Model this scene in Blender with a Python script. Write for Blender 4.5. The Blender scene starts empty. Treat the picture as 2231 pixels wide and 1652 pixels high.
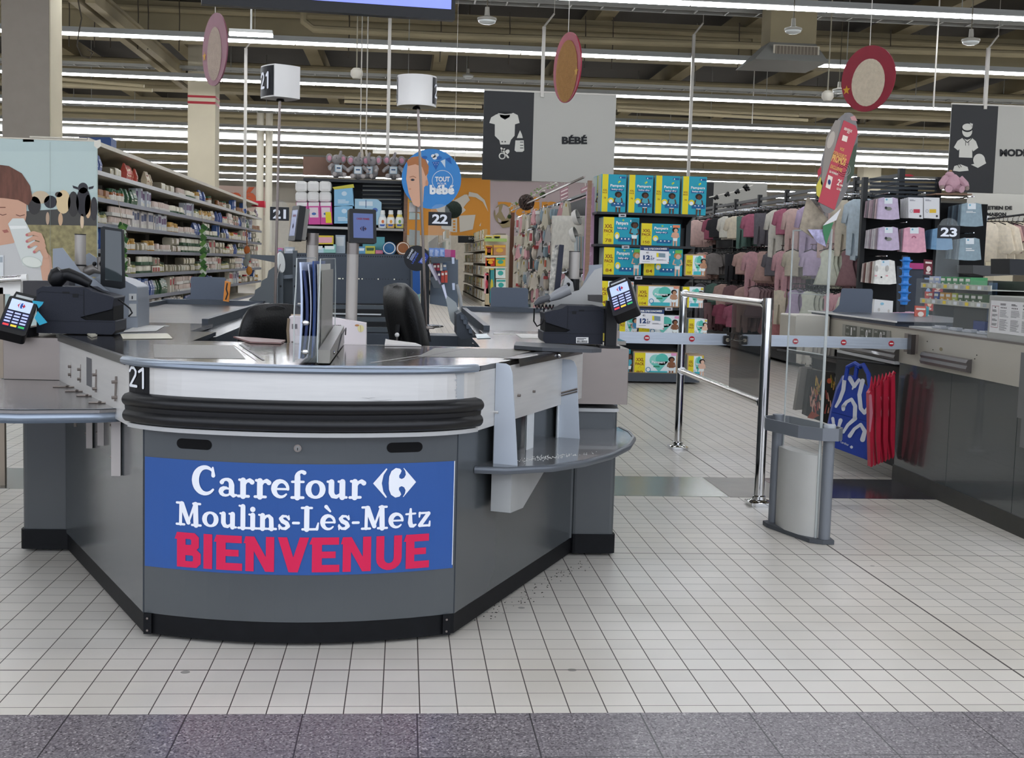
import bpy, math, random
from math import sin, cos, pi, sqrt, radians, atan2
from mathutils import Vector, Matrix
RND = random.Random(7)
SC = bpy.context.scene
COL = SC.collection

# ------------------------------------------------------------------ camera
CAM_H, YAW, PIT, ROL, FPX = 1.19, 0.08764, 0.09192, 0.02796, 2732.1
_r0 = Vector((cos(YAW), -sin(YAW), 0))
_d = Vector((sin(YAW)*cos(PIT), cos(YAW)*cos(PIT), -sin(PIT)))
_u0 = _r0.cross(_d)
_r = _r0*cos(ROL)+_u0*sin(ROL)
_u = _u0*cos(ROL)-_r0*sin(ROL)

def _ray(px, py):
    return _r*((px-1115.5)/FPX) - _u*((py-826)/FPX) + _d
def at(px, py, Y):
    """world point seen in the photograph at a pixel, on the vertical plane at depth Y"""
    v = _ray(px, py); t = Y/v.y
    return Vector((v.x*t, Y, CAM_H+v.z*t))
def atx(px, py, X):
    v = _ray(px, py); t = X/v.x
    return Vector((X, v.y*t, CAM_H+v.z*t))
def atz(px, py, z=0.0):
    v = _ray(px, py); t = (z-CAM_H)/v.z
    return Vector((v.x*t, v.y*t, z))

cd = bpy.data.cameras.new('camera'); cam = bpy.data.objects.new('camera', cd); COL.objects.link(cam)
m = Matrix((( _r.x, _u.x, -_d.x, 0), (_r.y, _u.y, -_d.y, 0), (_r.z, _u.z, -_d.z, CAM_H), (0, 0, 0, 1)))
cam.matrix_world = m
cd.sensor_fit = 'HORIZONTAL'; cd.sensor_width = 36; cd.lens = FPX/2231*36; cd.clip_end = 200; cd.clip_start = .05
SC.camera = cam

# ------------------------------------------------------------------ materials
def lin(c):
    return tuple((x/12.92 if x <= .04045 else ((x+.055)/1.055)**2.4) for x in c)
def hexc(h):
    h = h.lstrip('#'); return lin(tuple(int(h[i:i+2], 16)/255 for i in (0, 2, 4)))
MATS = {}
def mat(name, col='#808080', rough=.5, metal=0., var=0., vscale=8., bump=0., bscale=60., emit=0., trans=0., alpha=1., spec=.5, stretch=None, rvar=0., coat=0.):
    if name in MATS: return MATS[name]
    M_ = bpy.data.materials.new(name); M_.use_nodes = True
    nt = M_.node_tree; b = nt.nodes['Principled BSDF']
    c = hexc(col) if isinstance(col, str) else col
    b.inputs['Base Color'].default_value = (*c, 1)
    b.inputs['Roughness'].default_value = rough
    b.inputs['Metallic'].default_value = metal
    b.inputs['Specular IOR Level'].default_value = spec
    b.inputs['Coat Weight'].default_value = coat
    if trans: b.inputs['Transmission Weight'].default_value = trans; b.inputs['IOR'].default_value = 1.45
    if alpha < 1: b.inputs['Alpha'].default_value = alpha
    if emit:
        b.inputs['Emission Color'].default_value = (*c, 1); b.inputs['Emission Strength'].default_value = emit
    if var or bump or rvar:
        tc = nt.nodes.new('ShaderNodeTexCoord'); src = tc.outputs['Object']
        if stretch:
            mp = nt.nodes.new('ShaderNodeMapping'); mp.inputs['Scale'].default_value = stretch
            nt.links.new(src, mp.inputs['Vector']); src = mp.outputs['Vector']
        if var or rvar:
            n = nt.nodes.new('ShaderNodeTexNoise'); n.inputs['Scale'].default_value = vscale; n.inputs['Detail'].default_value = 4
            nt.links.new(src, n.inputs['Vector'])
        if var:
            mr = nt.nodes.new('ShaderNodeMapRange'); mr.inputs['From Min'].default_value = .3; mr.inputs['From Max'].default_value = .7
            mr.inputs['To Min'].default_value = 1-var; mr.inputs['To Max'].default_value = 1+var
            nt.links.new(n.outputs['Fac'], mr.inputs['Value'])
            vm = nt.nodes.new('ShaderNodeVectorMath'); vm.operation = 'SCALE'; vm.inputs[0].default_value = c
            nt.links.new(mr.outputs['Result'], vm.inputs['Scale']); nt.links.new(vm.outputs['Vector'], b.inputs['Base Color'])
        if rvar:
            m2 = nt.nodes.new('ShaderNodeMapRange'); m2.inputs['From Min'].default_value = .3; m2.inputs['From Max'].default_value = .7
            m2.inputs['To Min'].default_value = max(0, rough-rvar); m2.inputs['To Max'].default_value = rough+rvar
            nt.links.new(n.outputs['Fac'], m2.inputs['Value']); nt.links.new(m2.outputs['Result'], b.inputs['Roughness'])
        if bump:
            n2 = nt.nodes.new('ShaderNodeTexNoise'); n2.inputs['Scale'].default_value = bscale
            nt.links.new(src, n2.inputs['Vector'])
            bp = nt.nodes.new('ShaderNodeBump'); bp.inputs['Strength'].default_value = bump; bp.inputs['Distance'].default_value = .01
            nt.links.new(n2.outputs['Fac'], bp.inputs['Height']); nt.links.new(bp.outputs['Normal'], b.inputs['Normal'])
    MATS[name] = M_
    return M_
def C(h, rough=.55, **k):
    """plain coloured material from a hex colour"""
    k.setdefault('spec', .3)
    return mat('colour_'+h.lstrip('#')+('' if rough == .55 else '_%d' % int(rough*100)), h, rough, **k)

STEEL = mat('brushed_steel', '#8a817b', .38, .8, var=.05, vscale=4, rvar=.06, stretch=(1, 1, 3))
STEELW = mat('brushed_light_metal', '#d6d4d0', .42, .35, var=.05, vscale=5, rvar=.06, stretch=(1, 1, 16))
DECK = mat('polished_steel_top', '#746f68', .12, .95, var=.12, vscale=9, bump=.05, bscale=5)
ALU = mat('aluminium_edge', '#9aa4b0', .3, .7)
GREYP = mat('grey_laminate', '#484c4e', .2, 0., var=.04, vscale=3, spec=.6)
GREYD = mat('dark_grey_metal', '#3c434c', .42, .1, var=.05)
BLACKP = mat('black_kick', '#0b0c0f', .55, var=.3, vscale=20, spec=.2)
RUBBER = mat('black_rubber', '#111113', .36, spec=.4)
BLACK = mat('black_plastic', '#0e0e10', .42, spec=.3)
NAVYP = mat('charcoal_plastic', '#1b1e29', .5, spec=.3, bump=.1, bscale=400)
LEATHER = mat('black_leather', '#0a0a0b', .45, spec=.35, bump=.15, bscale=120)
CHROME = mat('chrome', '#d9d9d9', .08, 1.)
WHITE = mat('white_paint', '#e6e4df', .5)
PAPER = mat('paper_white', '#eceae6', .7)
TRAY = mat('tray_laminate', '#77787a', .14, .25, var=.05, vscale=4, coat=.3)
BEIGE = mat('beige_paint', '#c9bfa6', .8, var=.05, vscale=2)
BEAM = mat('beam_beige', '#93876a', .85, var=.16, vscale=.8)
SHELFM = mat('shelf_beige', '#cfc8b8', .6, var=.04)
PAINTG = mat('light_grey_paint', '#b4b4b2', .45, var=.03)
POLEM = mat('grey_pole', '#a8a29b', .4, .2)
WOOD = mat('brown_wood', '#8a6a55', .6, var=.15, vscale=10, stretch=(1, 1, 6))
GLASS = mat('clear_acrylic', '#cfd6d4', .04, trans=.0, alpha=.08, spec=.7)
GLASSE = mat('acrylic_edge', '#c4c9c5', .2, alpha=.7)
TINT = mat('tinted_acrylic', '#3a3d3e', .05, alpha=.5, spec=.8)
LAMPE = mat('led_tube', '#f4f8ff', emit=24.)
LAMPW = mat('led_wide', '#f4f6fa', emit=3.)

# ------------------------------------------------------------------ mesh builder
class MB:
    def __init__(s): s.v = []; s.f = []; s.mi = []; s.sm = []; s.mats = []
    def m(s, mt):
        if mt not in s.mats: s.mats.append(mt)
        return s.mats.index(mt)
    def add(s, vs, fs, mt, smooth=False, X=None):
        o = len(s.v); k = s.m(mt)
        s.v += [(X @ Vector(p) if X is not None else Vector(p)) for p in vs]
        for f in fs:
            s.f.append(tuple(i+o for i in f)); s.mi.append(k); s.sm.append(smooth)
        return s
    def box(s, x0, x1, y0, y1, z0, z1, mt, X=None):
        v = [(x, y, z) for z in (z0, z1) for y in (y0, y1) for x in (x0, x1)]
        return s.add(v, [(0, 2, 3, 1), (4, 5, 7, 6), (0, 1, 5, 4), (2, 6, 7, 3), (0, 4, 6, 2), (1, 3, 7, 5)], mt, X=X)
    def cbox(s, c, d, mt, X=None):
        return s.box(c[0]-d[0]/2, c[0]+d[0]/2, c[1]-d[1]/2, c[1]+d[1]/2, c[2]-d[2]/2, c[2]+d[2]/2, mt, X)
    def rbox(s, x0, x1, y0, y1, z0, z1, mt, r=.01, ax='z', X=None, n=3):
        """box with rounded edges parallel to an axis"""
        if ax == 'z': a0, a1, b0, b1, c0, c1 = x0, x1, y0, y1, z0, z1
        elif ax == 'y': a0, a1, b0, b1, c0, c1 = x0, x1, z0, z1, y0, y1
        else: a0, a1, b0, b1, c0, c1 = y0, y1, z0, z1, x0, x1
        return s.prism(rrect(a0, a1, b0, b1, r, n), ax, c0, c1, mt, X)
    def prism(s, pts, ax, a, b, mt, X=None, smooth=False):
        n = len(pts)
        def P(p, c):
            return {'z': (p[0], p[1], c), 'y': (p[0], c, p[1]), 'x': (c, p[0], p[1])}[ax]
        v = [P(p, a) for p in pts]+[P(p, b) for p in pts]
        ar = sum(pts[i][0]*pts[(i+1) % n][1]-pts[(i+1) % n][0]*pts[i][1] for i in range(n))
        if ax == 'y': ar = -ar
        if b < a: ar = -ar
        f = [tuple(range(n-1, -1, -1)), tuple(range(n, 2*n))]+[(i, (i+1) % n, n+(i+1) % n, n+i) for i in range(n)]
        if ar < 0: f = [tuple(reversed(q)) for q in f]
        s.add(v, f[:2], mt, False, X)
        # side faces share positions, own vertices
        return s.add(v, f[2:], mt, smooth, X)
    def tube(s, pts, r, mt, n=8, caps=True, X=None):
        pts = [Vector(p) for p in pts]; rs = r if isinstance(r, (list, tuple)) else [r]*len(pts)
        v = []; f = []; up = None
        for i, p in enumerate(pts):
            a = pts[max(i-1, 0)]; b = pts[min(i+1, len(pts)-1)]; t = (b-a).normalized()
            if up is None:
                up = Vector((0, 0, 1)) if abs(t.z) < .9 else Vector((1, 0, 0))
            e1 = t.cross(up).normalized(); e2 = e1.cross(t).normalized(); up = e2
            for k in range(n):
                q = 2*pi*k/n; v.append(p+(e1*cos(q)+e2*sin(q))*rs[i])
        for i in range(len(pts)-1):
            for k in range(n):
                a = i*n+k; b = i*n+(k+1) % n; f.append((a, b, b+n, a+n))
        s.add(v, f, mt, True, X)
        if caps:
            s.add(v[:n], [tuple(range(n-1, -1, -1))], mt, False, X); s.add(v[-n:], [tuple(range(n))], mt, False, X)
        return s
    def cyl(s, p, q, r, mt, n=16, r2=None, X=None):
        return s.tube([p, q], [r, r if r2 is None else r2], mt, n, True, X)
    def lathe(s, prof, c, mt, n=16, X=None, smooth=True):
        v = []; f = []
        for (r, z) in prof:
            for k in range(n):
                q = 2*pi*k/n; v.append((c[0]+r*cos(q), c[1]+r*sin(q), c[2]+z))
        for i in range(len(prof)-1):
            for k in range(n):
                a = i*n+k; b = i*n+(k+1) % n; f.append((a, b, b+n, a+n))
        return s.add(v, f, mt, smooth, X)
    def ball(s, c, r, mt, n=12, X=None):
        if not isinstance(r, (tuple, list)): r = (r, r, r)
        v = []; f = []; h = max(4, n//2)
        for i in range(h+1):
            t = pi*i/h
            for k in range(n):
                q = 2*pi*k/n; v.append((c[0]+r[0]*sin(t)*cos(q), c[1]+r[1]*sin(t)*sin(q), c[2]-r[2]*cos(t)))
        for i in range(h):
            for k in range(n):
                a = i*n+k; b = i*n+(k+1) % n
                if i == 0: f.append((a, b+n, a+n))
                elif i == h-1: f.append((a, b, a+n))
                else: f.append((a, b, b+n, a+n))
        return s.add(v, f, mt, True, X)
    def sweep(s, prof, path, z0, mt, smooth=True, X=None):
        """profile (outward offset, z) swept along a plan path; outward is to the right of the path"""
        n = len(path); v = []; f = []; k = len(prof)
        for i in range(n):
            a = Vector(path[max(i-1, 0)]); b = Vector(path[min(i+1, n-1)]); t = (b-a).normalized(); nn = Vector((t.y, -t.x))
            for (o, z) in prof:
                v.append((path[i][0]+nn.x*o, path[i][1]+nn.y*o, z0+z))
        for i in range(n-1):
            for j in range(k-1):
                a = i*k+j; f.append((a, a+k, a+k+1, a+1))
        s.add(v, f, mt, smooth, X)
        s.add(v[:k], [tuple(range(k))], mt, False, X); s.add(v[-k:], [tuple(range(k-1, -1, -1))], mt, False, X)
        return s
    def build(s, name, parent=None, origin=None, local=False, angle=40, bev=0):
        me = bpy.data.meshes.new(name)
        off = Vector((0, 0, 0))
        if parent is not None and not local:
            p = parent
            while p is not None: off += Vector(p.location); p = p.parent
        if origin is not None and parent is None: off = Vector(origin)
        me.from_pydata([tuple(v-off) for v in s.v], [], s.f); me.update()
        for mt in s.mats: me.materials.append(mt)
        me.polygons.foreach_set('material_index', s.mi); me.polygons.foreach_set('use_smooth', s.sm)
        if any(s.sm):
            try: me.set_sharp_from_angle(angle=radians(angle))
            except Exception: pass
        o = bpy.data.objects.new(name, me); COL.objects.link(o)
        if parent is not None: o.parent = parent
        elif origin is not None: o.location = origin
        if bev:
            md = o.modifiers.new('bevel', 'BEVEL'); md.width = bev; md.segments = 2; md.limit_method = 'ANGLE'; md.angle_limit = radians(40)
        return o

def rrect(x0, x1, y0, y1, r, n=4):
    p = []
    for (cx, cy, a) in ((x1-r, y0+r, -pi/2), (x1-r, y1-r, 0), (x0+r, y1-r, pi/2), (x0+r, y0+r, pi)):
        for k in range(n+1):
            q = a+pi/2*k/n; p.append((cx+r*cos(q), cy+r*sin(q)))
    return p
def tag(o, label=None, cat=None, group=None, kind=None):
    if label: o['label'] = label
    if cat: o['category'] = cat
    if group: o['group'] = group
    if kind: o['kind'] = kind
    return o
def thing(name, label, cat, loc=(0, 0, 0), rz=0, group=None):
    o = bpy.data.objects.new(name, None); COL.objects.link(o); o.location = loc; o.rotation_euler = (0, 0, rz); o.empty_display_size = .1
    return tag(o, label, cat, group)
def struct(name, mb, **k):
    o = mb.build(name, **k); o['kind'] = 'structure'; return o
def dup(root, loc, rz=None, label=None, group=None, scale=None):
    r = root.copy(); COL.objects.link(r); r.location = loc
    if rz is not None: r.rotation_euler = (r.rotation_euler[0], r.rotation_euler[1], rz)
    if scale: r.scale = scale
    if label: r['label'] = label
    if group: r['group'] = group
    for ch in root.children:
        c = ch.copy(); COL.objects.link(c); c.parent = r
        for g in ch.children:
            e = g.copy(); COL.objects.link(e); e.parent = c
    return r

# ------------------------------------------------------------------ text and flat prints
_T = {}
def text_geo(t, bold=0.):
    k = (t, bold)
    if k in _T: return _T[k]
    cu = bpy.data.curves.new('t', 'FONT'); cu.body = t; cu.size = 1; cu.offset = bold; cu.resolution_u = 3
    ob = bpy.data.objects.new('t', cu); COL.objects.link(ob)
    dg = bpy.context.evaluated_depsgraph_get(); dg.update()
    me = bpy.data.meshes.new_from_object(ob.evaluated_get(dg))
    v = [(p.co.x, p.co.y) for p in me.vertices]; f = [tuple(p.vertices) for p in me.polygons]
    bpy.data.objects.remove(ob); bpy.data.curves.remove(cu); bpy.data.meshes.remove(me)
    x0 = min(p[0] for p in v); x1 = max(p[0] for p in v); y0 = min(p[1] for p in v); y1 = max(p[1] for p in v)
    v = [((p[0]-x0)/(x1-x0), (p[1]-y0)/(y1-y0)) for p in v]
    _T[k] = (v, f, (x1-x0)/(y1-y0)); return _T[k]

class Deco:
    """flat print on a surface frame: o lower-left corner, u right, v up"""
    def __init__(s, mb, o, u, v, step=.0012, fn=None):
        s.mb = mb; s.o = Vector(o); s.u = Vector(u); s.vv = Vector(v); s.n = s.u.cross(s.vv).normalized(); s.st = step; s.fn = fn
    def P(s, x, y, L):
        if s.fn: return s.fn(x, y, L*s.st)
        return s.o+s.u*x+s.vv*y+s.n*(s.st*L)
    def poly(s, pts, mt, L=1, faces=None):
        ar = sum(pts[i][0]*pts[(i+1) % len(pts)][1]-pts[(i+1) % len(pts)][0]*pts[i][1] for i in range(len(pts)))
        if faces is None and ar < 0: pts = pts[::-1]
        s.mb.add([s.P(x, y, L) for x, y in pts], faces or [tuple(range(len(pts)))], mt)
    def rect(s, x0, y0, x1, y1, mt, L=1, n=1):
        for i in range(n):
            a = x0+(x1-x0)*i/n; b = x0+(x1-x0)*(i+1)/n
            s.poly([(a, y0), (b, y0), (b, y1), (a, y1)], mt, L)
    def ell(s, cx, cy, rx, ry, mt, L=1, n=16, rot=0, a0=0, a1=2*pi):
        p = []
        for k in range(n):
            q = a0+(a1-a0)*k/(n if abs(a1-a0-2*pi) < 1e-6 else n-1); x = rx*cos(q); y = ry*sin(q)
            p.append((cx+x*cos(rot)-y*sin(rot), cy+x*sin(rot)+y*cos(rot)))
        s.poly(p, mt, L)
    def ring(s, cx, cy, r, w, mt, L=1, n=24, a0=0, a1=2*pi):
        for k in range(n):
            q = a0+(a1-a0)*k/n; q2 = a0+(a1-a0)*(k+1)/n
            s.poly([(cx+r*cos(q), cy+r*sin(q)), (cx+(r+w)*cos(q), cy+(r+w)*sin(q)), (cx+(r+w)*cos(q2), cy+(r+w)*sin(q2)), (cx+r*cos(q2), cy+r*sin(q2))], mt, L)
    def line(s, pts, w, mt, L=1):
        """thick poly-line with round joints; w may be a list of widths"""
        ws = w if isinstance(w, (list, tuple)) else [w]*len(pts)
        for i in range(len(pts)-1):
            (x0, y0), (x1, y1) = pts[i], pts[i+1]; d = sqrt((x1-x0)**2+(y1-y0)**2) or 1e-6
            nx, ny = -(y1-y0)/d, (x1-x0)/d; a, b = ws[i]/2, ws[i+1]/2
            s.poly([(x0+nx*a, y0+ny*a), (x0-nx*a, y0-ny*a), (x1-nx*b, y1-ny*b), (x1+nx*b, y1+ny*b)], mt, L+.06*i)
        for i, ((x, y), a) in enumerate(zip(pts, ws)): s.ell(x, y, a/2, a/2, mt, L+.06*i+.03, 10)
    def text(s, t, x, y, w, h, mt, L=2, bold=0.):
        v, f, asp = text_geo(t, bold)
        if w is None: w = h*asp
        s.mb.add([s.P(x+p[0]*w, y+p[1]*h, L) for p in v], f, mt)
    def bars(s, x, y, w, h, mt, n, L=1, fill=.6, seed=1):
        """lines of unreadably small print"""
        r = random.Random(seed)
        for i in range(n):
            yy = y+h*(n-1-i)/n; s.rect(x, yy, x+w*r.uniform(.6, 1), yy+h/n*fill, mt, L)
def front(mb, x, y, z, w=1, h=None, step=.0012):
    """frame on a plane that faces -Y; unit square scaled w by h"""
    return Deco(mb, (x, y, z), (w, 0, 0), (0, 0, h if h else w), step)
def pxd(mb, Y, step=.0015):
    """frame on the vertical plane at depth Y, addressed with photo pixels"""
    return Deco(mb, (0, 0, 0), (1, 0, 0), (0, 0, 1), step, lambda x, y, o: at(x, y, Y)+Vector((0, -o, 0)))
# ------------------------------------------------------------------ floor
def floor_mat():
    M_ = bpy.data.materials.new('floor_tiles'); M_.use_nodes = True; nt = M_.node_tree; b = nt.nodes['Principled BSDF']; N = nt.nodes.new; L = nt.links.new
    g = N('ShaderNodeNewGeometry'); sp = N('ShaderNodeSeparateXYZ'); L(g.outputs['Position'], sp.inputs[0])
    def mth(op, a, b_=None, c=None):
        n = N('ShaderNodeMath'); n.operation = op
        for i, q in enumerate((a, b_, c)):
            if q is None: continue
            if isinstance(q, (int, float)): n.inputs[i].default_value = q
            else: L(q, n.inputs[i])
        return n.outputs[0]
    def grid(co, off, per, wid):
        t = mth('FRACT', mth('MULTIPLY', mth('SUBTRACT', co, off), 1/per)); e = mth('MINIMUM', t, mth('SUBTRACT', 1., t))
        return mth('LESS_THAN', e, wid/per/2)
    T = .1003
    gx = grid(sp.outputs['X'], -.237, T, .0032); gy = grid(sp.outputs['Y'], 3.577, T, .0026)
    line = mth('MAXIMUM', gx, gy)
    th = mth('LESS_THAN', mth('ABSOLUTE', mth('SUBTRACT', sp.outputs['Y'], 3.577)), .003)
    th2 = mth('LESS_THAN', mth('ABSOLUTE', mth('SUBTRACT', sp.outputs['X'], 1.869)), .0035)
    th3 = mth('LESS_THAN', mth('ABSOLUTE', mth('SUBTRACT', sp.outputs['Y'], 5.081)), .003)
    line = mth('MAXIMUM', line, mth('MAXIMUM', th, mth('MAXIMUM', th2, th3)))
    # per tile tint
    cx = mth('FLOOR', mth('MULTIPLY', mth('SUBTRACT', sp.outputs['X'], -.237), 1/T)); cy = mth('FLOOR', mth('MULTIPLY', mth('SUBTRACT', sp.outputs['Y'], 3.577), 1/T))
    cb = N('ShaderNodeCombineXYZ'); L(cx, cb.inputs[0]); L(cy, cb.inputs[1]); wn = N('ShaderNodeTexWhiteNoise'); wn.noise_dimensions = '2D'; L(cb.outputs[0], wn.inputs['Vector'])
    ns = N('ShaderNodeTexNoise'); ns.inputs['Scale'].default_value = 2.2; ns.inputs['Detail'].default_value = 6; L(g.outputs['Position'], ns.inputs['Vector'])
    v = mth('ADD', mth('MULTIPLY', wn.outputs['Value'], .07), mth('MULTIPLY', ns.outputs['Fac'], .22)); v = mth('ADD', v, .70)
    # beige wear towards the shop side
    ns2 = N('ShaderNodeTexNoise'); ns2.inputs['Scale'].default_value = .8; L(g.outputs['Position'], ns2.inputs['Vector'])
    mx = N('ShaderNodeMix'); mx.data_type = 'RGBA'; mx.inputs['A'].default_value = (*hexc('#ece9e4'), 1); mx.inputs['B'].default_value = (*hexc('#e4d9c6'), 1)
    L(ns2.outputs['Fac'], mx.inputs['Factor'])
    sc = N('ShaderNodeVectorMath'); sc.operation = 'SCALE'; L(mx.outputs['Result'], sc.inputs[0]); L(v, sc.inputs['Scale'])
    # dirt spots
    vo = N('ShaderNodeTexVoronoi'); vo.inputs['Scale'].default_value = 2.6; L(g.outputs['Position'], vo.inputs['Vector'])
    spot = mth('MULTIPLY', mth('LESS_THAN', vo.outputs['Distance'], .035), .6)
    m1 = N('ShaderNodeMix'); m1.data_type = 'RGBA'; L(spot, m1.inputs['Factor']); L(sc.outputs[0], m1.inputs['A']); m1.inputs['B'].default_value = (.08, .07, .06, 1)
    m2 = N('ShaderNodeMix'); m2.data_type = 'RGBA'; L(line, m2.inputs['Factor']); L(m1.outputs['Result'], m2.inputs['A']); m2.inputs['B'].default_value = (*hexc('#453d38'), 1)
    # granite of the mall
    n3 = N('ShaderNodeTexVoronoi'); n3.inputs['Scale'].default_value = 210; L(g.outputs['Position'], n3.inputs['Vector'])
    cr = N('ShaderNodeValToRGB'); L(n3.outputs['Color'], cr.inputs[0]); e = cr.color_ramp.elements
    e[0].position = 0; e[0].color = (*hexc('#2f2b30'), 1); e[1].position = 1; e[1].color = (*hexc('#c4bcbc'), 1)
    q = e.new(.35); q.color = (*hexc('#6f686c'), 1); q = e.new(.75); q.color = (*hexc('#8b8487'), 1)
    g2 = mth('MAXIMUM', grid(sp.outputs['X'], .056, .298, .004), grid(sp.outputs['Y'], 2.925, .298, .004))
    m3 = N('ShaderNodeMix'); m3.data_type = 'RGBA'; L(g2, m3.inputs['Factor']); L(cr.outputs[0], m3.inputs['A']); m3.inputs['B'].default_value = (*hexc('#3a3639'), 1)
    isg = mth('LESS_THAN', sp.outputs['Y'], 3.222)
    m4 = N('ShaderNodeMix'); m4.data_type = 'RGBA'; L(isg, m4.inputs['Factor']); L(m2.outputs['Result'], m4.inputs['A']); L(m3.outputs['Result'], m4.inputs['B'])
    L(m4.outputs['Result'], b.inputs['Base Color'])
    r = mth('ADD', mth('MULTIPLY', ns.outputs['Fac'], .2), .22); r = mth('ADD', r, mth('MULTIPLY', line, .3)); L(r, b.inputs['Roughness'])
    b.inputs['Specular IOR Level'].default_value = .4
    bp = N('ShaderNodeBump'); bp.inputs['Strength'].default_value = .25; bp.inputs['Distance'].default_value = .002; bp.invert = True; L(line, bp.inputs['Height']); L(bp.outputs[0], b.inputs['Normal'])
    return M_
b = MB(); b.box(-26, 26, -6, 52, -.1, 0, floor_mat()); struct('floor', b)
# metal threshold strip in the floor
GM = mat('threshold_plate', '#8d8f88', .22, .8, var=.12, vscale=1.4); GMD = mat('threshold_plate_dark', '#5d5a60', .16, .6, var=.1, vscale=6)
b = MB(); b.box(-9, 1.72, 6.375, 6.975, 0, .002, GM); b.box(1.725, 2.06, 6.375, 6.975, 0, .002, mat('threshold_plate_mid', '#8b877f', .4, .3, var=.08)); b.box(2.065, 9, 6.375, 6.975, 0, .002, GMD)
struct('trim_1', b)

# ------------------------------------------------------------------ shell
WB = mat('back_wall_panels', '#a49d90', .8, var=.12, vscale=.5)
WS = mat('side_wall_paint', '#9c9281', .85, var=.08, vscale=.4)
DK = mat('roof_deck', '#322d26', .9, var=.2, vscale=.5)
b = MB(); b.box(-26, 26, 52, 52.3, 0, 7, WB); struct('wall_back', b)
b = MB(); b.box(-26.3, -26, -6, 52, 0, 7, WS); struct('wall_left', b)
b = MB(); b.box(26, 26.3, -6, 52, 0, 7, WS); struct('wall_right', b)
b = MB(); b.box(-26, 26, -1, 52, 5.45, 5.65, DK); struct('ceiling', b)
# cross girders and joists
k = 0
for Y in (8, 14, 20, 26, 32, 38, 44, 50):
    b = MB(); b.box(-26, 26, Y-.15, Y+.15, 4.5, 4.92, BEAM); b.box(-26, 26, Y-.24, Y+.24, 4.88, 4.99, BEAM); b.box(-26, 26, Y-.24, Y+.24, 4.44, 4.52, BEAM)
    for q in range(-20, 21, 5): b.box(q+.4, q+.52, Y-.2, Y-.14, 4.5, 4.9, BEAM)
    k += 1; struct('ceiling_beam', b)
b = MB()
for i in range(-10, 11): b.box(i*2.4-.13+.6, i*2.4+.13+.6, -1, 52, 4.99, 5.3, BEAM)
struct('ceiling_joist', b)
b = MB()      # raking brace at the left
p = atz(160, -10, 4.3); q = atz(412, 190, 4.3)
for o in (0, .2): b.box(p.x+o-.06, p.x+o+.06, p.y, q.y, 4.22, 4.36, BEAM)
b.box(p.x-.1, p.x+.3, p.y, q.y, 4.36, 4.4, BEAM)
struct('ceiling_brace', b)
# pillars
b = MB(); p0 = at(5, 300, 13.0); p1 = at(108, 300, 13.0)
b.box(p0.x, p1.x, 13.0, 13.42, 0, 5.45, mat('pillar_grey', '#8f867b', .8, var=.04)); b.box(p1.x-.02, p1.x+.012, 13.01, 13.43, 0, 5.45, BEIGE)
struct('pillar', b)
b = MB(); b.box(-3.8, -3.33, 22.5, 23.0, 0, 5.45, BEIGE)
for (a, c) in ((208, 212), (221, 225.5)):
    za = at(440, a, 22.5).z; zc = at(440, c+1, 22.5).z
    b.box(-3.803, -3.327, 22.497, 23.003, zc, za, C('#a32530'))
struct('pillar', b)
for (px, w, Y) in ((2205, .5, 31), (1905, .5, 34)):
    b = MB(); p = at(px, 300, Y); b.box(p.x-w/2, p.x+w/2, Y, Y+.5, 0, 5.45, BEIGE); struct('pillar', b)

# ------------------------------------------------------------------ lights
GRPL = 'LED light rows under the roof'
ordn = ['first', 'second', 'third', 'fourth', 'fifth', 'sixth', 'seventh', 'eighth', 'ninth', 'tenth', 'eleventh', 'twelfth', 'thirteenth', 'fourteenth']
gaps = {0: None}
rows = [(-2.4, -24, 24), (1.5, -24, 24), (5.4, -24, 24), (9.3, -24, 24)]+[(13.53, -24, 24)]+[(13.25+3.87*i, -24, 24) for i in range(1, 10)]
HOUS = mat('light_housing', '#a9a9a3', .5)
vis = 0
for (Y, x0, x1) in rows:
    Z = 4.0
    if Y > 13:
        vis += 1; lb = 'continuous row of white LED lights, %s row from the top of the view' % ordn[vis-1]
    else: lb = 'row of white LED lights above the checkouts, over the till lanes'
    t = thing('light_row', lb, 'ceiling light', (0, Y, Z), 0, GRPL)
    h = MB(); h.box(x0, x1, Y-.03, Y+.03, Z+.035, Z+.10, HOUS)
    h.box(x0, x1, Y-.075, Y+.075, Z+.025, Z+.04, HOUS)
    xx = x0
    while xx < x1:
        h.tube([(xx, Y, Z+.1), (xx, Y, Z+1.2)], .006, HOUS, 4); xx += 6
    h.build('housing', t)
    e = MB(); xx = x0
    while xx < x1-.1:
        e.box(xx+.01, min(xx+1.49, x1), Y-.035, Y+.035, Z-.005, Z+.025, LAMPE); xx += 1.5
    e.build('tube', t)
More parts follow.
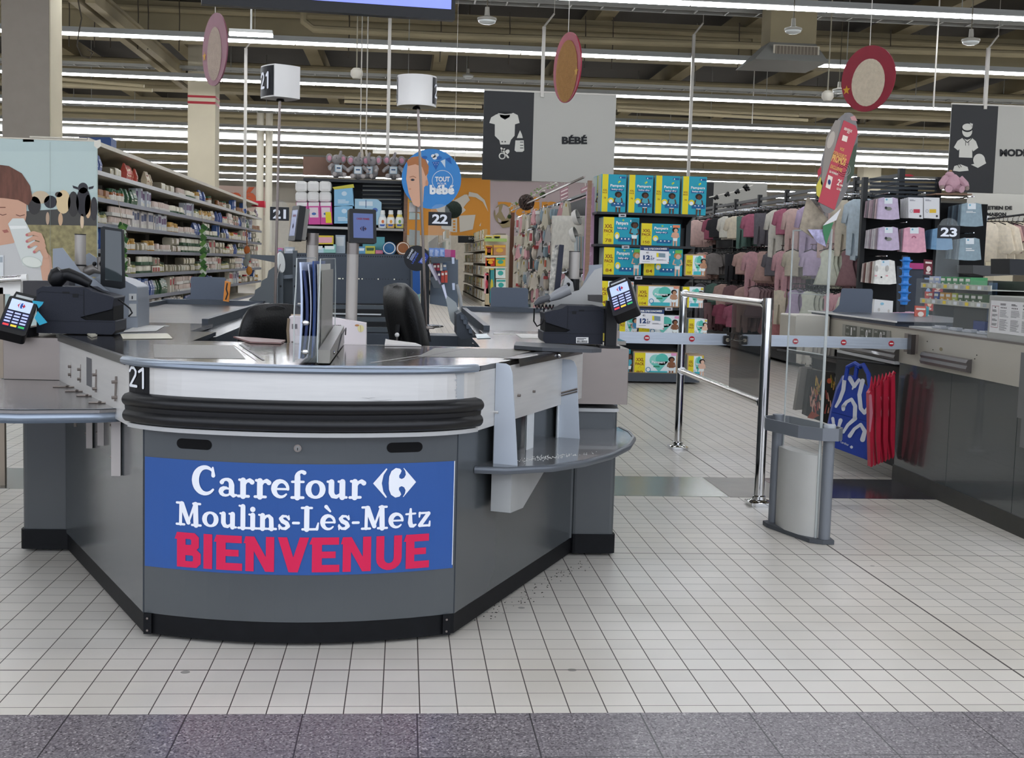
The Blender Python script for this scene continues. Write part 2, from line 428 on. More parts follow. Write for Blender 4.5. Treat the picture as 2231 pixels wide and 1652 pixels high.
# wide bright row and short fittings further back
t = thing('light_row', 'wide pale light band between the LED rows, thickest of them all', 'ceiling light', (0, 30.2, 3.98), 0, GRPL)
e = MB(); e.box(-24, 24, 30.1, 30.16, 3.90, 4.03, LAMPW); e.build('tube', t); e = MB(); e.box(-24, 24, 30.1, 30.3, 4.05, 4.1, HOUS); e.build('housing', t)
for i, (a, c, py, Y, lab) in enumerate(((500, 594, 73, 14.5, 'short pair of LED lights beside the second pillar, near the roof'), (1634, 1692, 312, 36, 'short LED light high up behind the left edge of the leaflet sign'))):
    p = at(a, py, Y); q = at(c, py+6, Y)
    t = thing('ceiling_light', lab, 'ceiling light', (p.x, Y, p.z))
    e = MB(); e.box(p.x, q.x, Y-.03, Y+.03, p.z-.02, p.z+.015, LAMPE); e.build('tube', t)
    e = MB(); e.box(p.x, q.x, Y-.04, Y+.04, p.z+.015, p.z+.05, HOUS); e.box((p.x+q.x)/2-.01, (p.x+q.x)/2+.01, Y-.01, Y+.01, p.z+.05, p.z+1, HOUS); e.build('housing', t)

# pipes, cable trays
def pipe(pts, r, label, mt=BEAM, name='ceiling_pipe', grp='pipes under the roof', cat='pipe'):
    b = MB(); b.tube(pts, r, mt, 8); o = b.build(name, origin=pts[0]); tag(o, label, cat, grp)
pa = at(662, 28, 18.6)
pipe([(pa.x, 18.6, pa.z), (pa.x, 18.6, pa.z-.12), (pa.x+.14, 18.6, pa.z-.22), (pa.x+2, 18.6, at(900, 75, 18.6).z), (22, 18.6, 4.7)], .055, 'beige pipe that bends down beside the black screen and runs along the first beam')
pipe([(-24, 19.5, 4.82), (24, 19.5, 4.82)], .05, 'thin beige pipe above the first beam')
pipe([(-24, 24.6, 4.78), (24, 24.6, 4.78)], .06, 'beige pipe in front of the second beam')
pipe([(-24, 25.3, 4.5), (24, 25.3, 4.5)], .045, 'thin beige pipe along the foot of the second beam')
pipe([(-24, 31.4, 4.6), (24, 31.4, 4.6)], .07, 'beige pipe in front of the third beam')
TR = mat('galvanised_tray', '#8d8b84', .5, .5)
for (Y, z, lb) in ((9.9, 4.15, 'grey cable tray beside the topmost light row'), (16.0, 4.42, 'galvanised cable tray in front of the first beam'), (22.0, 4.3, 'galvanised cable tray behind the first beam'), (27.5, 4.25, 'galvanised cable tray behind the second beam')):
    b = MB()
    for dy in (-.12, .12): b.box(-24, 24, Y+dy-.008, Y+dy+.008, z, z+.05, TR)
    for i in range(120): b.box(-24+i*.4, -24+i*.4+.02, Y-.12, Y+.12, z, z+.012, TR)
    for i in range(12): b.tube([(-23+i*4, Y, z), (-23+i*4, Y, z+1.3)], .008, TR, 4)
    o = b.build('cable_tray', origin=(0, Y, z)); tag(o, lb, 'cable tray', 'cable trays under the roof')
# loose conduit tubes in short lengths
for i, (a, ya, c, yc, Y) in enumerate(((750, 212, 1050, 224, 22.5), (750, 221, 1050, 233, 22.5), (131, 172, 314, 188, 20), (131, 184, 332, 197, 20), (1345, 232, 1740, 252, 22.5), (1345, 240, 1760, 262, 22.5))):
    p = at(a, ya, Y); q = at(c, yc, Y)
    pipe([p, q], .03, 'thin pale conduit %s' % ['left of the baby sign, upper one', 'left of the baby sign, lower one', 'right of the first pillar, upper one', 'right of the first pillar, lower one', 'right of the baby sign, upper one', 'right of the baby sign, lower one'][i], C('#b3a687'), 'conduit', 'short pale conduits')
# vertical posts hanging from the roof
HP = mat('white_post', '#c3beb4', .5)
hang = [(847, 40, 840, 375, 15.4, 'beside the lamp of the middle till'), (1183, 58, 1179, 212, 15.5, 'carrying the left half of the baby sign'), (1507, 75, 1492, 385, 17, 'between the baby sign and the nappy boxes'), (2148, 104, 2143, 238, 15.5, 'carrying the clothing sign'), (533, 105, 533, 455, 18, 'beside the lit number 21 lamp')]
for (a, ya, c, yc, Y, lb) in hang:
    p = at((a+c)/2, yc, Y); q = at((a+c)/2, ya, Y); b = MB()
    b.box(p.x-.02, p.x+.02, Y-.02, Y+.02, p.z, q.z, HP); b.tube([(p.x, Y, q.z), (p.x+.12, Y, q.z+.16)], .012, HP, 5); b.tube([(p.x+.12, Y, q.z+.16), (p.x+.12, Y, 5.45)], .004, HP, 4)
    o = b.build('hanging_post', origin=(p.x, Y, p.z)); tag(o, 'slim white post hanging from the roof '+lb, 'post', 'slim white hanging posts')
for (a, ya, c, yc, Y, lb) in ((2037, 0, 2030, 236, 14, 'right of the round red sign'), (797, 60, 797, 335, 16, 'left of the bare drum lamp, nearer one'), (785, 40, 785, 300, 17, 'left of the bare drum lamp, farther one'), (1640, 180, 1637, 270, 22, 'above the short LED light')):
    p = at((a+c)/2, yc, Y); q = at((a+c)/2, ya, Y); b = MB(); b.tube([p, (p.x, Y, 5.45)], .009, HP, 6)
    o = b.build('hanging_rod', origin=tuple(p)); tag(o, 'thin grey rod hanging from the roof '+lb, 'rod', 'thin hanging rods')
# vertical cables along the first beam
for i, px in enumerate((150, 205, 240, 300, 322, 390, 760, 960, 1110, 1275, 1335, 1610, 1940)):
    p = at(px, 25+px*.03, 19.4); b = MB(); b.tube([(p.x, 19.4, 4.98), (p.x+.01, 19.4, 4.7), (p.x, 19.4, 4.2)], .008, mat('cable_dark', '#4a4238', .7), 4)
    o = b.build('cable', origin=(p.x, 19.4, 4.2)); tag(o, 'thin dark cable hanging in front of the first roof beam', 'cable', 'thin cables by the first roof beam')
# looped cable left
b = MB(); pts = [at(x, y, 15) for x, y in ((170, 0), (178, 40), (172, 70), (168, 100), (178, 122), (195, 127), (202, 115), (190, 108))]; b.tube(pts, .008, C('#3c352b'), 5)
tag(b.build('cable', origin=tuple(pts[-1])), 'dark cable hanging in a loose loop beside the first pillar', 'cable')
# high bay lamps
hl = thing('high_bay_lamp', 'round clear high bay lamp above the topmost light row, left of the three', 'lamp', at(1061, 44, 12))
q = hl.location; b = MB(); b.lathe([(.02, .03), (.06, .025), (.085, 0), (.08, -.02), (.05, -.035), (.001, -.04)], q, mat('lamp_glass', '#d8dcd8', .15, spec=.8), 16); b.build('glass', hl)
b = MB(); b.lathe([(.001, .12), (.02, .12), (.025, .04), (.09, .02), (.092, 0), (.085, -.004)], q, C('#9b978c'), 16); b.cyl((q.x, q.y, q.z+.12), (q.x, q.y, 5.45), .006, C('#57503f'), 6); b.build('fitting', hl)
dup(hl, at(1020, 166, 21), label='round clear high bay lamp left of the round orange sign')
dup(hl, at(1728, 66, 13), label='round clear high bay lamp above the grey air vent')
dup(hl, at(2115, 90, 12.5), label='round clear high bay lamp at the top right beside coiled wires')
dup(hl, at(1828, 198, 17), label='round clear high bay lamp just left of the round red sign')
for (px, py, lb) in ((777, 160, 'globe shaped white speaker left of the drum lamps'), (1803, 209, 'globe shaped white speaker left of the round red sign')):
    p = at(px, py, 15); b = MB(); b.lathe([(.001, .06), (.04, .06), (.07, .03), (.072, -.02), (.045, -.06), (.001, -.065)], p, C('#c9c3b4'), 16); b.cyl((p.x, p.y, p.z+.05), (p.x, p.y, 5.45), .008, C('#8b8473'), 6)
    tag(b.build('ceiling_speaker', origin=tuple(p)), lb, 'speaker', 'globe speakers')
# air vent
t = thing('air_vent', 'grey tapered air vent under the roof between the round signs', 'vent', at(1712, 140, 15.5)); q = t.location
b = MB(); a = [at(x, y, 15.5) for x, y in ((1630, 137), (1788, 139), (1780, 95), (1675, 93))]
for sgn in (0,):
    v = [(a[0].x, 15.2, a[0].z), (a[1].x, 15.2, a[0].z), (a[1].x, 16.1, a[0].z), (a[0].x, 16.1, a[0].z), (a[3].x, 15.45, a[3].z), (a[2].x-.03, 15.45, a[3].z), (a[2].x-.03, 15.85, a[3].z), (a[3].x, 15.85, a[3].z)]
    b.add(v, [(3, 2, 1, 0), (0, 1, 5, 4), (1, 2, 6, 5), (2, 3, 7, 6), (3, 0, 4, 7), (4, 5, 6, 7)], mat('vent_metal', '#8b8b86', .5, .3))
b.build('hood', t); b = MB(); b.box(a[3].x, a[2].x-.03, 15.45, 15.85, a[3].z, 5.45, BEAM); b.build('duct', t)
b = MB(); D = front(b, a[3].x-.0, 15.33, a[0].z+.05, a[2].x-a[3].x-.02, (a[3].z-a[0].z)*.62, .003); b2 = C('#5a5144'); D.rect(.0, .05, .98, .95, C('#a79f8e'), 12); D.rect(.04, .12, .94, .88, b2, 14)
for i in range(12): D.rect(.06+.073*i, .12, .075+.073*i, .88, C('#7d7464'), 15)
b.build('grille', t)
# white pipes far left, dark panel shapes in the far hall
for (px, Y, lb) in ((566, 30, 'left'), (585, 30, 'right')):
    p = at(px, 440, Y); q = at(px, 235, Y); b = MB(); b.cyl((p.x, Y, 0), (p.x, Y, q.z), .085, C('#cfc8b6'), 10)
    tag(b.build('standpipe', origin=(p.x, Y, 0)), 'tall cream standpipe behind the lit number 21 lamp, %s one of the pair' % lb, 'pipe', 'tall cream standpipes')
# pale roller shutter casing far behind the drum lamps
b = MB(); p = at(812, 334, 33); q = at(1052, 248, 33); CL = mat('cladding', '#b3aea3', .6, var=.1, vscale=.7)
for i in range(7): dz = (q.z-p.z)/7; b.box(p.x, q.x, 33-.02*(i % 2), 33.12, p.z+i*dz, p.z+(i+.93)*dz, CL)
for x in (p.x+.2, q.x-.2): b.tube([(x, 33.06, q.z), (x, 33.06, 5.45)], .01, CL, 4)
tag(b.build('hanging_screen', origin=(p.x, 33, p.z)), 'pale slatted screen hanging far behind the bare drum lamp', 'screen')
b = MB(); b.box(-26, 26, 51.9, 52.0, 0, 3.4, mat('far_white', '#c2b9a8', .8, var=.08)); struct('trim_2', b)
# ================================================================== till island (lanes 21 and 22)
ZT = .865
XC = -.305
def parab(x, y0=3.79, k=.11, w=.485): return y0+k*((x-XC)/w)**2
def outline(off=0., r=.0, n=14):
    """plan of the island front from rear left, round the bulge, to rear right; offset outward"""
    L0 = Vector((-1.317, 5.03)); L1 = Vector((-.79, 3.90)); R1 = Vector((.18, 3.90)); R0 = Vector((.707, 5.03))
    dl = (L1-L0).normalized(); nl = Vector((-dl.y*-1*-1, dl.x)) if False else Vector((dl.y, -dl.x))
    dr = (R0-R1).normalized(); nr = Vector((dr.y, -dr.x))
    pts = [L0+nl*off, L1+nl*off-dl*r]
    front_ = []
    for i in range(n+1):
        x = -.79+.97*i/n; sl = 2*.11*(x-XC)/.485**2; nn = Vector((sl, -1)).normalized()
        front_.append(Vector((x, parab(x)))+nn*off)
    if r > 0:
        # round the two corners with a quadratic blend
        def blend(a, c, b, m=6): return [a*(1-t)**2+c*2*t*(1-t)+b*t*t for t in [j/m for j in range(1, m)]]
        fr = [p for p in front_ if -.79+r*.9 < p.x < .18-r*.9]
        a = L1+nl*off-dl*r; c = L1+(nl+Vector((-.35, -.95))).normalized()*off*1.05
        mid = blend(a, c, fr[0]); e = R1+nr*off+dr*r; c2 = R1+(nr+Vector((.35, -.95))).normalized()*off*1.05
        mid2 = blend(fr[-1], c2, e)
        pts = [L0+nl*off, a]+mid+fr+mid2+[e, R0+nr*off]
    else:
        pts = [L0+nl*off]+front_+[R0+nr*off]
    return [(p.x, p.y) for p in pts]
# check that outward is to the right hand of the path direction
I = thing('checkout_counter', 'double checkout island with grey panels and a curved front bearing a blue welcome sign', 'checkout', (XC, 4.4, 0))
o0 = outline(0)
b = MB(); b.prism(o0, 'z', .078, .655, GREYP); b.build('front_body', I)
b = MB(); b.prism(outline(-.004), 'z', .012, .078, BLACKP)
for x in (-.772, .155):
    b.box(x-.012, x+.012, parab(x)-.012, parab(x), .014, .078, BLACKP)
    for z in (.026, .064): b.cyl((x, parab(x)-.016, z), (x, parab(x)-.01, z), .0035, STEEL, 8)
b.build('kick_plate', I)
# seams beside the curved front
b = MB()
for x in (-.787, .178): b = MB(); b.box(x-.0015, x+.0015, parab(x)-.0015, parab(x)+.002, .078, .655, C('#2b3036')); b.build('panel_seam', I)
# rear wings
b = MB()
for (x0, x1) in ((-1.485, -1.30), (.70, .88)): b = MB(); b.rbox(x0, x1, 5.03, 5.45, .09, .60, GREYP, .02); b.build('side_cabinet', I)
b = MB()
for (x0, x1) in ((-1.492, -1.29), (.70, .887)): b = MB(); b.rbox(x0, x1, 5.02, 5.46, .012, .09, BLACKP, .02); b.build('kick_plate', I)
b = MB(); b.rbox(.70, .885, 5.02, 5.46, .598, .612, PAINTG, .02); b.build('cabinet_cap', I)
b = MB()
b.box(-1.60, -.80, 5.45, 8.6, .08, .84, GREYP); b.box(.36, .95, 5.45, 8.6, .08, .84, GREYP)
b.box(-.80, .36, 8.3, 8.6, .08, .70, GREYD)
b.box(-1.30, -.82, 5.0, 5.46, .08, .84, GREYP); b.box(.30, .70, 5.0, 5.46, .08, .84, GREYP)
b.build('rear_body', I)
b = MB(); b.box(-1.58, -.82, 5.46, 8.58, .01, .08, BLACKP); b.build('kick_plate', I); b = MB(); b.box(.38, .93, 5.46, 8.58, .01, .08, BLACKP); b.build('kick_plate', I)
# steel apron band
band = outline(.028, .10)
b = MB(); b.prism(band, 'z', .655, .845, STEELW); b.build('apron_band', I)
b = MB(); D = Deco(b, (0, 0, 0), (1, 0, 0), (0, 0, 1), .001, lambda x, z, o: Vector((x, parab(x)-.030-o, z)))
SCR = C('#8f8f8d', .7)
for (x, z, w) in ((-.70, .712, .13), (-.38, .715, .08), (-.28, .758, .055), (-.12, .775, .04), (-.1, .768, .07), (-.62, .70, .06)): D.line([(x, z), (x+w*.5, z-.002), (x+w, z+.0005)], [.0004, .0012, .0004], SCR)
b.build('scratches', I)
# deck and its edges
dk = outline(.028, .10)
b = MB(); b.prism(dk[:]+[(.60, 5.46), (.30, 5.46), (.30, 4.86), (-.80, 4.86), (-.80, 5.46), (-1.30, 5.46)], 'z', .845, .862, DECK)
b.build('deck', I)
b = MB()
fr = [p for p in band if -.86 < p[0] < .245 and p[1] < 4.0]
b.sweep([(0.0, .845), (.012, .846), (.019, .853), (.019, .862), (.012, .869), (-.002, .871), (-.014, .869)], fr, 0, ALU); b.build('front_edge_trim', I)
b = MB(); lf = band[:2]; b.sweep([(0, .842), (.006, .842), (.006, .867), (-.012, .867)], lf, 0, C('#3b3c3a', .3), False)
b.build('side_edge_trim', I)
# inlays and joints of the deck: scanning mats, glossy film edges
b = MB(); D = Deco(b, (0, 0, .8622), (1, 0, 0), (0, 1, 0), .0006)
MATT = mat('ribbed_mat', '#6f6b5f', .3, .3, bump=.5, bscale=300)
D.poly([(-.90, 4.62), (-.62, 4.66), (-.50, 4.05), (-.78, 4.02)], MATT, 1)
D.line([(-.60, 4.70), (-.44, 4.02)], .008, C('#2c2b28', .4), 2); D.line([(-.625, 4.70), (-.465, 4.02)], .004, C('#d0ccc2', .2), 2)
D.poly([(.05, 4.3), (.12, 4.75), (.52, 4.80), (.36, 4.35)], MATT, 1)
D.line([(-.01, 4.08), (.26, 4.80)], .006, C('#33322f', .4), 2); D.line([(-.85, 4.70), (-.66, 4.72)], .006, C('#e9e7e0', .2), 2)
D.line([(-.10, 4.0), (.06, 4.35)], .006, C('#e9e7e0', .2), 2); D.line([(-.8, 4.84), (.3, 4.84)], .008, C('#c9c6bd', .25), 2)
b.build('deck_inlay', I)
# number plate 21 on the left corner
b = MB()
def cornerfn(x, z, o):
    # arc length along the left rounded corner
    return None
import bisect
_arc = [0.]
for i in range(1, len(band)): _arc.append(_arc[-1]+(Vector(band[i])-Vector(band[i-1])).length)
def onband(s_, z, o):
    i = max(1, min(len(band)-1, bisect.bisect(_arc, s_))); a = Vector(band[i-1]); c = Vector(band[i]); t = (s_-_arc[i-1])/(_arc[i]-_arc[i-1]); p = a.lerp(c, t); d = (c-a).normalized()
    return Vector((p.x+d.y*o, p.y-d.x*o, z))
def arc_at_x(x):
    for i in range(2, len(band)):
        if band[i][0] >= x: return _arc[i-1]+(x-band[i-1][0])/(band[i][0]-band[i-1][0])*(_arc[i]-_arc[i-1])
s0 = arc_at_x(-.822)-.03; s1 = arc_at_x(-.765)
D = Deco(b, (0, 0, 0), (1, 0, 0), (0, 0, 1), .0012, onband)
K = C('#15161a', .35); WL = C('#eef0f2', .5)
D.rect(s0, .752, s1, .853, K, 1, 8)
def glyph2(D, x, y, w, h, mt, L, t):
    D.line([(x+.06*w, y+.78*h), (x+.25*w, y+.95*h), (x+.6*w, y+.96*h), (x+.82*w, y+.8*h), (x+.78*w, y+.6*h), (x+.12*w, y+.06*h), (x+.9*w, y+.06*h)], t, mt, L)
def glyph1(D, x, y, w, h, mt, L, t): D.line([(x, y+.8*h), (x+.45*w, y+.97*h), (x+.45*w, y+.03*h)], t, mt, L)
sw = s1-s0
glyph2(D, s0+.06*sw, .779, .46*sw, .062, WL, 3, .0085); glyph1(D, s0+.58*sw, .779, .42*sw, .062, WL, 3, .0085)
b.build('number_plate', I)
b = MB(); D = Deco(b, (0, 0, 0), (1, 0, 0), (0, 0, 1), .0012, onband); rr = random.Random(3); sx = arc_at_x(.168)
for i in range(26):
    zz = .712+i*.0052; a = sx+rr.uniform(-.008, .004); D.rect(a, zz, sx+.032, zz+.0052, C('#b3b6b7', .9), 1, 2)
b.build('torn_sticker', I)
# rubber bumper
bp_ = outline(.028, .10); bp2 = [p for p in bp_ if p[1] < 4.06]
pathb = [onband(_arc[1]+.045, 0, 0).xy]+[Vector(p) for i, p in enumerate(band) if _arc[1]+.05 < _arc[i] < _arc[-2]-.035]+[onband(_arc[-2]-.03, 0, 0).xy]
prof = [(0, .668)]+[(.004+.026*sin(pi*k/8)**.5, .668+.048*k/8) for k in range(1, 8)]+[(.021, .7165)]+[(.004+.028*sin(pi*k/8)**.5, .717+.047*k/8) for k in range(1, 8)]+[(0, .764)]
b = MB(); b.sweep(prof, [tuple(p) for p in pathb], 0, RUBBER); b.build('rubber_bumper', I)
b = MB(); b.sweep([(0, .655), (.012, .655), (.012, .668), (0, .668)], [tuple(p) for p in pathb], 0, PAINTG, False); b.build('bumper_rail', I)
# oval hand slots and lock
b = MB(); D = Deco(b, (0, 0, 0), (1, 0, 0), (0, 0, 1), .0012, lambda x, z, o: Vector((x, parab(x)-o, z)))
for x in (-.625, .012):
    b = MB(); D.mb = b; D.poly([(x+px_, .617+pz_) for px_, pz_ in rrect(-.055, .055, -.0155, .0155, .0154, 6)], C('#060607', .9), 1); b.build('hand_slot', I)
b = MB(); b.cyl((-.310, parab(-.31)-.006, .617), (-.310, parab(-.31)+.01, .617), .0115, STEEL, 20); b.cyl((-.310, parab(-.31)-.0075, .617), (-.310, parab(-.31)-.005, .617), .0075, C('#8b8b88', .3), 16)
b.box(-.3112, -.3088, parab(-.31)-.0085, parab(-.31)-.007, .611, .619, C('#1a1a1a')); b.build('lock', I)

# ---- welcome sign on the curved front
U0, U1, V0, V1 = -.783, .170, .226, .568
def onfront(u, v, o):
    x = U0+(U1-U0)*u; return Vector((x, parab(x)-.0008-o, V0+(V1-V0)*v))
SB = mat('sign_blue', '#245094', .35, var=.04, vscale=2); SR = C('#d3204f', .45); SW = C('#eef0f5', .45)
b = MB(); D = Deco(b, (0, 0, 0), (1, 0, 0), (0, 0, 1), .0009, onfront)
D.rect(0, 0, 1, 1, SB, 1, 16); D.rect(.9975, .03, 1, 1, C('#dfe4ea'), 2)
sign = b.build('welcome_sign', I)
def arc(cx, cy, rx, ry, a0, a1, n=10): return [(cx+rx*cos(radians(a0+(a1-a0)*i/n)), cy+ry*sin(radians(a0+(a1-a0)*i/n))) for i in range(n+1)]
# soft slab-serif letters, unit x-height = 1; each: advance, strokes (points, widths)
H_, B_ = .17, .31
def ser(x, y, w=.5): return ([(x-w/2, y), (x+w/2, y)], [.15, .15])
def GL():
    g = {}
    g['C'] = (1.5, [(arc(.78, .8, .56, .70, 48, 180, 12)+arc(.78, .8, .56, .70, 180, 318, 12)[1:], [.12, .14, .17, .2, .22, .24, .26, .3, .33, .36, .38, .39, .4, .39, .38, .36, .33, .3, .26, .23, .2, .18, .16, .14, .12]), ([(1.17, 1.5), (1.2, 1.08)], [.1, .22])])
    g['a'] = (1.02, [(arc(.42, .70, .26, .22, 165, 20, 6)+[(.70, .62), (.70, .2), (.8, .06), (.96, .1)], [.24, .2, .16, .16, .2, .24, .26, .3, .3, .2, .12]), (arc(.38, .26, .26, .2, 55, 330, 9), [.1, .16, .22, .26, .26, .22, .18, .14, .12, .1])])
    g['r'] = (.9, [([(.3, .9), (.3, .06)], B_), ([(.1, .93), (.3, .9)], [.14, .16]), ser(.32, .06, .56), ([(.34, .62), (.48, .86), (.66, .92), (.78, .82)], [.12, .16, .22, .26])])
    g['e'] = (1.05, [(arc(.52, .5, .37, .42, 0, 320, 16), [.16, .17, .18, .18, .2, .24, .28, .31, .32, .31, .28, .24, .2, .17, .15, .13, .1]), ([(.2, .5), (.88, .5)], [.12, .12])])
    g['f'] = (.76, [([(.34, .06), (.34, 1.18)], B_), (arc(.56, 1.2, .22, .24, 180, 50, 6), [.3, .25, .2, .17, .18, .2, .22]), ([(.06, .9), (.66, .9)], .13), ser(.35, .06, .6)])
    g['o'] = (1.1, [(arc(.54, .5, .38, .42, 0, 360, 18), [.31, .3, .26, .2, .16, .16, .2, .26, .3, .31, .3, .26, .2, .16, .16, .2, .26, .3, .31])])
    g['u'] = (1.22, [([(.28, .9), (.28, .34), (.36, .16), (.54, .1), (.72, .2), (.82, .34)], [.3, .3, .26, .2, .16, .14]), ([(.86, .9), (.86, .08)], B_), ([(.08, .92), (.3, .9)], .13), ([(.66, .92), (.86, .9)], .13), ([(.86, .08), (1.08, .07)], .14)])
    g['l'] = (.62, [([(.3, 1.42), (.3, .06)], B_), ([(.08, 1.46), (.3, 1.42)], .13), ser(.3, .06, .56)])
    g['i'] = (.62, [([(.3, .9), (.3, .06)], B_), ([(.08, .93), (.3, .9)], .13), ser(.3, .06, .56), ([(.3, 1.25), (.3, 1.26)], .34)])
    g['n'] = (1.22, [([(.3, .9), (.3, .06)], B_), ([(.08, .93), (.3, .9)], .13), ser(.3, .06, .5), ([(.4, .68), (.54, .86), (.7, .88), (.84, .7), (.86, .06)], [.12, .16, .2, .28, .3]), ser(.9, .06, .48)])
    g['s'] = (.86, [([(.72, .74), (.56, .88), (.34, .88), (.22, .72), (.34, .56), (.58, .44), (.68, .26), (.52, .1), (.3, .1), (.14, .24)], [.16, .14, .18, .24, .28, .28, .26, .2, .16, .18]), ([(.72, .92), (.73, .68)], [.08, .13]), ([(.13, .32), (.13, .04)], [.13, .08])])
    g['-'] = (.62, [([(.14, .46), (.48, .46)], .17)])
    g['L'] = (1.2, [([(.36, 1.4), (.36, .06)], .33), ser(.36, 1.42, .62), ([(.1, .06), (1.0, .07)], .15), ([(1.0, .08), (1.08, .46)], [.2, .1])])
    g['è'] = (1.05, g['e'][1]+[([(.36, 1.5), (.62, 1.2)], [.24, .12])])
    g['M'] = (1.75, [([(.36, 1.38), (.34, .06)], .2), ser(.34, .06, .5), ser(.3, 1.42, .4), ([(.42, 1.36), (.86, .2)], [.34, .28]), ([(.86, .2), (1.26, 1.36)], [.14, .16]), ([(1.32, 1.38), (1.36, .06)], .33), ser(1.38, .06, .56), ser(1.4, 1.42, .44)])
    g['t'] = (.78, [([(.36, 1.2), (.34, .34), (.4, .14), (.54, .1), (.7, .18)], [.14, .3, .28, .22, .12]), ([(.08, .88), (.66, .9)], .13)])
    g['z'] = (.96, [([(.18, .9), (.74, .9)], .14), ([(.74, .86), (.2, .12)], .26), ([(.2, .08), (.76, .08)], .15), ([(.17, .92), (.15, .66)], [.16, .1]), ([(.8, .06), (.83, .34)], [.16, .1])])
    return g
GLY = GL()
def serif(D, t, x, y, w, xh, mt, L, sx=None):
    tot = sum(GLY[c][0] for c in t); kx = w/tot; cx = x
    for c in t:
        for pts, ws in GLY[c][1]:
            if not isinstance(ws, (list, tuple)): ws = [ws]*len(pts)
            P = [(cx+p[0]*kx, y+p[1]*xh) for p in pts]
            # strokes are drawn in a metric frame so that widths stay even
            D.line2(P, ws, kx, xh, mt, L+.01*(len(P)%7))
        cx += GLY[c][0]*kx
def line2(s, pts, ws, kx, ky, mt, L):
    for i in range(len(pts)-1):
        (x0, y0), (x1, y1) = pts[i], pts[i+1]; dx = (x1-x0)/kx; dy = (y1-y0)/ky; d = sqrt(dx*dx+dy*dy) or 1e-6
        nx, ny = -dy/d*kx, dx/d*ky; a, b_ = ws[i]/2, ws[i+1]/2
        s.poly([(x0+nx*a, y0+ny*a), (x0-nx*a, y0-ny*a), (x1-nx*b_, y1-ny*b_), (x1+nx*b_, y1+ny*b_)], mt, L+.04*i)
    for i, ((x, y), a) in enumerate(zip(pts, ws)): s.ell(x, y, a/2*kx, a/2*ky, mt, L+.04*i+.02, 12)
Deco.line2 = line2
b = MB(); D = Deco(b, (0, 0, 0), (1, 0, 0), (0, 0, 1), .0009, onfront)
serif(D, 'Carrefour', .158, .692, .555, .168, SW, 3)
serif(D, 'Moulins-Lès-Metz', .105, .408, .822, .142, SW, 3)
b.build('white_lettering', sign)
def logo(D, x, y, w, h, mc, mr, L):
    """double arrow mark round an open C"""
    def P(l): return [(x+a*w, y+c*h) for a, c in l]
    lt = [(0, .5), (.30, 1.0), (.325, .97), (.24, .78), (.20, .5), (.24, .22), (.325, .03), (.30, 0)]
    D.poly(P([(0, .5), (.30, 0), (.325, .03), (.24, .22), (.20, .5)]), mr, L); D.poly(P([(0, .5), (.20, .5), (.24, .78), (.325, .97), (.30, 1.0)]), mr, L)
    A = [(.52, 1), (.62, .97), (.66, .9), (.62, .8), (.60, .72), (.62, .64), (.68, .62), (.735, .70), (.745, .82), (.70, 1.0), (1.0, .5)]
    up = [(.36, .5), (.37, .72), (.42, .9), (.52, 1.0), (.62, .97), (.655, .9), (.635, .82), (.60, .74), (.605, .66), (.66, .62), (.66, .5)]
    D.mb.add([D.P(*q, L) for q in P(up)][::-1], [tuple(range(len(up)))], mc)
    dn = [(a, 1-c) for a, c in up]; D.mb.add([D.P(*q, L) for q in P(dn)], [tuple(range(len(dn)))], mc)
    ar = [(.66, .5), (.66, .62), (.72, .66), (.755, .76), (.74, .88), (.695, .985), (.71, .99), (1.0, .5)]
    D.mb.add([D.P(*q, L) for q in P(ar)][::-1], [tuple(range(len(ar)))], mr)
    ar = [(a, 1-c) for a, c in ar]; D.mb.add([D.P(*q, L) for q in P(ar)], [tuple(range(len(ar)))], mr)
b = MB(); D = Deco(b, (0, 0, 0), (1, 0, 0), (0, 0, 1), .0009, onfront)
logo(D, .735, .69, .138, .27, SW, SW, 3); b.build('white_arrow_emblem', sign)
b = MB(); D = Deco(b, (0, 0, 0), (1, 0, 0), (0, 0, 1), .0009, onfront)
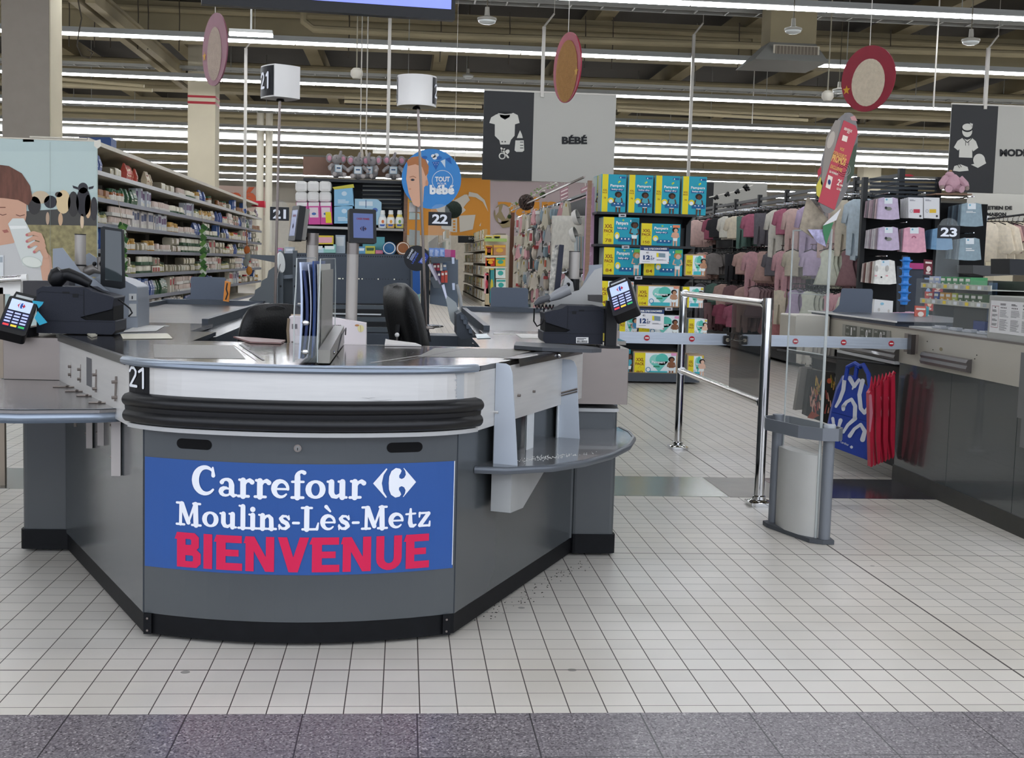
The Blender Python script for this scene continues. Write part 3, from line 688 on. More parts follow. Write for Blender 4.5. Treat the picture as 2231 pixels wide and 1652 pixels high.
# heavy condensed capitals
def cap(D, c, x, y, w, h, mt, L, t=.36, tv=.21):
    tw = t*w; tvh = tv*h
    R = lambda a, b0, c2, d: D.rect(x+a*w, y+b0*h, x+c2*w, y+d*h, mt, L)
    if c == 'I': R(0, 0, 1, 1)
    if c == 'E':
        R(0, 0, t, 1); R(t, 0, 1, tv); R(t, 1-tv, .98, 1); R(t, .5-tv*.45, .86, .5+tv*.45); D.poly([(x-.1*w, y+.80*h), (x, y+.80*h), (x, y+1.0*h)], mt, L)
    if c == 'B':
        R(0, 0, t, 1); D.poly([(x-.1*w, y+.80*h), (x, y+.80*h), (x, y+1.0*h)], mt, L)
        for (yb, yt, xr) in ((.0, .53, 1.), (.47, 1., .92)):
            ro = [(t, yb), (xr-.18, yb), (xr, yb+.12), (xr, yt-.12), (xr-.18, yt), (t, yt)]; k = tv*.86
            ri = [(t, yb+k), (xr-.36, yb+k), (xr-.32, yb+k+.03), (xr-.32, yt-k-.03), (xr-.36, yt-k), (t, yt-k)]
            for i in range(5): D.poly([(x+q[0]*w, y+q[1]*h) for q in (ro[i], ro[i+1], ri[i+1], ri[i])], mt, L)
    if c == 'N':
        q = .29; R(0, 0, q, 1); R(1-q, 0, 1, 1); D.poly([(x, y+h), (x+q*1.05*w, y+h), (x+w, y), (x+(1-q*1.05)*w, y)], mt, L+.3); D.poly([(x-.07*w, y+.80*h), (x, y+.80*h), (x, y+1.0*h)], mt, L)
    if c == 'V':
        q = .32; D.poly([(x-.04*w, y+h), (x+(q-.04)*w, y+h), (x+(.5+q/2)*w, y), (x+(.5-q/2)*w, y)], mt, L); D.poly([(x+1.04*w, y+h), (x+(1.04-q)*w, y+h), (x+(.5-q/2)*w, y), (x+(.5+q/2)*w, y)], mt, L+.3)
    if c == 'U':
        q = .31; ro = [(0, 1)]+[(.5+.5*cos(radians(a)), .34+.34*sin(radians(a))) for a in range(180, 361, 20)]+[(1, 1)]; ri = [(q, 1)]+[(.5+(.5-q)*cos(radians(a)), .36+.16*sin(radians(a))) for a in range(180, 361, 20)]+[(1-q, 1)]
        for i in range(len(ro)-1): D.poly([(x+p[0]*w, y+p[1]*h) for p in (ro[i], ro[i+1], ri[i+1], ri[i])], mt, L)
lay = [('B', 387, 466), ('I', 481, 506), ('E', 520, 565), ('N', 573, 632), ('V', 640, 701), ('E', 709, 765), ('N', 772, 832), ('U', 838, 902), ('E', 907, 962)]
lay = [('B', 390, 443), ('I', 449, 468), ('E', 477, 533), ('N', 540, 601), ('V', 611, 672), ('E', 681, 739), ('N', 746, 806), ('U', 817, 872), ('E', 881, 932)]
for c, a, d in lay: cap(D, c, (a-316)/669, .028, (d-a)/669, .315, SR, 3)
b.build('red_lettering', sign)

# ---- steel flanks with hooks, left
AL = Vector((-.79, 3.9)); DL = Vector((-.415, .91)); NL = Vector((-.91, -.415))
AR = Vector((.18, 3.9)); DR = Vector((.415, .91)); NR = Vector((.91, -.415))
def FLp(s_, o, z): p = AL+DL*s_+NL*o; return Vector((p.x, p.y, z))
def FRp(s_, o, z): p = AR+DR*s_+NR*o; return Vector((p.x, p.y, z))
# hooks: thin rods with studs
b = MB()
for (s_, za, zb) in ((.222, .795, .715), (.53, .79, .712), (.80, .785, .72), (.98, .78, .72)):
    b = MB(); b.tube([FLp(s_, .033, za), FLp(s_, .036, zb)], .0035, STEEL, 6)
    for z in (za-.018, zb+.012): b.tube([FLp(s_, .03, z), FLp(s_, .047, z)], .006, STEEL, 6)
    b.build('bag_hook_rod', I)
b = MB(); b.add([FLp(.70, .034, .72), FLp(.61, .034, .72), FLp(.61, .034, .82), FLp(.70, .034, .82)], [(0, 1, 2, 3)], mat('grey_inset', '#5a5a5e', .5, .1)); b.add([FLp(.64, .032, .705), FLp(.61, .032, .705), FLp(.60, .032, .735), FLp(.65, .032, .735)], [(0, 1, 2, 3)], C('#151515')); b.build('slot_cover', I)
# left bagging shelf
ZL = .682
pl = [(-.872, 4.13), (-.96, 4.07), (-1.2, 4.02), (-1.55, 4.05), (-1.85, 4.25), (-2.0, 4.6), (-2.02, 5.02), (-1.325, 5.02)]
b = MB(); b.prism(pl, 'z', ZL-.004, ZL+.006, mat('tray_grey', '#8b8886', .25, .5, var=.05, vscale=5)); tl = b.build('bagging_shelf', I)
b = MB(); b.sweep([(-.01, -.034), (.006, -.034), (.016, -.027), (.021, -.013), (.018, .001), (.008, .009), (-.006, .009)], pl[:7], ZL, ALU)
b.tube([(-.872, 4.13, ZL-.006), (-.872, 4.125, ZL-.006)], .0001, ALU, 4); b.build('shelf_rim', tl)
b = MB()
for (x, y, w) in ((-1.20, 4.72, .16), (-1.13, 4.58, .14), (-1.06, 4.44, .13), (-.97, 4.24, .13)):
    b = MB()
    b.tube([(x-w/2, y, ZL+.009), (x+w/2-.02, y+.01, ZL+.009)], .0035, STEEL, 6)
    for q in (-.03, .04): b.ball((x+q, y+.003, ZL+.012), (.007, .007, .004), STEEL, 8)
    b.build('bag_holder_rod', tl)
# brackets under the left shelf
def bracket(x, y, zt, zb, w=.022, d=.03, m_=None):
    b = MB(); m_ = m_ or mat('bracket_metal', '#b3aca7', .45, .2); b.box(x-w/2, x+w/2, y-.004, y, zb, zt, m_); b.box(x-w/2, x-w/2+.004, y, y+d, zb, zt, m_); b.box(x+w/2-.004, x+w/2, y, y+d, zb, zt, m_)
    n = 2
    for k in range(n): z = zb+(zt-zb)*(.3+.5*k); b.tube([(x-w/2-.006, y+.006, z), (x-w/2, y+.006, z)], .004, STEEL, 6)
    o = b.build('shelf_bracket', I); return o
for (px, pb, Y, w) in ((195, 977, 4.55, .022), (220, 971, 4.4, .022), (253, 1037, 4.15, .030)):
    p = at(px, pb, Y); bracket(p.x, Y, ZL-.012, p.z, w)
for px in (163, 166):
    p = at(px, 930, 4.7); b = MB(); b.tube([(p.x, 4.7, p.z), (p.x, 4.7, ZL-.01)], .003, STEEL, 6); b.build('shelf_bracket', I)
# steel cash boxes at both ends
b = MB(); b.rbox(-1.54, -1.318, 4.985, 5.42, .69, .852, STEEL, .004); b.build('steel_box', I)
b = MB(); b.rbox(.69, .912, 5.0, 5.42, .632, .858, STEEL, .004); b.build('steel_box', I)
b = MB(); b.box(-1.55, -1.30, 5.0, 5.45, .60, .69, GREYP); b.build('box_base', I)
# right flank: white plate with two openings, two fins
WP = mat('white_enamel', '#cfd3d4', .35, var=.05, vscale=6)
b = MB()
def rq(s0, s1, z0, z1, o=.031): b.add([FRp(s0, o, z0), FRp(s1, o, z0), FRp(s1, o, z1), FRp(s0, o, z1)], [(0, 1, 2, 3)], WP); b.add([FRp(s0, o-.004, z0), FRp(s1, o-.004, z0), FRp(s1, o-.004, z1), FRp(s0, o-.004, z1)], [(3, 2, 1, 0)], WP)
rq(.24, 1.22, .70, .846); rq(.24, .42, .52, .70); rq(.57, .65, .50, .70); rq(.93, 1.2, .50, .70)
b.build('white_side_plate', I)
b = MB(); DKI = C('#2a2f36', .5)
b.add([FRp(.42, .004, .50), FRp(.57, .004, .50), FRp(.57, .004, .70), FRp(.42, .004, .70)], [(0, 1, 2, 3)], DKI); b.add([FRp(.65, .004, .50), FRp(.93, .004, .50), FRp(.93, .004, .70), FRp(.65, .004, .70)], [(0, 1, 2, 3)], DKI)
b.build('plate_opening', I)
def fin(s_, zb, zt, wt, wb, name='bag_fin'):
    b = MB(); mt = mat('fin_enamel', '#b9c0c8', .35, var=.05, vscale=5)
    prof = [(.031, zb), (.031+wb, zb), (.031+wb*.93, zb+.08), (.031+wt*1.05, zt-.03), (.031+wt*.85, zt-.006), (.031+wt*.6, zt), (.031, zt)]
    v = []
    for ds in (0, .006): v += [FRp(s_+ds, o, z) for o, z in prof]
    n = len(prof); f = [tuple(range(n)), tuple(range(2*n-1, n-1, -1))]+[(i, i+n, (i+1) % n+n, (i+1) % n) for i in range(n)]
    b.add(v, f, mt); o = b.build(name, I)
    return o
fin(.235, .512, .862, .055, .085); fin(.955, .50, .83, .06, .085)
b = MB(); b.tube([FRp(.955, .02, .695), FRp(.952, .10, .72)], .004, STEEL, 6); b.tube([FRp(.955, .02, .685), FRp(.952, .10, .71)], .003, STEEL, 6)
for (s_, z) in ((.46, .735), (.62, .735), (.37, .715)): b.tube([FRp(s_, .02, z), FRp(s_, .042, z)], .005, STEEL, 6)
b.tube([FRp(.235, .03, .70), FRp(.235, .045, .70)], .005, CHROME, 6)
b.build('peg', I)
# dark front lip of the right deck and the grey flap
b = MB(); LIP = mat('dark_lip', '#3d3b3c', .15, .6)
b.add([FRp(.42, .05, .838), FRp(1.18, .05, .838), FRp(1.2, .045, .862), FRp(.42, .045, .866)], [(0, 1, 2, 3)], LIP); b.add([FRp(.42, .045, .866), FRp(1.2, .045, .862), FRp(1.2, -.02, .864), FRp(.42, -.02, .864)], [(0, 1, 2, 3)], LIP)
b.build('deck_lip', I)
b = MB(); b.ball(FRp(.86, .052, .852), .009, CHROME, 10); b.build('chrome_stud', I)
b = MB(); p = FRp(1.02, .05, .866)
pf = [(.42, 4.74), (.52, 4.66), (.70, 4.62), (.745, 4.66), (.74, 4.74), (.70, 4.82), (.45, 4.98)]
b.prism(pf, 'z', .866, .880, C('#4a4c50', .4)); b.build('plastic_flap', I, bev=.004)
# right bagging shelf, lower
ZR = .522
pr_ = [(.215, 4.07), (.24, 4.03), (.34, 4.015), (.50, 4.08), (.62, 4.19), (.74, 4.36), (.85, 4.6), (.905, 4.8), (.915, 4.95), (.90, 5.09), (.705, 5.09)]
b = MB(); b.prism(pr_, 'z', ZR-.012, ZR+.006, TRAY); tr = b.build('bagging_shelf', I)
b = MB(); b.sweep([(0, -.016), (.006, -.015), (.01, -.006), (.009, .003), (.004, .008), (-.006, .008)], pr_[1:10], ZR, mat('rim_grey', '#5b6066', .3, .3)); b.build('shelf_rim', tr)
b = MB(); b.box(.200, .232, 4.022, 4.036, ZR-.012, ZR+.006, mat('chipboard', '#8a6a52', .8, var=.3, vscale=200)); b.build('broken_corner', tr)
b = MB(); rr = random.Random(5)
for i in range(170):
    a = rr.gauss(0, .07); c = rr.gauss(0, .022); x = .50+a; y = 4.24+a*.7+c; q = rr.uniform(.0006, .0018); b.box(x-q, x+q, y-q, y+q, ZR+.006, ZR+.0072, C('#d9d7d2', .9))
tag(b.build('white_crumbs', tr), kind='stuff')
b = MB(); pw = [(.275, .37), (.40, .365), (.62, .455), (.62, .508), (.275, .508)]
v = [FRp((x-.25)*1.0+.2, .03, z) for x, z in pw]+[FRp((x-.25)*1.0+.2, .10, z) for x, z in pw]
n = 5; b.add(v, [tuple(range(n-1, -1, -1)), tuple(range(n, 2*n))]+[(i, (i+1) % n, n+(i+1) % n, n+i) for i in range(n)], mat('bracket_plate', '#a3a4a2', .5, .1, var=.06)); b.build('shelf_bracket', I)
# conveyor belts with raised side rails
BELT = mat('belt_rubber', '#55514b', .28, .0, var=.2, vscale=5, coat=.3)
for (x0, x1, lb) in ((-1.56, -.96, 'l'), (.42, .93, 'r')):
    b = MB(); b.box(x0, x1, 6.1, 8.45, .84, .862, BELT); bt = b.build('conveyor_belt', I)
    b = MB(); b.box(x0-.03, x0, 6.1, 8.5, .84, .885, GREYD); b.box(x1, x1+.03, 6.1, 8.5, .84, .885, GREYD); b.box(x0-.03, x1+.03, 8.45, 8.56, .80, .892, GREYD); b.build('side_rail', bt)
    b = MB(); b.box(x0-.05, x1+.05, 5.46, 6.1, .845, .862, DECK); b.box(x0, x1-.1, 5.8, 5.83, .862, .865, C('#d8d5cd', .2)); b.box(x0+.1, x0+.35, 5.5, 5.8, .862, .864, mat('scale_plate', '#c1beb6', .3, .3)); b.build('scanner_deck', I)
    b = MB(); b.box(x0-.06, x1+.06, 8.52, 8.62, .862, .880, WHITE); b.build('belt_end_cap', I)
b = MB(); rr = random.Random(12); DBR = C('#2a2724', .9)
for i in range(90):
    a = rr.random(); x = .30+a*.45+rr.gauss(0, .03); y = 4.15+a*.8-abs(rr.gauss(0, .05)); q = rr.uniform(.001, .005); b.box(x, x+q, y, y+q*.6, .0, .002, DBR)
tag(b.build('floor_debris'), 'dark crumbs of dirt on the tiles along the right flank of the curved island', 'debris', None, 'stuff')
# ================================================================== things on and in the till island
def pp(mb, pts, Y, dep, mt, smooth=False):
    """upright slab: outline at depth Y, thickness dep backwards"""
    q = [at(x, y, Y) for x, y in pts]
    mb.prism([(p.x, p.z) for p in q], 'y', Y, Y+dep, mt, None, smooth); return mb
KN = C('#121419', .4); WN = C('#e9ecf2', .5)
def lane_lamp(px, pyt, pyb, Y, bx, by, lab, black, name='lane_lamp', sq=None):
    c = at(px, (pyt+pyb)/2, Y); h = (pyb-pyt)/2732*Y; r = .0915
    foot = atz(bx, by, .865) if False else at(bx, by, Y+.05)
    t = thing(name, lab, 'lane lamp', (foot.x, foot.y, .866), 0, 'lane lamps on poles')
    b = MB(); n = 24; z0 = -h/2; z1 = h/2; SHD = mat('lamp_shade_white', '#e2dfd9', .6)
    b.lathe([(r, z0), (r*1.01, z0+.004), (r*1.0, z0+.006), (r*1.0, z1-.006), (r*1.01, z1-.003), (r, z1)], c, SHD, n); b.lathe([(r-.004, z1), (r-.004, z0)], c, C('#d9d2b8'), n)
    b.lathe([(r, z1-.012), (.001, z1-.010)], c, SHD, n); b.build('shade', t)
    if sq is not None:
        t.children[0].data.materials; o_ = t.children[0]; bpy.data.objects.remove(o_)
        s_ = .066; X = Matrix.Translation(c) @ Matrix.Rotation(sq, 4, 'Z'); pl_ = []
        for k in range(4):
            for j in range(6): u = -1+2*j/6; a_ = pi/2*k; x_ = u*s_; y_ = -s_-.010*(1-u*u); pl_.append((x_*cos(a_)-y_*sin(a_), x_*sin(a_)+y_*cos(a_)))
        b = MB(); b.prism(pl_, 'z', z0, z1, SHD, X, True); b.build('shade', t, angle=30)
    b = MB(); fn = lambda a, z, o: Vector((c.x+(r*1.0+.0012+o)*cos(a), c.y+(r*1.0+.0012+o)*sin(a), c.z+z))
    D = Deco(b, (0, 0, 0), (1, 0, 0), (0, 0, 1), .0012, fn)
    if sq is not None:
        D = Deco(b, (0, 0, 0), (1, 0, 0), (0, 0, 1), .0012, lambda y, z, o: X @ Vector((-s_-.010*(1-(y/s_)**2)-.0012-o, -y, z))); D.rect(-s_*.96, z0+.006, s_*.96, z1-.006, KN, 1, 8); glyph2(D, -.045, -.034, .042, .072, WN, 3, .012); glyph1(D, .012, -.034, .03, .072, WN, 3, .012)
    for (a0, a1, dg) in black:
        D.rect(a0, z0+.012, a1, z1-.008, KN, 1, 8); w = (a1-a0)*.4; m_ = a0+(a1-a0)*.08
        if dg == '21': glyph2(D, m_, -.03, w, .062, WN, 3, .0085); glyph1(D, m_+w*1.25, -.03, w*.75, .062, WN, 3, .0085)
        else: glyph2(D, m_, -.03, w, .062, WN, 3, .0085); glyph2(D, m_+w*1.15, -.03, w, .062, WN, 3, .0085)
    b.build('number_panel', t)
    b = MB(); top = Vector((c.x, c.y, c.z+z1-.02)); b.tube([Vector((foot.x, foot.y, .866)), top], .0065, mat('pole_brown_steel', '#7a706a', .3, .7), 8); b.lathe([(.02, 0), (.016, .01), (.005, .016)], (c.x, c.y, c.z+z0-.01), BLACK, 10); b.build('pole', t)
    b = MB(); b.lathe([(.04, 0), (.04, .006), (.012, .012)], (foot.x, foot.y, .866), STEEL, 14); b.build('base', t)
    return t
lane_lamp(611, 147, 214, 6.0, 598, 715, 'white drum lamp with number 21 facing front on a thin pole', [], sq=radians(34))
lane_lamp(908, 168, 232, 6.0, 930, 655, 'white drum lamp bare in front, its numbers turned sideways, on a leaning pole', [(-.66, .5, '22'), (2.5, 3.42, '22')])
# customer displays on grey posts
def display(px, pyt, pyb, Y, w, rz, polex, poley, lab):
    c = at(px, (pyt+pyb)/2, Y); h = (pyb-pyt)/2732*Y
    f = Vector((at(polex, 740, Y).x, Y, .80)); t = thing('customer_display', lab, 'display', f)
    b = MB(); tp = at(polex, poley, Y).z
    b.tube([(f.x, Y, .80), (f.x+.003, Y, tp-.05)], .0235, POLEM, 20); b.tube([(f.x+.003, Y, tp-.05), (f.x+.003, Y, tp)], .0245, mat('pole_collar', '#847d78', .35, .5), 20)
    b.build('post', t)
    X = Matrix.Translation(c) @ Matrix.Rotation(rz, 4, 'Z') @ Matrix.Rotation(radians(-7), 4, 'X')
    b = MB(); b.prism(rrect(-w/2, w/2, -h/2, h/2, .006), 'y', -.012, .016, BLACK, X); b.prism(rrect(-w/2+.01, w/2-.006, -h/2+.006, h/2-.008, .004), 'y', .016, .034, mat('screen_back', '#77736b', .4), X); b.build('housing', t)
    b = MB(); D = Deco(b, X @ Vector((-w/2+.016, -.0125, -h/2+.02)), (X.to_3x3() @ Vector((w-.030, 0, 0))), (X.to_3x3() @ Vector((0, 0, h-.038))), .0006)
    D.rect(0, 0, 1, 1, mat('screen_blue', '#3a4a7c', .3, emit=.35), 1)
    D.text('CAISSE FERMEE', .16, .74, .66, .08, C('#7c2232'), 2, .03); logo(D, .33, .28, .34, .2, C('#1b2550'), C('#3b2030'), 2); b.build('screen', t)
    b = MB(); b.tube([X @ Vector((0, .02, -h/2+.015)), Vector((f.x, Y, tp-.02))], .008, BLACK, 8); b.build('bracket', t)
    return t
display(789, 457, 530, 5.15, .112, radians(17), 764, 527, 'black customer display with blue screen reading till closed, on a grey post')
display(646, 450, 525, 5.3, .125, radians(-72), 677, 508, 'black customer display turned edge-on, on a grey post behind the leaflet holder')
# lane number plates on clear acrylic
def number_plate(px0, py0, px1, py1, Y, zb, txt, lab, top=26):
    a = at(px0, py1, Y); c = at(px1, py0, Y); w = c.x-a.x; h = c.z-a.z
    t = thing('lane_number_sign', lab, 'number sign', (a.x+w/2, Y, zb), 0, 'lane number signs')
    b = MB(); r = w*.42; pts = [(a.x-.0, zb), (c.x, zb), (c.x, c.z)]+[(a.x+w/2+r*cos(radians(q)), c.z+.005+r*.75*sin(radians(q))) for q in range(0, 181, 20)]+[(a.x, c.z)]
    b.prism(pts, 'y', Y+.003, Y+.006, GLASS); b.build('acrylic_holder', t)
    b = MB(); b.box(a.x, c.x, Y, Y+.003, a.z, c.z, KN); D = front(b, a.x, Y, a.z, w, h, .001)
    t2 = .17
    D.text(txt, .16, .14, .68, .70, WN, 2, .035)
    b.build('number_plate', t)
number_plate(588, 452, 630, 480, 8.45, 1.22, '21', 'small black sign 21 in clear acrylic behind the edge-on display')
number_plate(933, 463, 984, 491, 8.45, 1.22, '22', 'small black sign 22 in clear acrylic below the blue round sign')
# leaflet holder on the front edge
t = thing('leaflet_holder', 'clear acrylic leaflet holder full of papers standing on the curved front deck', 'leaflet holder', (-.30, 4.4, .865))
b = MB(); y0, y1 = 3.90, 4.86
pf = [(y0, .868), (y0, 1.03), (y0+.05, 1.10), (y0+.07, 1.185), (y1-.05, 1.19), (y1, 1.12), (y1, .868)]
for x in (-.335, -.262): b.prism(pf, 'x', x-.0015, x+.0015, GLASS)
b.prism([(-.335, .868), (-.262, .868), (-.262, .95), (-.335, .95)], 'y', y0, y0+.003, GLASS)
for x in (-.335, -.262):
    b.tube([(x, y0, .868), (x, y0, 1.03), (x, y0+.05, 1.10), (x, y0+.07, 1.187)], .0022, GLASSE, 5)
    b.tube([(x, y0+.07, 1.187), (x, y1-.05, 1.19), (x, y1, 1.12), (x, y1, .87)], .0018, GLASSE, 5)
b.build('acrylic_case', t)
def sheet(x0, y0, y1, z0, z1, col, bend, name='leaflets', n=8, th=.003):
    b = MB(); v = []; m_ = C(col, .4)
    for i in range(n+1):
        z = z0+(z1-z0)*i/n; x = x0+bend*sin(pi*i/n)
        for dx in (0, th):
            for y in (y0, y1): v.append((x+dx, y, z))
    f = []
    for i in range(n):
        a = i*4; c = a+4; f += [(a, a+1, c+1, c), (a+2, c+2, c+3, a+3), (a, c, c+2, a+2), (a+1, a+3, c+3, c+1)]
    f += [(0, 2, 3, 1), (n*4, n*4+1, n*4+3, n*4+2)]
    b.add(v, f, m_, True); return b.build(name, t)
for (x, a, c, z0, z1, col, bend, th) in ((-.327, 3.97, 4.5, .873, 1.175, '#c9d3ea', .006, .006), (-.318, 3.98, 4.5, .873, 1.15, '#26345f', .012, .008), (-.303, 4.0, 4.55, .873, 1.17, '#dfe4f0', .010, .002), (-.290, 4.02, 4.6, .873, 1.18, '#2c4a86', .004, .004), (-.282, 4.1, 4.8, .873, 1.17, '#c9c7be', .004, .003), (-.272, 4.2, 4.82, .873, 1.15, '#8d8a82', .0, .003)): sheet(x, a, c, z0, z1, col, bend, 'leaflet', th=th)
b = MB(); b.prism([(3.905, .866), (3.93, .905), (4.82, .935), (4.86, .866)], 'x', -.262, -.225, mat('bracket_grey', '#8d8a84', .3, .3)); b.build('foot', t)
b = MB()
for (y, z) in ((3.903, .90), (3.903, .99)): b.ball((-.30, y, z), (.012, .008, .009), CHROME, 8)
b.ball((-.223, 4.1, .885), (.004, .008, .006), CHROME, 8); b.build('clamp', t)
b = MB(); b.tube([(-.224, 4.35, .87), (-.222, 4.6, .915), (-.215, 4.75, .93), (-.22, 4.84, .90)], .0025, BLACK, 6); b.build('cable', t)
# white carton behind the deck
t = thing('cardboard_box', 'open white printed cardboard carton standing behind the glossy front deck', 'box', (-.31, 5.05, .80))
CW = C('#e6dcdc', .7); q = [at(x, y, 5.0) for x, y in ((630, 690), (712, 692), (797, 706), (797, 760), (630, 760))]
b = MB(); b.prism([(p.x, p.z) for p in q], 'y', 5.0, 5.12, CW); b.prism([(p.x-.004, p.z+.004) for p in (q[0], q[1])]+[(q[1].x, q[3].z), (q[4].x-.004, q[3].z)], 'y', 5.12, 5.14, C('#b9a68b')); b.build('carton', t)
b = MB(); D = pxd(b, 4.999, .0008)
for (x, y) in ((718, 708), (636, 706)):
    rr = random.Random(x)
    xx = x
    while xx < x+24 and not (x == 636 and xx > 648): w = rr.uniform(.8, 2); D.poly([(xx, y), (xx+w, y), (xx+w, y+11), (xx, y+11)], C('#33302f'), 1); xx += w+rr.uniform(.6, 1.6)
D.ell(786, 716, 7, 8, C('#e8dca6'), 1, 14); D.ell(778, 709, 5, 2.2, C('#c58a52'), 1, 10); D.line([(785, 709), (786, 723)], .8, C('#b99a5a'), 2); D.bars(635, 747, 7, -4, C('#5a4e4c'), 2)
b.build('printing', t)
b = MB(); b.tube([at(629, 694, 5.0), at(627, 720, 5.0), at(629, 752, 5.0)], .006, C('#8b7b66'), 6); b.build('open_flap', t)
# cashier chairs
def chair(cx, cy, rz, zt, lab, tilt=0.):
    t = thing('cashier_chair', lab, 'chair', (cx, cy, .0), rz, 'cashier chairs')
    b = MB(); X = Matrix.Translation((0, .16, zt-.24)) @ Matrix.Rotation(radians(-9+tilt), 4, 'X')
    n = 9; v = []; f = []
    # padded backrest as a rounded slab
    for s_ in (-1, 1):
        for i in range(n+1):
            for j in range(n+1):
                u = -1+2*i/n; w = -1+2*j/n
                rx = .215*(1-.10*max(0, w)**2) ; k = (1-abs(u)**4)*(1-abs(w)**4)
                x = u*rx*(1-.12*abs(w)**6); z = w*.24*(1-.06*abs(u)**4); y = s_*(.006+.045*k**.45)+.03*u*u
                v.append((x, y, z))
    m1 = (n+1)**2
    for i in range(n):
        for j in range(n):
            a = i*(n+1)+j; f.append((a, a+n+1, a+n+2, a+1)); a += m1; f.append((a, a+1, a+n+2, a+n+1))
    for i in range(n):
        for (p, q) in ((i*(n+1), (i+1)*(n+1)), ((i+1)*(n+1)+n, i*(n+1)+n)): f.append((p, p+m1, q+m1, q))
        for (p, q) in ((i+1, i), (n*(n+1)+i, n*(n+1)+i+1)): f.append((p, p+m1, q+m1, q))
    b.add(v, f, LEATHER, True, X); b.build('backrest', t, local=True, angle=80)
    b = MB(); b.tube([X @ Vector((-.2*cos(q), .02, .235*sin(q))) for q in [radians(a) for a in range(0, 181, 15)]], .003, C('#3a3a3c'), 5); b.build('piping', t, local=True)
    b = MB(); b.prism(rrect(-.22, .22, -.24, .18, .08, 5), 'z', .48, .56, LEATHER); b.build('seat', t, local=True, bev=.02)
    b = MB(); b.tube([(0, .2, .5), (0, .25, .62), (0, .22, zt-.2)], .016, BLACK, 8); b.build('back_bracket', t, local=True)
    b = MB(); b.cyl((0, 0, .08), (0, 0, .48), .028, CHROME, 12); b.build('column', t, local=True)
    b = MB()
    for k in range(5): a = 2*pi*k/5; b.tube([(0, 0, .1), (.28*cos(a), .28*sin(a), .05)], [.03, .018], BLACK, 8); b.ball((.28*cos(a), .28*sin(a), .028), .026, BLACK, 8)
    b.build('base', t, local=True)
c1 = at(512, 712, 5.75); chair(c1.x+.02, 5.78, radians(232), .985, 'black leather cashier chair, only the rounded top of its back above the left deck')
c2 = at(958, 690, 5.9); chair(c2.x+.02, 5.95, radians(108), 1.09, 'black leather cashier chair turned sideways, its tall back leaning right', -4)
# document printers
def printer(x0, x1, Y, zb, zt, d, lab, flip=False):
    w = x1-x0; t = thing('slip_printer', lab, 'printer', ((x0+x1)/2, Y+d/2, zb))
    F = (lambda a: x1-a*w) if flip else (lambda a: x0+a*w); h = zt-zb
    out = [(0, 0), (.96, 0), (1, .08), (1, .30), (.62, .30), (.55, .36), (.96, .55), (.985, .8), (.70, .92), (.62, 1.), (.08, 1.0), (.0, .92)]
    b = MB(); b.prism([(F(a), zb+c*h) for a, c in out], 'y', Y, Y+d, NAVYP); b.build('body', t, bev=.004)
    b = MB(); b.box(min(F(.56), F(.97)), max(F(.56), F(.97)), Y+.008, Y+d-.01, zb+.3*h, zb+.6*h, C('#050506', .8)); b.build('paper_slot', t)
    b = MB(); D = Deco(b, (min(x0, x1), Y-.0012, zb), (w, 0, 0), (0, 0, h), .0008); fx = (lambda a: 1-a) if flip else (lambda a: a); LN = C('#0b0c10', .6)
    D.line([(fx(.60), .96), (fx(.60), .42), (fx(.66), .33), (fx(.8), .31)], .006, LN, 1); D.line([(fx(.01), .27), (fx(.97), .27)], .006, LN, 1); D.line([(fx(.02), .84), (fx(.06), .89), (fx(.35), .87), (fx(.6), .83)], .006, LN, 1)
    D.rect(min(fx(.33), fx(.42)), .86, max(fx(.33), fx(.42)), .9, LN, 1); D.rect(min(fx(.46), fx(.53)), .78, max(fx(.46), fx(.53)), .86, LN, 1)
    b.build('groove', t)
    return t
a = at(80, 728, 5.06); c = at(251, 628, 5.06)
tp = printer(a.x, c.x, 5.06, .866, c.z, .20, 'charcoal slip printer at the left end beside the card reader')
a = at(1183, 745, 5.10); c = at(1316, 668, 5.10)
tq = printer(a.x, c.x, 5.10, .868, c.z, .20, 'charcoal slip printer at the right end with a white serial sticker', True)
b = MB(); D = pxd(b, 5.098, .0008); D.poly([(1255, 735), (1282, 735), (1282, 748), (1255, 748)], PAPER, 1); rr = random.Random(2)
for i in range(9): D.poly([(1257+i*2.6, 742), (1257+i*2.6+rr.uniform(.6, 1.8), 742), (1257+i*2.6+1.5, 747), (1257+i*2.6, 747)], C('#222'+'222'), 2)
D.poly([(1257, 737), (1277, 737), (1277, 738.2), (1257, 738.2)], C('#222222'), 2); D.poly([(1257, 739.5), (1272, 739.5), (1272, 740.6), (1257, 740.6)], C('#222222'), 2); b.build('serial_sticker', tq)
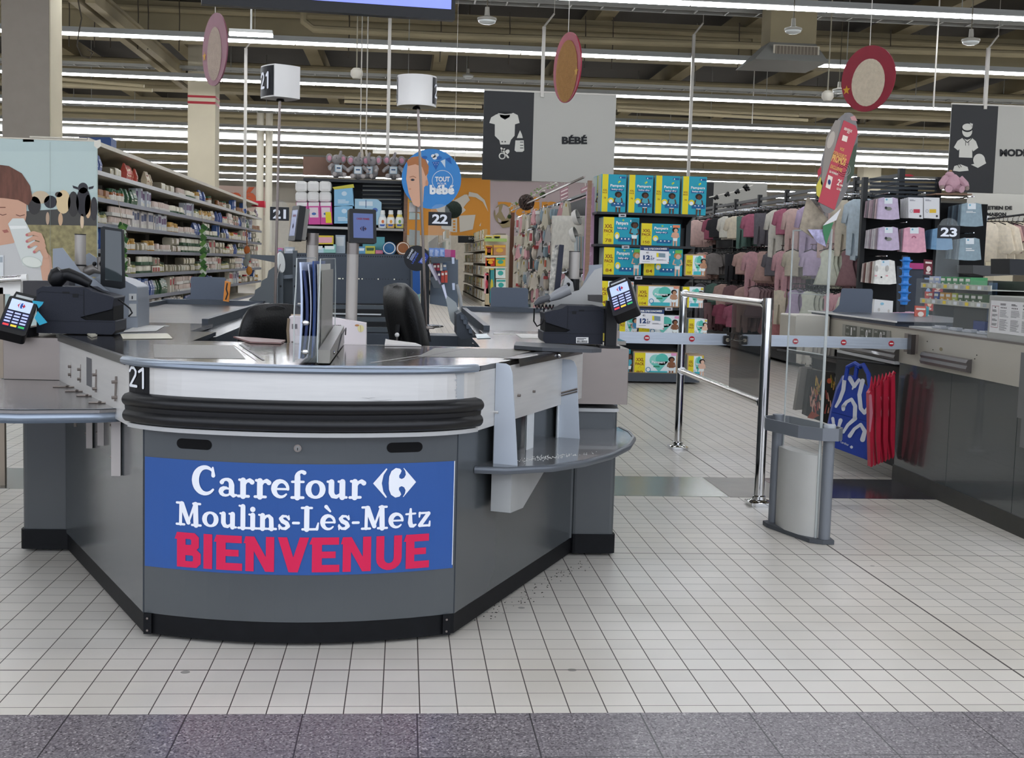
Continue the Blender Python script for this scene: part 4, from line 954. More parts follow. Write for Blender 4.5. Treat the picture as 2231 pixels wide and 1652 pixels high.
# card readers
def reader(c, rz, tilt, sc_, lab, post=None, tag_=False, roll=0):
    t = thing('card_reader', lab, 'card reader', (c.x, c.y, post if post is not None else c.z-.06), 0, 'card readers')
    X = Matrix.Translation(c) @ Matrix.Rotation(rz, 4, 'Z') @ Matrix.Rotation(roll, 4, 'Y') @ Matrix.Rotation(tilt, 4, 'X') @ Matrix.Scale(sc_, 4)
    b = MB(); b.prism(rrect(-.042, .042, -.085, .07, .01), 'y', -.016, .022, BLACK, X); b.prism([(-.036, .066), (.036, .066), (.032, .105), (-.03, .105)], 'y', -.004, .026, BLACK, X); b.build('casing', t, bev=.002)
    R3 = X.to_3x3()
    def DD(mb): return Deco(mb, X @ Vector((-.042, -.0165, -.085)), R3 @ Vector((.084, 0, 0)), R3 @ Vector((0, 0, .155)), .0005)
    b = MB(); D = DD(b); D.rect(.12, .62, .88, .93, mat('reader_screen', '#a9b8dc', .3, emit=.55), 1); logo(D, .38, .70, .28, .16, C('#2450a0'), C('#c23040'), 2); b.build('screen', t)
    b = MB(); D = DD(b); KW = mat('lit_key', '#b9c2f0', emit=.3); D.rect(.08, .14, .92, .6, C('#12163a'), 1)
    for r_ in range(4):
        for k in range(3): D.rect(.12+k*.27, .27+r_*.085, .33+k*.27, .315+r_*.085, KW, 2)
    for k, cc in enumerate(('#d8343a', '#e2c236', '#2fa65a')): D.rect(.12+k*.27, .17, .33+k*.27, .225, mat('key_'+cc[1:], cc, emit=.4), 2)
    b.build('keypad', t)
    b = MB(); D = Deco(b, X @ Vector((-.026, -.0045, .078)), R3 @ Vector((.052, 0, 0)), R3 @ Vector((0, 0, .014)), .0005); D.rect(0, 0, 1, 1, C('#b9bcbc'), 1); b.build('label_strip', t)
    return t, X
r1 = at(1357, 652, 4.98)
t, X = reader(r1, radians(-16), radians(-50), 1.22, 'black card reader on a post above the right steel box', .858, roll=radians(-24))
b = MB(); p = at(1332, 700, 5.06); b.box(p.x-.022, p.x+.022, 5.05, 5.09, .86, r1.z-.01, BLACK); b.tube([(p.x, 5.07, r1.z-.03), (p.x+.03, 5.03, r1.z)], .02, BLACK, 8); b.build('post', t)
b = MB(); b.box(p.x-.05, p.x+.035, 5.03, 5.12, .858, .866, BLACK); b.build('base', t)
b = MB(); b.box(p.x+.024, p.x+.030, 5.07, 5.1, .862, .99, STEEL); b.build('steel_strip', t)
r2 = at(38, 692, 4.98)
t, X = reader(r2, radians(10), radians(-48), 1.25, 'black card reader with a bright blue cloth tag, left end of the island', .852, roll=radians(14))
b = MB(); b.box(r2.x-.04, r2.x+.04, 5.0, 5.12, .853, r2.z-.04, BLACK); b.build('base', t)
b = MB(); BT = C('#35a6c4', .6); pp(b, [(70, 655), (95, 658), (92, 664), (84, 672), (80, 663), (72, 661)], 4.97, .003, BT); pp(b, [(82, 678), (103, 703), (86, 709), (75, 693)], 4.97, .003, BT); b.build('blue_tag', t)
# handheld scanner on the left printer
def tube_px(b, pts, Y, r, mt, n=10): b.tube([at(x, y, Y) for x, y in pts], r, mt, n)
t = thing('barcode_scanner', 'black handheld barcode scanner lying on the left printer', 'scanner', at(150, 628, 5.15))
b = MB(); tube_px(b, [(112, 618), (120, 612), (128, 600), (136, 592)], 5.12, [.022, .034, .038, .028], BLACK, 12); tube_px(b, [(124, 602), (150, 598), (175, 608), (196, 619)], 5.12, [.024, .026, .023, .018], BLACK, 12); b.build('scanner_body', t)
b = MB(); tube_px(b, [(190, 620), (215, 633), (240, 643), (262, 655), (283, 672), (288, 682), (280, 690)], 5.14, .0035, BLACK, 6); b.build('cord', t)
b = MB(); pp(b, [(124, 622), (140, 624), (158, 632), (146, 633), (130, 627)], 5.13, .02, PAPER); tag(b.build('receipt', origin=tuple(at(140, 632, 5.13))), 'curled white receipt under the black scanner', 'receipt')
# dark case behind the left printer and grey till stand
t = thing('till_stand', 'grey steel till stand with pointed side plates at the left end', 'till stand', (-1.33, 5.5, .86))
b = MB(); GP = mat('stand_grey', '#8c929a', .4, .1)
pp(b, [(115, 542), (136, 540), (176, 592), (200, 604), (243, 640), (248, 690), (115, 690)], 5.55, .006, GP); b.build('side_plate', t)
b = MB(); pp(b, [(160, 600), (160, 570), (194, 551), (214, 565), (222, 605)], 5.75, .006, GP); b.build('side_plate', t)
b = MB(); pp(b, [(200, 610), (222, 598), (270, 610), (298, 625), (300, 650), (300, 715), (270, 720), (200, 700)], 5.6, .25, GP); b.build('cabinet', t, bev=.006)
b = MB(); pp(b, [(281, 640), (297, 640), (297, 655), (281, 655)], 5.595, .004, C('#c9c9c6')); pp(b, [(281, 662), (297, 662), (297, 690), (281, 690)], 5.595, .004, C('#b9b9b6')); pp(b, [(287, 645), (289, 645), (289, 652), (287, 652)], 5.592, .003, BLACK); b.build('cover_plate', t)
b = MB(); p = at(175, 512, 5.62); b.cyl((p.x, 5.62, .87), (p.x, 5.62, p.z), .0235, POLEM, 20); b.cyl((p.x, 5.62, p.z), (p.x, 5.62, p.z+.004), .0245, BLACK, 20); q = at(175, 578, 5.62); b.lathe([(.026, -.003), (.0275, 0), (.026, .003)], (q.x, q.y, q.z), BLACK, 18)
q = at(170, 590, 5.58); b.ball((q.x, q.y, q.z), .008, BLACK, 8); b.build('post', t)
b = MB(); tube_px(b, [(186, 592), (205, 585), (222, 592), (222, 560)], 5.62, .022, mat('arm_grey', '#7b7671', .4, .3), 12); q = at(206, 575, 5.6); b.ball(tuple(q), .010, BLACK, 10); b.build('arm', t)
b = MB(); pp(b, [(50, 612), (150, 612), (150, 660), (50, 660)], 5.45, .10, C('#3c3a3c', .45)); b.build('terminal_case', t)
t = thing('monitor', 'black flat monitor turned sideways at the left end, reflecting the hall', 'monitor', at(244, 628, 5.5))
a = at(221, 495, 5.42); c = at(268, 628, 5.42)
b = MB(); pp(b, [(219, 496), (226, 493), (267, 500), (270, 627), (262, 630), (225, 624), (219, 618)], 5.42, .03, C('#0e1114', .3)); b.build('casing', t, bev=.003)
b = MB(); pp(b, [(229, 500), (264, 505), (266, 614), (229, 610)], 5.418, .002, mat('dark_glass', '#3b4244', .06, coat=.5)); b.build('screen', t)
b = MB(); p = at(232, 560, 5.45); b.tube([p, at(222, 575, 5.6)], .012, BLACK, 8); b.build('mount', t)
# right till stand with a grey scanner
t = thing('till_stand', 'grey steel till stand with a pointed side plate at the right end', 'till stand', (.68, 5.4, .86))
b = MB(); pp(b, [(1190, 665), (1215, 645), (1262, 632), (1296, 588), (1312, 583), (1312, 660), (1315, 668), (1188, 668)], 5.32, .006, mat('stand_pale', '#aaa9a6', .4, .1)); b.build('side_plate', t)
b = MB(); pp(b, [(1268, 625), (1283, 590), (1283, 578), (1312, 576), (1312, 600), (1290, 640), (1250, 640)], 5.5, .006, GP); b.build('side_plate', t)
b = MB(); p = at(1252, 549, 5.45); b.cyl((p.x, 5.45, .87), (p.x, 5.45, p.z), .0235, POLEM, 20); b.cyl((p.x, 5.45, p.z), (p.x, 5.45, p.z+.003), .0245, BLACK, 20)
q = at(1238, 620, 5.3); b.ball(tuple(q), .009, BLACK, 8); q = at(1252, 608, 5.44); b.tube([(q.x, 5.43, q.z-.05), (q.x, 5.43, q.z)], .02, BLACK, 10); b.build('post', t)
b = MB(); pp(b, [(1225, 628), (1232, 600), (1248, 615), (1252, 640), (1225, 640)], 5.4, .01, mat('stand_pale', '#aaa9a6')); b.build('joint_plate', t)
b = MB(); pp(b, [(1285, 643), (1313, 643), (1313, 660), (1285, 656)], 5.2, .06, C('#4c4a49')); b.build('terminal_case', t)
t = thing('barcode_scanner', 'grey handheld barcode scanner hanging beside the right printer', 'scanner', at(1200, 650, 5.2))
b = MB(); tube_px(b, [(1196, 652), (1215, 642), (1240, 630)], 5.2, [.012, .022, .024], mat('scanner_grey', '#8e8f91', .35), 12); tube_px(b, [(1165, 664), (1176, 655), (1198, 648)], 5.2, [.008, .016, .014], C('#5a5a5c', .35), 10); b.build('scanner_body', t)
b = MB(); tube_px(b, [(1164, 672), (1163, 700), (1170, 711), (1180, 706), (1186, 690), (1184, 672)], 5.18, .0035, BLACK, 6)
for i in range(5): tube_px(b, [(1166+i*8, 664), (1170+i*8, 674), (1174+i*8, 664)], 5.17, .004, BLACK, 6)
b.build('coiled_cord', t)
t = thing('monitor', 'thin dark monitor seen edge-on beside the right till stand', 'monitor', at(1212, 630, 5.4))
b = MB(); pp(b, [(1219, 533), (1229, 534), (1224, 592), (1220, 632), (1208, 634)], 5.4, .16, C('#15182a', .35)); b.build('casing', t, bev=.003)
b = MB(); pp(b, [(1204, 545), (1218, 534), (1207, 632), (1197, 650), (1196, 620)], 5.42, .003, mat('flower_sheet', '#b5b0a4', .5, var=.6, vscale=60)); b.build('plastic_sleeve', t)
# magazine rack between the tills
t = thing('magazine_rack', 'charcoal metal magazine rack with a perforated centre panel between the tills', 'rack', (-.36, 8.7, 0))
RK = mat('rack_charcoal', '#353d47', .45, .1, var=.04); RK2 = mat('rack_grey', '#474e53', .45, .1); Y = 8.62
b = MB(); pp(b, [(646, 551), (896, 555), (896, 662), (646, 660)], Y, .03, RK); D = pxd(b, Y-.002, .0008)
for i in range(48): D.ell(650+i*5.1, 556+i*.09, 1.1, 1.6, C('#11151a'), 1, 6)
for i, x in enumerate(range(654, 892, 6)):
    if i % 5 != 3: D.ell(x, 606+(x-650)*.013, .9, 1.1, C('#171b20'), 1, 6)
for x in (655, 741, 747, 782, 789, 824, 859, 738): D.ell(x, 606+(x-650)*.013, 1.6, 1.6, C('#f6f2dc'), 2, 8)
b.build('centre_panel', t)
b = MB()
for (y0, y1, dz) in ((664, 672, .05), (690, 699, .1), (712, 722, .16)):
    pp(b, [(642, y0), (898, y0+3), (898, y1+3), (642, y1)], Y-dz, .10, RK2)
b.build('rail', t)
b = MB(); pp(b, [(690, 682), (830, 685), (830, 687), (690, 684)], Y-.08, .1, C('#dfe3e4')); b.build('shelf_edge', t)
for (x0, x1) in ((606, 617), (638, 647), (895, 899), (917, 935)):
    b = MB(); pp(b, [(x0, 546), (x1, 546), (x1, 730), (x0, 730)], Y-.02, .06, RK2 if x0 != 917 else C('#25282b'))
    p = at((x0+x1)/2, 700, Y); b.box(p.x-.02, p.x+.02, Y, Y+.04, 0, .8, RK2)
    D = pxd(b, Y-.022, .0008)
    if x1-x0 > 8:
        for y in (580, 624, 678): D.ell((x0+x1)/2, y, 2.2, 2.6, C('#0c0e10'), 1, 8)
    b.build('upright', t)
b = MB(); pp(b, [(615, 600), (642, 598), (642, 606), (615, 608)], Y, .02, C('#6a7178')); pp(b, [(617, 552), (642, 552), (642, 720), (617, 720)], Y+.1, .01, RK2); b.build('cross_plate', t)
b = MB(); pp(b, [(545, 555), (606, 557), (606, 567), (598, 572), (546, 562)], Y-.05, .03, RK2); b.build('top_arm', t)
b = MB(); pp(b, [(606, 575), (585, 590), (582, 605), (570, 612), (568, 624), (556, 632), (554, 644), (543, 652), (542, 664), (530, 672), (528, 690), (606, 700)], Y-.06, .02, mat('fin_grey', '#54595b', .45, .1)); b.build('stepped_side', t)
b = MB(); pp(b, [(940, 560), (998, 566), (998, 672), (936, 662)], Y+.05, .02, mat('rack_blue', '#596571', .45)); b.build('side_panel', t)
b = MB(); pp(b, [(937, 562), (985, 560), (993, 563), (993, 568), (940, 572)], Y-.1, .03, RK2); b.build('top_arm', t)
b = MB(); pp(b, [(936, 605), (952, 600), (975, 640), (960, 628), (945, 628)], Y-.15, .02, RK2); b.build('stepped_side', t)
b = MB(); tube_px(b, [(995, 620), (1003, 650), (1006, 685)], Y-.1, .012, C('#a5a6a4', .4), 8); b.build('bent_tube', t)
b = MB(); pp(b, [(984, 561), (990, 561), (990, 575), (985, 575)], Y-.12, .004, C('#c8d2e4')); b.build('price_tag', t); b = MB(); pp(b, [(985, 617), (991, 617), (991, 632), (986, 632)], Y-.12, .004, C('#c8d2e4')); b.build('price_tag', t)
# printed packets on the side panel
for i, (x0, y0, x1, y1, col) in enumerate(((944, 574, 951, 590, '#7b2634'), (952, 574, 958, 590, '#a33040'), (959, 573, 964, 590, '#c9c3b8'), (965, 573, 973, 588, '#62738c'), (944, 592, 952, 614, '#53304c'), (953, 592, 960, 614, '#4a3a55'), (961, 591, 968, 616, '#b8453a'), (969, 590, 975, 616, '#c7503e'))):
    b = MB(); pp(b, [(x0, y0), (x1, y0), (x1, y1), (x0, y1)], Y-.05, .05, C(col)); D = pxd(b, Y-.052, .0008); D.poly([(x0+1, y0+4), (x1-1, y0+4), (x1-1, y0+9), (x0+1, y0+9)], C('#e6ddd0'), 1)
    tag(b.build('sweets_packet', origin=tuple(at(x0, y1, Y-.05))), 'small %s sweets packet on the blue-grey rack side, %s' % (['dark red', 'red', 'cream', 'slate blue', 'plum', 'violet', 'brick red', 'orange red'][i], 'upper row' if i < 4 else 'lower row'), 'packet', 'sweets packets on the rack side')
for i in range(3):
    b = MB(); x = 935+i*11.5; pp(b, [(x, 540), (x+11, 541), (x+11, 560), (x, 559)], Y+.1, .04, C('#5687d6')); D = pxd(b, Y+.098, .0008); D.bars(x+1.5, 557, 8, -14, C('#d9e6fa'), 5, 1, .5, i)
    tag(b.build('booklet', origin=tuple(at(x, 560, Y+.1))), 'light blue printed booklet on top of the rack side, beside the pink box', 'booklet', 'light blue booklets')
b = MB(); pp(b, [(962, 543), (992, 545), (992, 562), (962, 559)], Y+.25, .1, C('#b8417e')); tag(b.build('box', origin=tuple(at(970, 560, Y+.25))), 'plain pink box on top of the rack side', 'box')
# white plastic bag and papers behind the chair
b = MB(); pp(b, [(975, 645), (994, 660), (998, 675), (990, 710), (982, 700), (972, 655)], 6.4, .05, mat('thin_bag', '#a9b0b0', .3, alpha=.8)); tag(b.build('plastic_bag', origin=tuple(at(985, 705, 6.4))), 'thin translucent plastic bag behind the sideways chair', 'bag')
for i, (x0, y0, x1, y1) in enumerate(((932, 577, 950, 610), (936, 578, 958, 618), (962, 622, 973, 655))):
    b = MB(); pp(b, [(x0, y0), (x0+6, y0-3), (x1+3, y1), (x1, y1+2)], 7.0+.04*i, .004, C(['#b9b3bd', '#8d8694', '#dcdff0'][i])); tag(b.build('flyer', origin=tuple(at(x1, y1, 7+.04*i))), ['pale grey flyer leaning in the stack above the sideways chair', 'darker mauve flyer leaning in the stack above the sideways chair', 'bright white flyer just behind the sideways chair'][i], 'flyer', 'flyers by the chair')
# till keyboard things right of the chair
t = thing('coin_tray', 'dark grey plastic coin tray stepped beside the sideways chair', 'coin tray', at(1010, 720, 6.2))
b = MB(); pp(b, [(995, 685), (1005, 680), (1018, 692), (1020, 705), (1028, 716), (1030, 735), (1005, 740), (995, 730)], 6.1, .3, GREYD); b.build('tray_body', t)
b = MB()
for i in range(4): pp(b, [(1003+i*6, 686+i*10), (1010+i*6, 688+i*10), (1012+i*6, 698+i*10), (1004+i*6, 696+i*10)], 6.08, .02, C('#59616b'))
b.build('coin_cup', t)
b = MB(); q = at(925, 713, 6.2); b.lathe([(.001, 0), (.075, 0), (.095, .004), (.09, .01), (.001, .006)], (q.x, 6.2, q.z), mat('dish_metal', '#6b6862', .2, .7), 20); b.cyl((q.x, 6.2, .0), (q.x, 6.2, q.z), .012, BLACK, 8); tag(b.build('change_dish', origin=(q.x, 6.2, 0)), 'round dark change dish on a stem left of the sideways chair', 'dish')
b = MB(); pp(b, [(886, 722), (935, 722), (940, 745), (880, 742)], 6.1, .25, C('#2d2d2f')); pp(b, [(898, 724), (932, 724), (932, 733), (898, 733)], 6.09, .01, C('#76716c')); tag(b.build('cash_till', origin=tuple(at(905, 744, 6.1))), 'dark cash till below the change dish', 'till')
b = MB(); q = at(865, 700+34, 5.6); b.tube([(q.x, 5.6, .80), (q.x, 5.6, q.z+.005)], .003, STEEL, 6); b.ball((q.x, 5.6, q.z+.008), .011, C('#d5d3cf', .25), 10); tag(b.build('lever', origin=(q.x, 5.6, .8)), 'small lever with a pale ball knob behind the deck', 'lever')
# round black sticker disc and white disc
t = thing('scan_sign', 'round black sign with white and blue writing hanging at the rack', 'sign', at(908, 563, 8.2)); q = t.location
b = MB(); b.cyl((q.x, 8.2, q.z), (q.x, 8.206, q.z), .083, KN, 32); b.build('disc', t)
b = MB(); cs, sn = cos(radians(62)), sin(radians(62))
def rot(x, y, o): return Vector((q.x+x*cs-y*sn, 8.199-o, q.z+x*sn+y*cs))
D = Deco(b, (0, 0, 0), (1, 0, 0), (0, 0, 1), .0008, rot)
D.text('SCANNEZ', -.03, .045, .07, .012, WN, 1, .02); D.bars(-.03, .02, .07, .02, C('#9aa4c8'), 3); D.text('LIQUIDE', -.045, .002, .08, .013, C('#4a66c8'), 1, .02)
D.poly([(-.02, -.02), (.06, -.03), (.05, -.06), (-.01, -.065)], C('#2a3f96'), 1); D.bars(-.01, -.055, .05, .03, C('#aab6e6'), 4, 2)
b.build('printing', t)
b = MB(); q2 = at(612, 572, 6.3); b.lathe([(.001, -.006), (.05, -.004), (.052, 0), (.05, .004), (.001, .006)], (0, 0, 0), C('#e6e8e4', .4), 24, Matrix.Translation(q2) @ Matrix.Rotation(radians(-6), 4, 'Y') @ Matrix.Rotation(radians(76), 4, 'Z') @ Matrix.Rotation(pi/2, 4, 'X'))
b.tube([q2, (at(600, 640, 6.05).x, 6.05, q2.z-.1)], .002, STEEL, 5); tag(b.build('round_disc', origin=tuple(q2)), 'plain white disc seen nearly edge-on beside the left lamp pole', 'disc')
# belt deflector plates
def deflector(px, Y, lab, zb=.88, w=.30):
    t = thing('belt_divider_plate', lab, 'divider plate', (px, Y, zb), 0, 'grey divider plates on the belts')
    b = MB(); h = .17; pts = [(0, 0), (w*1.16, 0), (w*1.08, .012), (w*.9, .035), (w*.86, .05), (w*.86, h-.015), (w*.84, h-.004), (w*.80, h), (.015, h), (.004, h-.004), (0, h-.015)]
    b.prism([(px+x, zb+z) for x, z in pts], 'y', Y, Y+.006, mat('divider_grey', '#515a68', .5)); b.build('plate', t); return t
p = at(1068, 680, 8.56); deflector(p.x, 8.56, 'grey divider plate on the right belt end of the island', p.z)
# mirrored one on the left belt
p = at(492, 660, 8.56); t = thing('belt_divider_plate', 'grey divider plate on the left belt end of the island', 'divider plate', (p.x, 8.56, p.z), 0, 'grey divider plates on the belts')
b = MB(); w = .27; h = .17; pts = [(0, 0), (w*1.16, 0), (w*1.08, .012), (w*.9, .035), (w*.86, .05), (w*.86, h-.015), (w*.84, h-.004), (w*.80, h), (.015, h), (.004, h-.004), (0, h-.015)]
b.prism([(p.x-x, p.z+z) for x, z in pts], 'y', 8.56, 8.566, mat('divider_grey', '#515a68', .5)); b.build('plate', t)
p = at(492, 656, 8.4)
b = MB(); pp(b, [(490, 612), (502, 615), (498, 658), (486, 656)], 8.4, .03, C('#d98a3c')); D = pxd(b, 8.398, .001); D.line([(495, 618), (493, 630), (496, 640), (492, 652)], 3, C('#2a2320'), 1); tag(b.build('magazine', origin=tuple(p)), 'orange and black magazine on edge beside the left divider plate', 'magazine')
# papers and leaflets on the deck
def flat(pts, z, mt, name, lab, cat, grp=None, Z0=None, th=.0015):
    b = MB(); q = [atz(x, y, z) for x, y in pts]; b.prism([(p.x, p.y) for p in q], 'z', z, z+th, mt); o = b.build(name, origin=tuple(q[0])); tag(o, lab, cat, grp); return o
flat([(262, 728), (365, 727), (376, 738), (268, 739)], .8635, C('#d8d2bd', .5), 'paper_sheet', 'pale paper sheet with a yellow edge on the left deck', 'paper')
flat([(300, 710), (362, 709), (340, 722), (266, 724)], .8635, C('#d3d1cc', .5), 'paper_sheet', 'grey-white paper sheet under the reader cable near the left belt', 'paper')
flat([(508, 736), (560, 739), (622, 744), (612, 750), (545, 748)], .8635, C('#8f6f6a', .4), 'leaflet', 'crumpled reddish leaflet at the back of the front deck', 'leaflet', th=.006)
flat([(840, 741), (848, 743), (905, 750), (918, 755), (838, 754)], .8635, C('#d9d4cf', .5), 'leaflet', 'folded white leaflet at the back edge beside the ball lever', 'leaflet', th=.005)
flat([(190, 730), (205, 728), (212, 733), (200, 736)], .8635, C('#b9b4a4', .5), 'paper_scrap', 'small crumpled paper scrap beside the left printer', 'paper', th=.006)
flat([(1035, 729), (1060, 728), (1070, 737), (1040, 738)], .8635, mat('flyer_print', '#c9d6dc', .3, var=.4, vscale=30), 'flyer', 'shiny coloured flyer on the right scanner deck', 'flyer')
for (x0, y0, x1, lab) in ((470, 700, 488, 'small white plastic bottle beside the left lamp pole'),):
    q = at(579, 712, 5.9); b = MB(); b.lathe([(.001, 0), (.018, 0), (.02, .01), (.02, .028), (.014, .036), (.01, .04), (.01, .045), (.001, .045)], (q.x, 5.9, .83), C('#aebfd4', .3), 12); tag(b.build('bottle', origin=(q.x, 5.9, .83)), lab, 'bottle')
# white metal things at the left picture edge
t = thing('trolley_frame', 'white plastic rack arm with a chrome rail at the left edge', 'rack', at(20, 650, 6.4))
b = MB(); tube_px(b, [(-40, 612), (58, 606)], 6.4, .016, CHROME, 12); b.build('chrome_rail', t); b = MB(); tube_px(b, [(48, 607), (60, 606)], 6.4, .021, WHITE, 12); b.build('rail_cap', t)
b = MB(); pp(b, [(-40, 618), (45, 614), (44, 650), (26, 652), (22, 641), (-40, 640)], 6.45, .05, WHITE); b.build('arm', t)
b = MB(); p = at(2, 700, 6.45); b.box(p.x-.012, p.x+.012, 6.45, 6.48, 0, 1.0, C('#9c8f80')); b.build('leg', t)
# ================================================================== lane 23, barriers, gate
t = thing('checkout_counter', 'long checkout of lane 23 with a pale steel side over dark grey panels', 'checkout', (3.2, 6.5, 0))
X3 = 2.85; SD = mat('steel_beige_side', '#b8b2a4', .42, .35, var=.05, vscale=3, rvar=.08); PD = mat('dark_green_grey_panel', '#454a49', .16, .2, var=.05, vscale=2, coat=.3)
b = MB(); b.box(X3+.015, 3.6, 5.3, 6.98, .09, .69, PD); b.build('front_body', t)
b = MB()
for (y0, y1) in ((5.30, 5.56), (5.565, 6.28), (6.285, 6.98)): b.box(X3, X3+.014, y0, y1, .09, .685, PD)
b.build('side_panel', t)
b = MB(); b.box(X3-.004, 3.6, 5.3, 6.99, 0, .09, mat('black_skirting', '#26251f', .45, var=.2, vscale=12)); b.build('kick_plate', t)
b = MB(); b.box(X3-.006, 3.6, 5.40, 8.18, .685, .885, SD); b.box(X3-.008, X3, 5.4, 8.18, .880, .890, STEEL); b.build('steel_side', t)
b = MB(); b.box(3.05, 3.6, 6.98, 8.6, .0, .685, C('#1b1c1e')); b.build('recess_back', t)
b = MB(); b.box(X3+.03, 3.55, 6.2, 8.6, .885, .888, BELT); b.build('conveyor_belt', t)
b = MB(); pt = at(1820, 690, 8.3); b.box(2.86, 3.5, 8.2, 8.62, .80, .90, GREYD); b.box(2.86, 3.55, 7.1, 8.62, .888, .912, mat('belt_side_navy', '#3b4456', .4)); b.box(2.85, 3.6, 7.06, 8.64, .912, .917, C('#4f5258', .3)); b.box(2.84, 2.85, 7.05, 8.64, .910, .919, WHITE); b.build('belt_end', t)
b = MB(); b.rbox(2.60, 2.83, 8.15, 8.5, .70, .90, SD, .01, 'y'); b.build('end_box', t)
# dark bumpers on the side
BP = mat('grey_brown_bumper', '#4d4845', .4, coat=.1)
for (y0, y1, z0) in ((6.05, 6.62, .705), (6.98, 7.9, .69)):
    pr5 = [(X3-.006, z0), (X3-.03, z0+.004), (X3-.037, z0+.02), (X3-.03, z0+.036), (X3-.037, z0+.05), (X3-.028, z0+.066), (X3-.006, z0+.07)]
    b = MB(); b.prism([(x, z) for x, z in pr5], 'y', y0, y1, BP); b.build('rubber_bumper', t)
b = MB(); b.box(X3-.03, X3+.2, 6.98, 7.95, .672, .69, PAINTG); b.build('bumper_rail', t)
# price tags of the bags
b = MB(); b.box(X3-.012, X3-.008, 7.12, 7.92, .782, .858, mat('frosted_strip', '#8b897f', .3))
DX = Deco(b, (X3-.0125, 0, 0), (0, -1, 0), (0, 0, 1), .0008)
for i, (y, w, d1, d2, l2) in enumerate(((7.86, .20, '1', '00', 'BLEU'), (7.60, .2, '0', '80', 'CABAS'), (7.37, .2, '0', '20', 'FRUIT'))):
    DX.rect(-y, .787, -y+w, .855, C('#57584f'), 1); DX.text('SAC', -y+.015, .835, .05, .013, C('#d8d6cc'), 2); DX.text(l2, -y+.015, .795, .06, .013, C('#b9b7ad'), 2); DX.text(d1, -y+.10, .795, .02 if d1 == '1' else .032, .05, WHITE, 2, .03); DX.text(d2, -y+.145, .83, .035, .017, WHITE, 2)
b.build('price_strip', t)
b = MB()
for (y, z) in ((6.6, .83), (6.52, .79), (6.0, .80), (6.02, .78)): b.tube([(X3-.009, y, z), (X3-.005, y, z)], .003, C('#2c2a28'), 6)
DX = Deco(b, (X3-.0065, 0, 0), (0, -1, 0), (0, 0, 1), .0008); DX.ell(-6.42, .80, .02, .01, C('#8d8366'), 1, 12)
b.build('screw', t)
# barrier arm bracket
b = MB(); b.box(X3-.03, X3-.004, 6.72, 6.86, .755, .86, STEEL); b.box(X3-.055, X3-.03, 6.70, 6.75, .75, .86, C('#3a3432', .3)); b.build('arm_bracket', t)
# grey cabinet with notices and its neighbours on the counter
t = thing('till_cabinet', 'grey steel till cabinet of lane 23 covered by a printed notice sheet', 'cabinet', (3.3, 5.9, .885))
b = MB(); b.box(X3+.005, 3.5, 5.35, 5.93, .886, 1.10, mat('cabinet_grey', '#a3a29b', .4, .2, var=.03)); b.build('body', t, bev=.004)
b = MB(); DX = Deco(b, (X3+.004, -5.91, .886), (0, -1, 0), (0, 0, 1), .0008); DX.o = Vector((X3+.004, 5.905, .886))
DX.rect(0, .035, .42, .19, C('#dedcd9', .3), 1); IN = C('#4a4747'); RD = C('#a35a60')
for (x0, y0, x1, y1) in ((.015, .06, .017, .165), (.085, .06, .087, .165), (.015, .06, .087, .062), (.015, .163, .087, .165)): DX.rect(x0, y0, x1, y1, RD, 2)
for i in range(4): DX.bars(.022, .07+.022*i, .055, .012, IN, 3, 2, .5, i)
DX.ell(.05, .158, .006, .004, IN, 2, 8)
for k in range(3):
    x = .10+k*.11; DX.bars(x, .17, .06, .010, IN, 2, 2, .6, k); DX.bars(x, .115, .09, .035, C('#8b8787'), 7, 2, .4, k+4); DX.bars(x, .05, .09, .055, C('#7a7676'), 12, 2, .4, k+9)
    for j in range(4): DX.ell(x+.01+j*.016, .158, .005, .0035, IN, 2, 8)
b.build('notice_sheet', t)
t2 = thing('display_shelf', 'clear shelf unit with small sweets packets beside the grey cabinet of lane 23', 'shelf', (3.3, 6.2, .885))
LG = mat('clear_strip', '#c9c9bd', .3, alpha=.8)
b = MB(); b.box(3.05, 3.08, 5.94, 6.75, .90, 1.17, mat('dark_interior', '#2d2c2b', .4)); b.box(3.04, 3.05, 6.25, 6.33, .90, 1.16, C('#6a7f9c')); b.build('back_panel', t2)
for z in (1.04, 1.125):
    b = MB(); b.box(2.87, 3.05, 5.94, 6.78, z-.004, z, LG); b.box(2.865, 2.87, 5.94, 6.78, z-.006, z+.022, LG)
    DX = Deco(b, (2.8645, 6.78, z-.004), (0, -1, 0), (0, 0, 1), .0008)
    for i in range(12): DX.rect(.03+i*.067, .003, .07+i*.067, .02, C(['#e2c94a', '#9ea3a5', '#dfe2e4', '#c9ccc0'][(i*7+int(z*100)) % 4]), 1)
    b.build('shelf', t2)
b = MB(); b.box(2.868, 2.872, 5.94, 6.85, .895, 1.17, GLASS); b.build('acrylic_front', t2)
b = MB(); b.box(2.86, 3.1, 5.94, 6.9, .886, .90, PAINTG); b.build('tray', t2)
k = 0
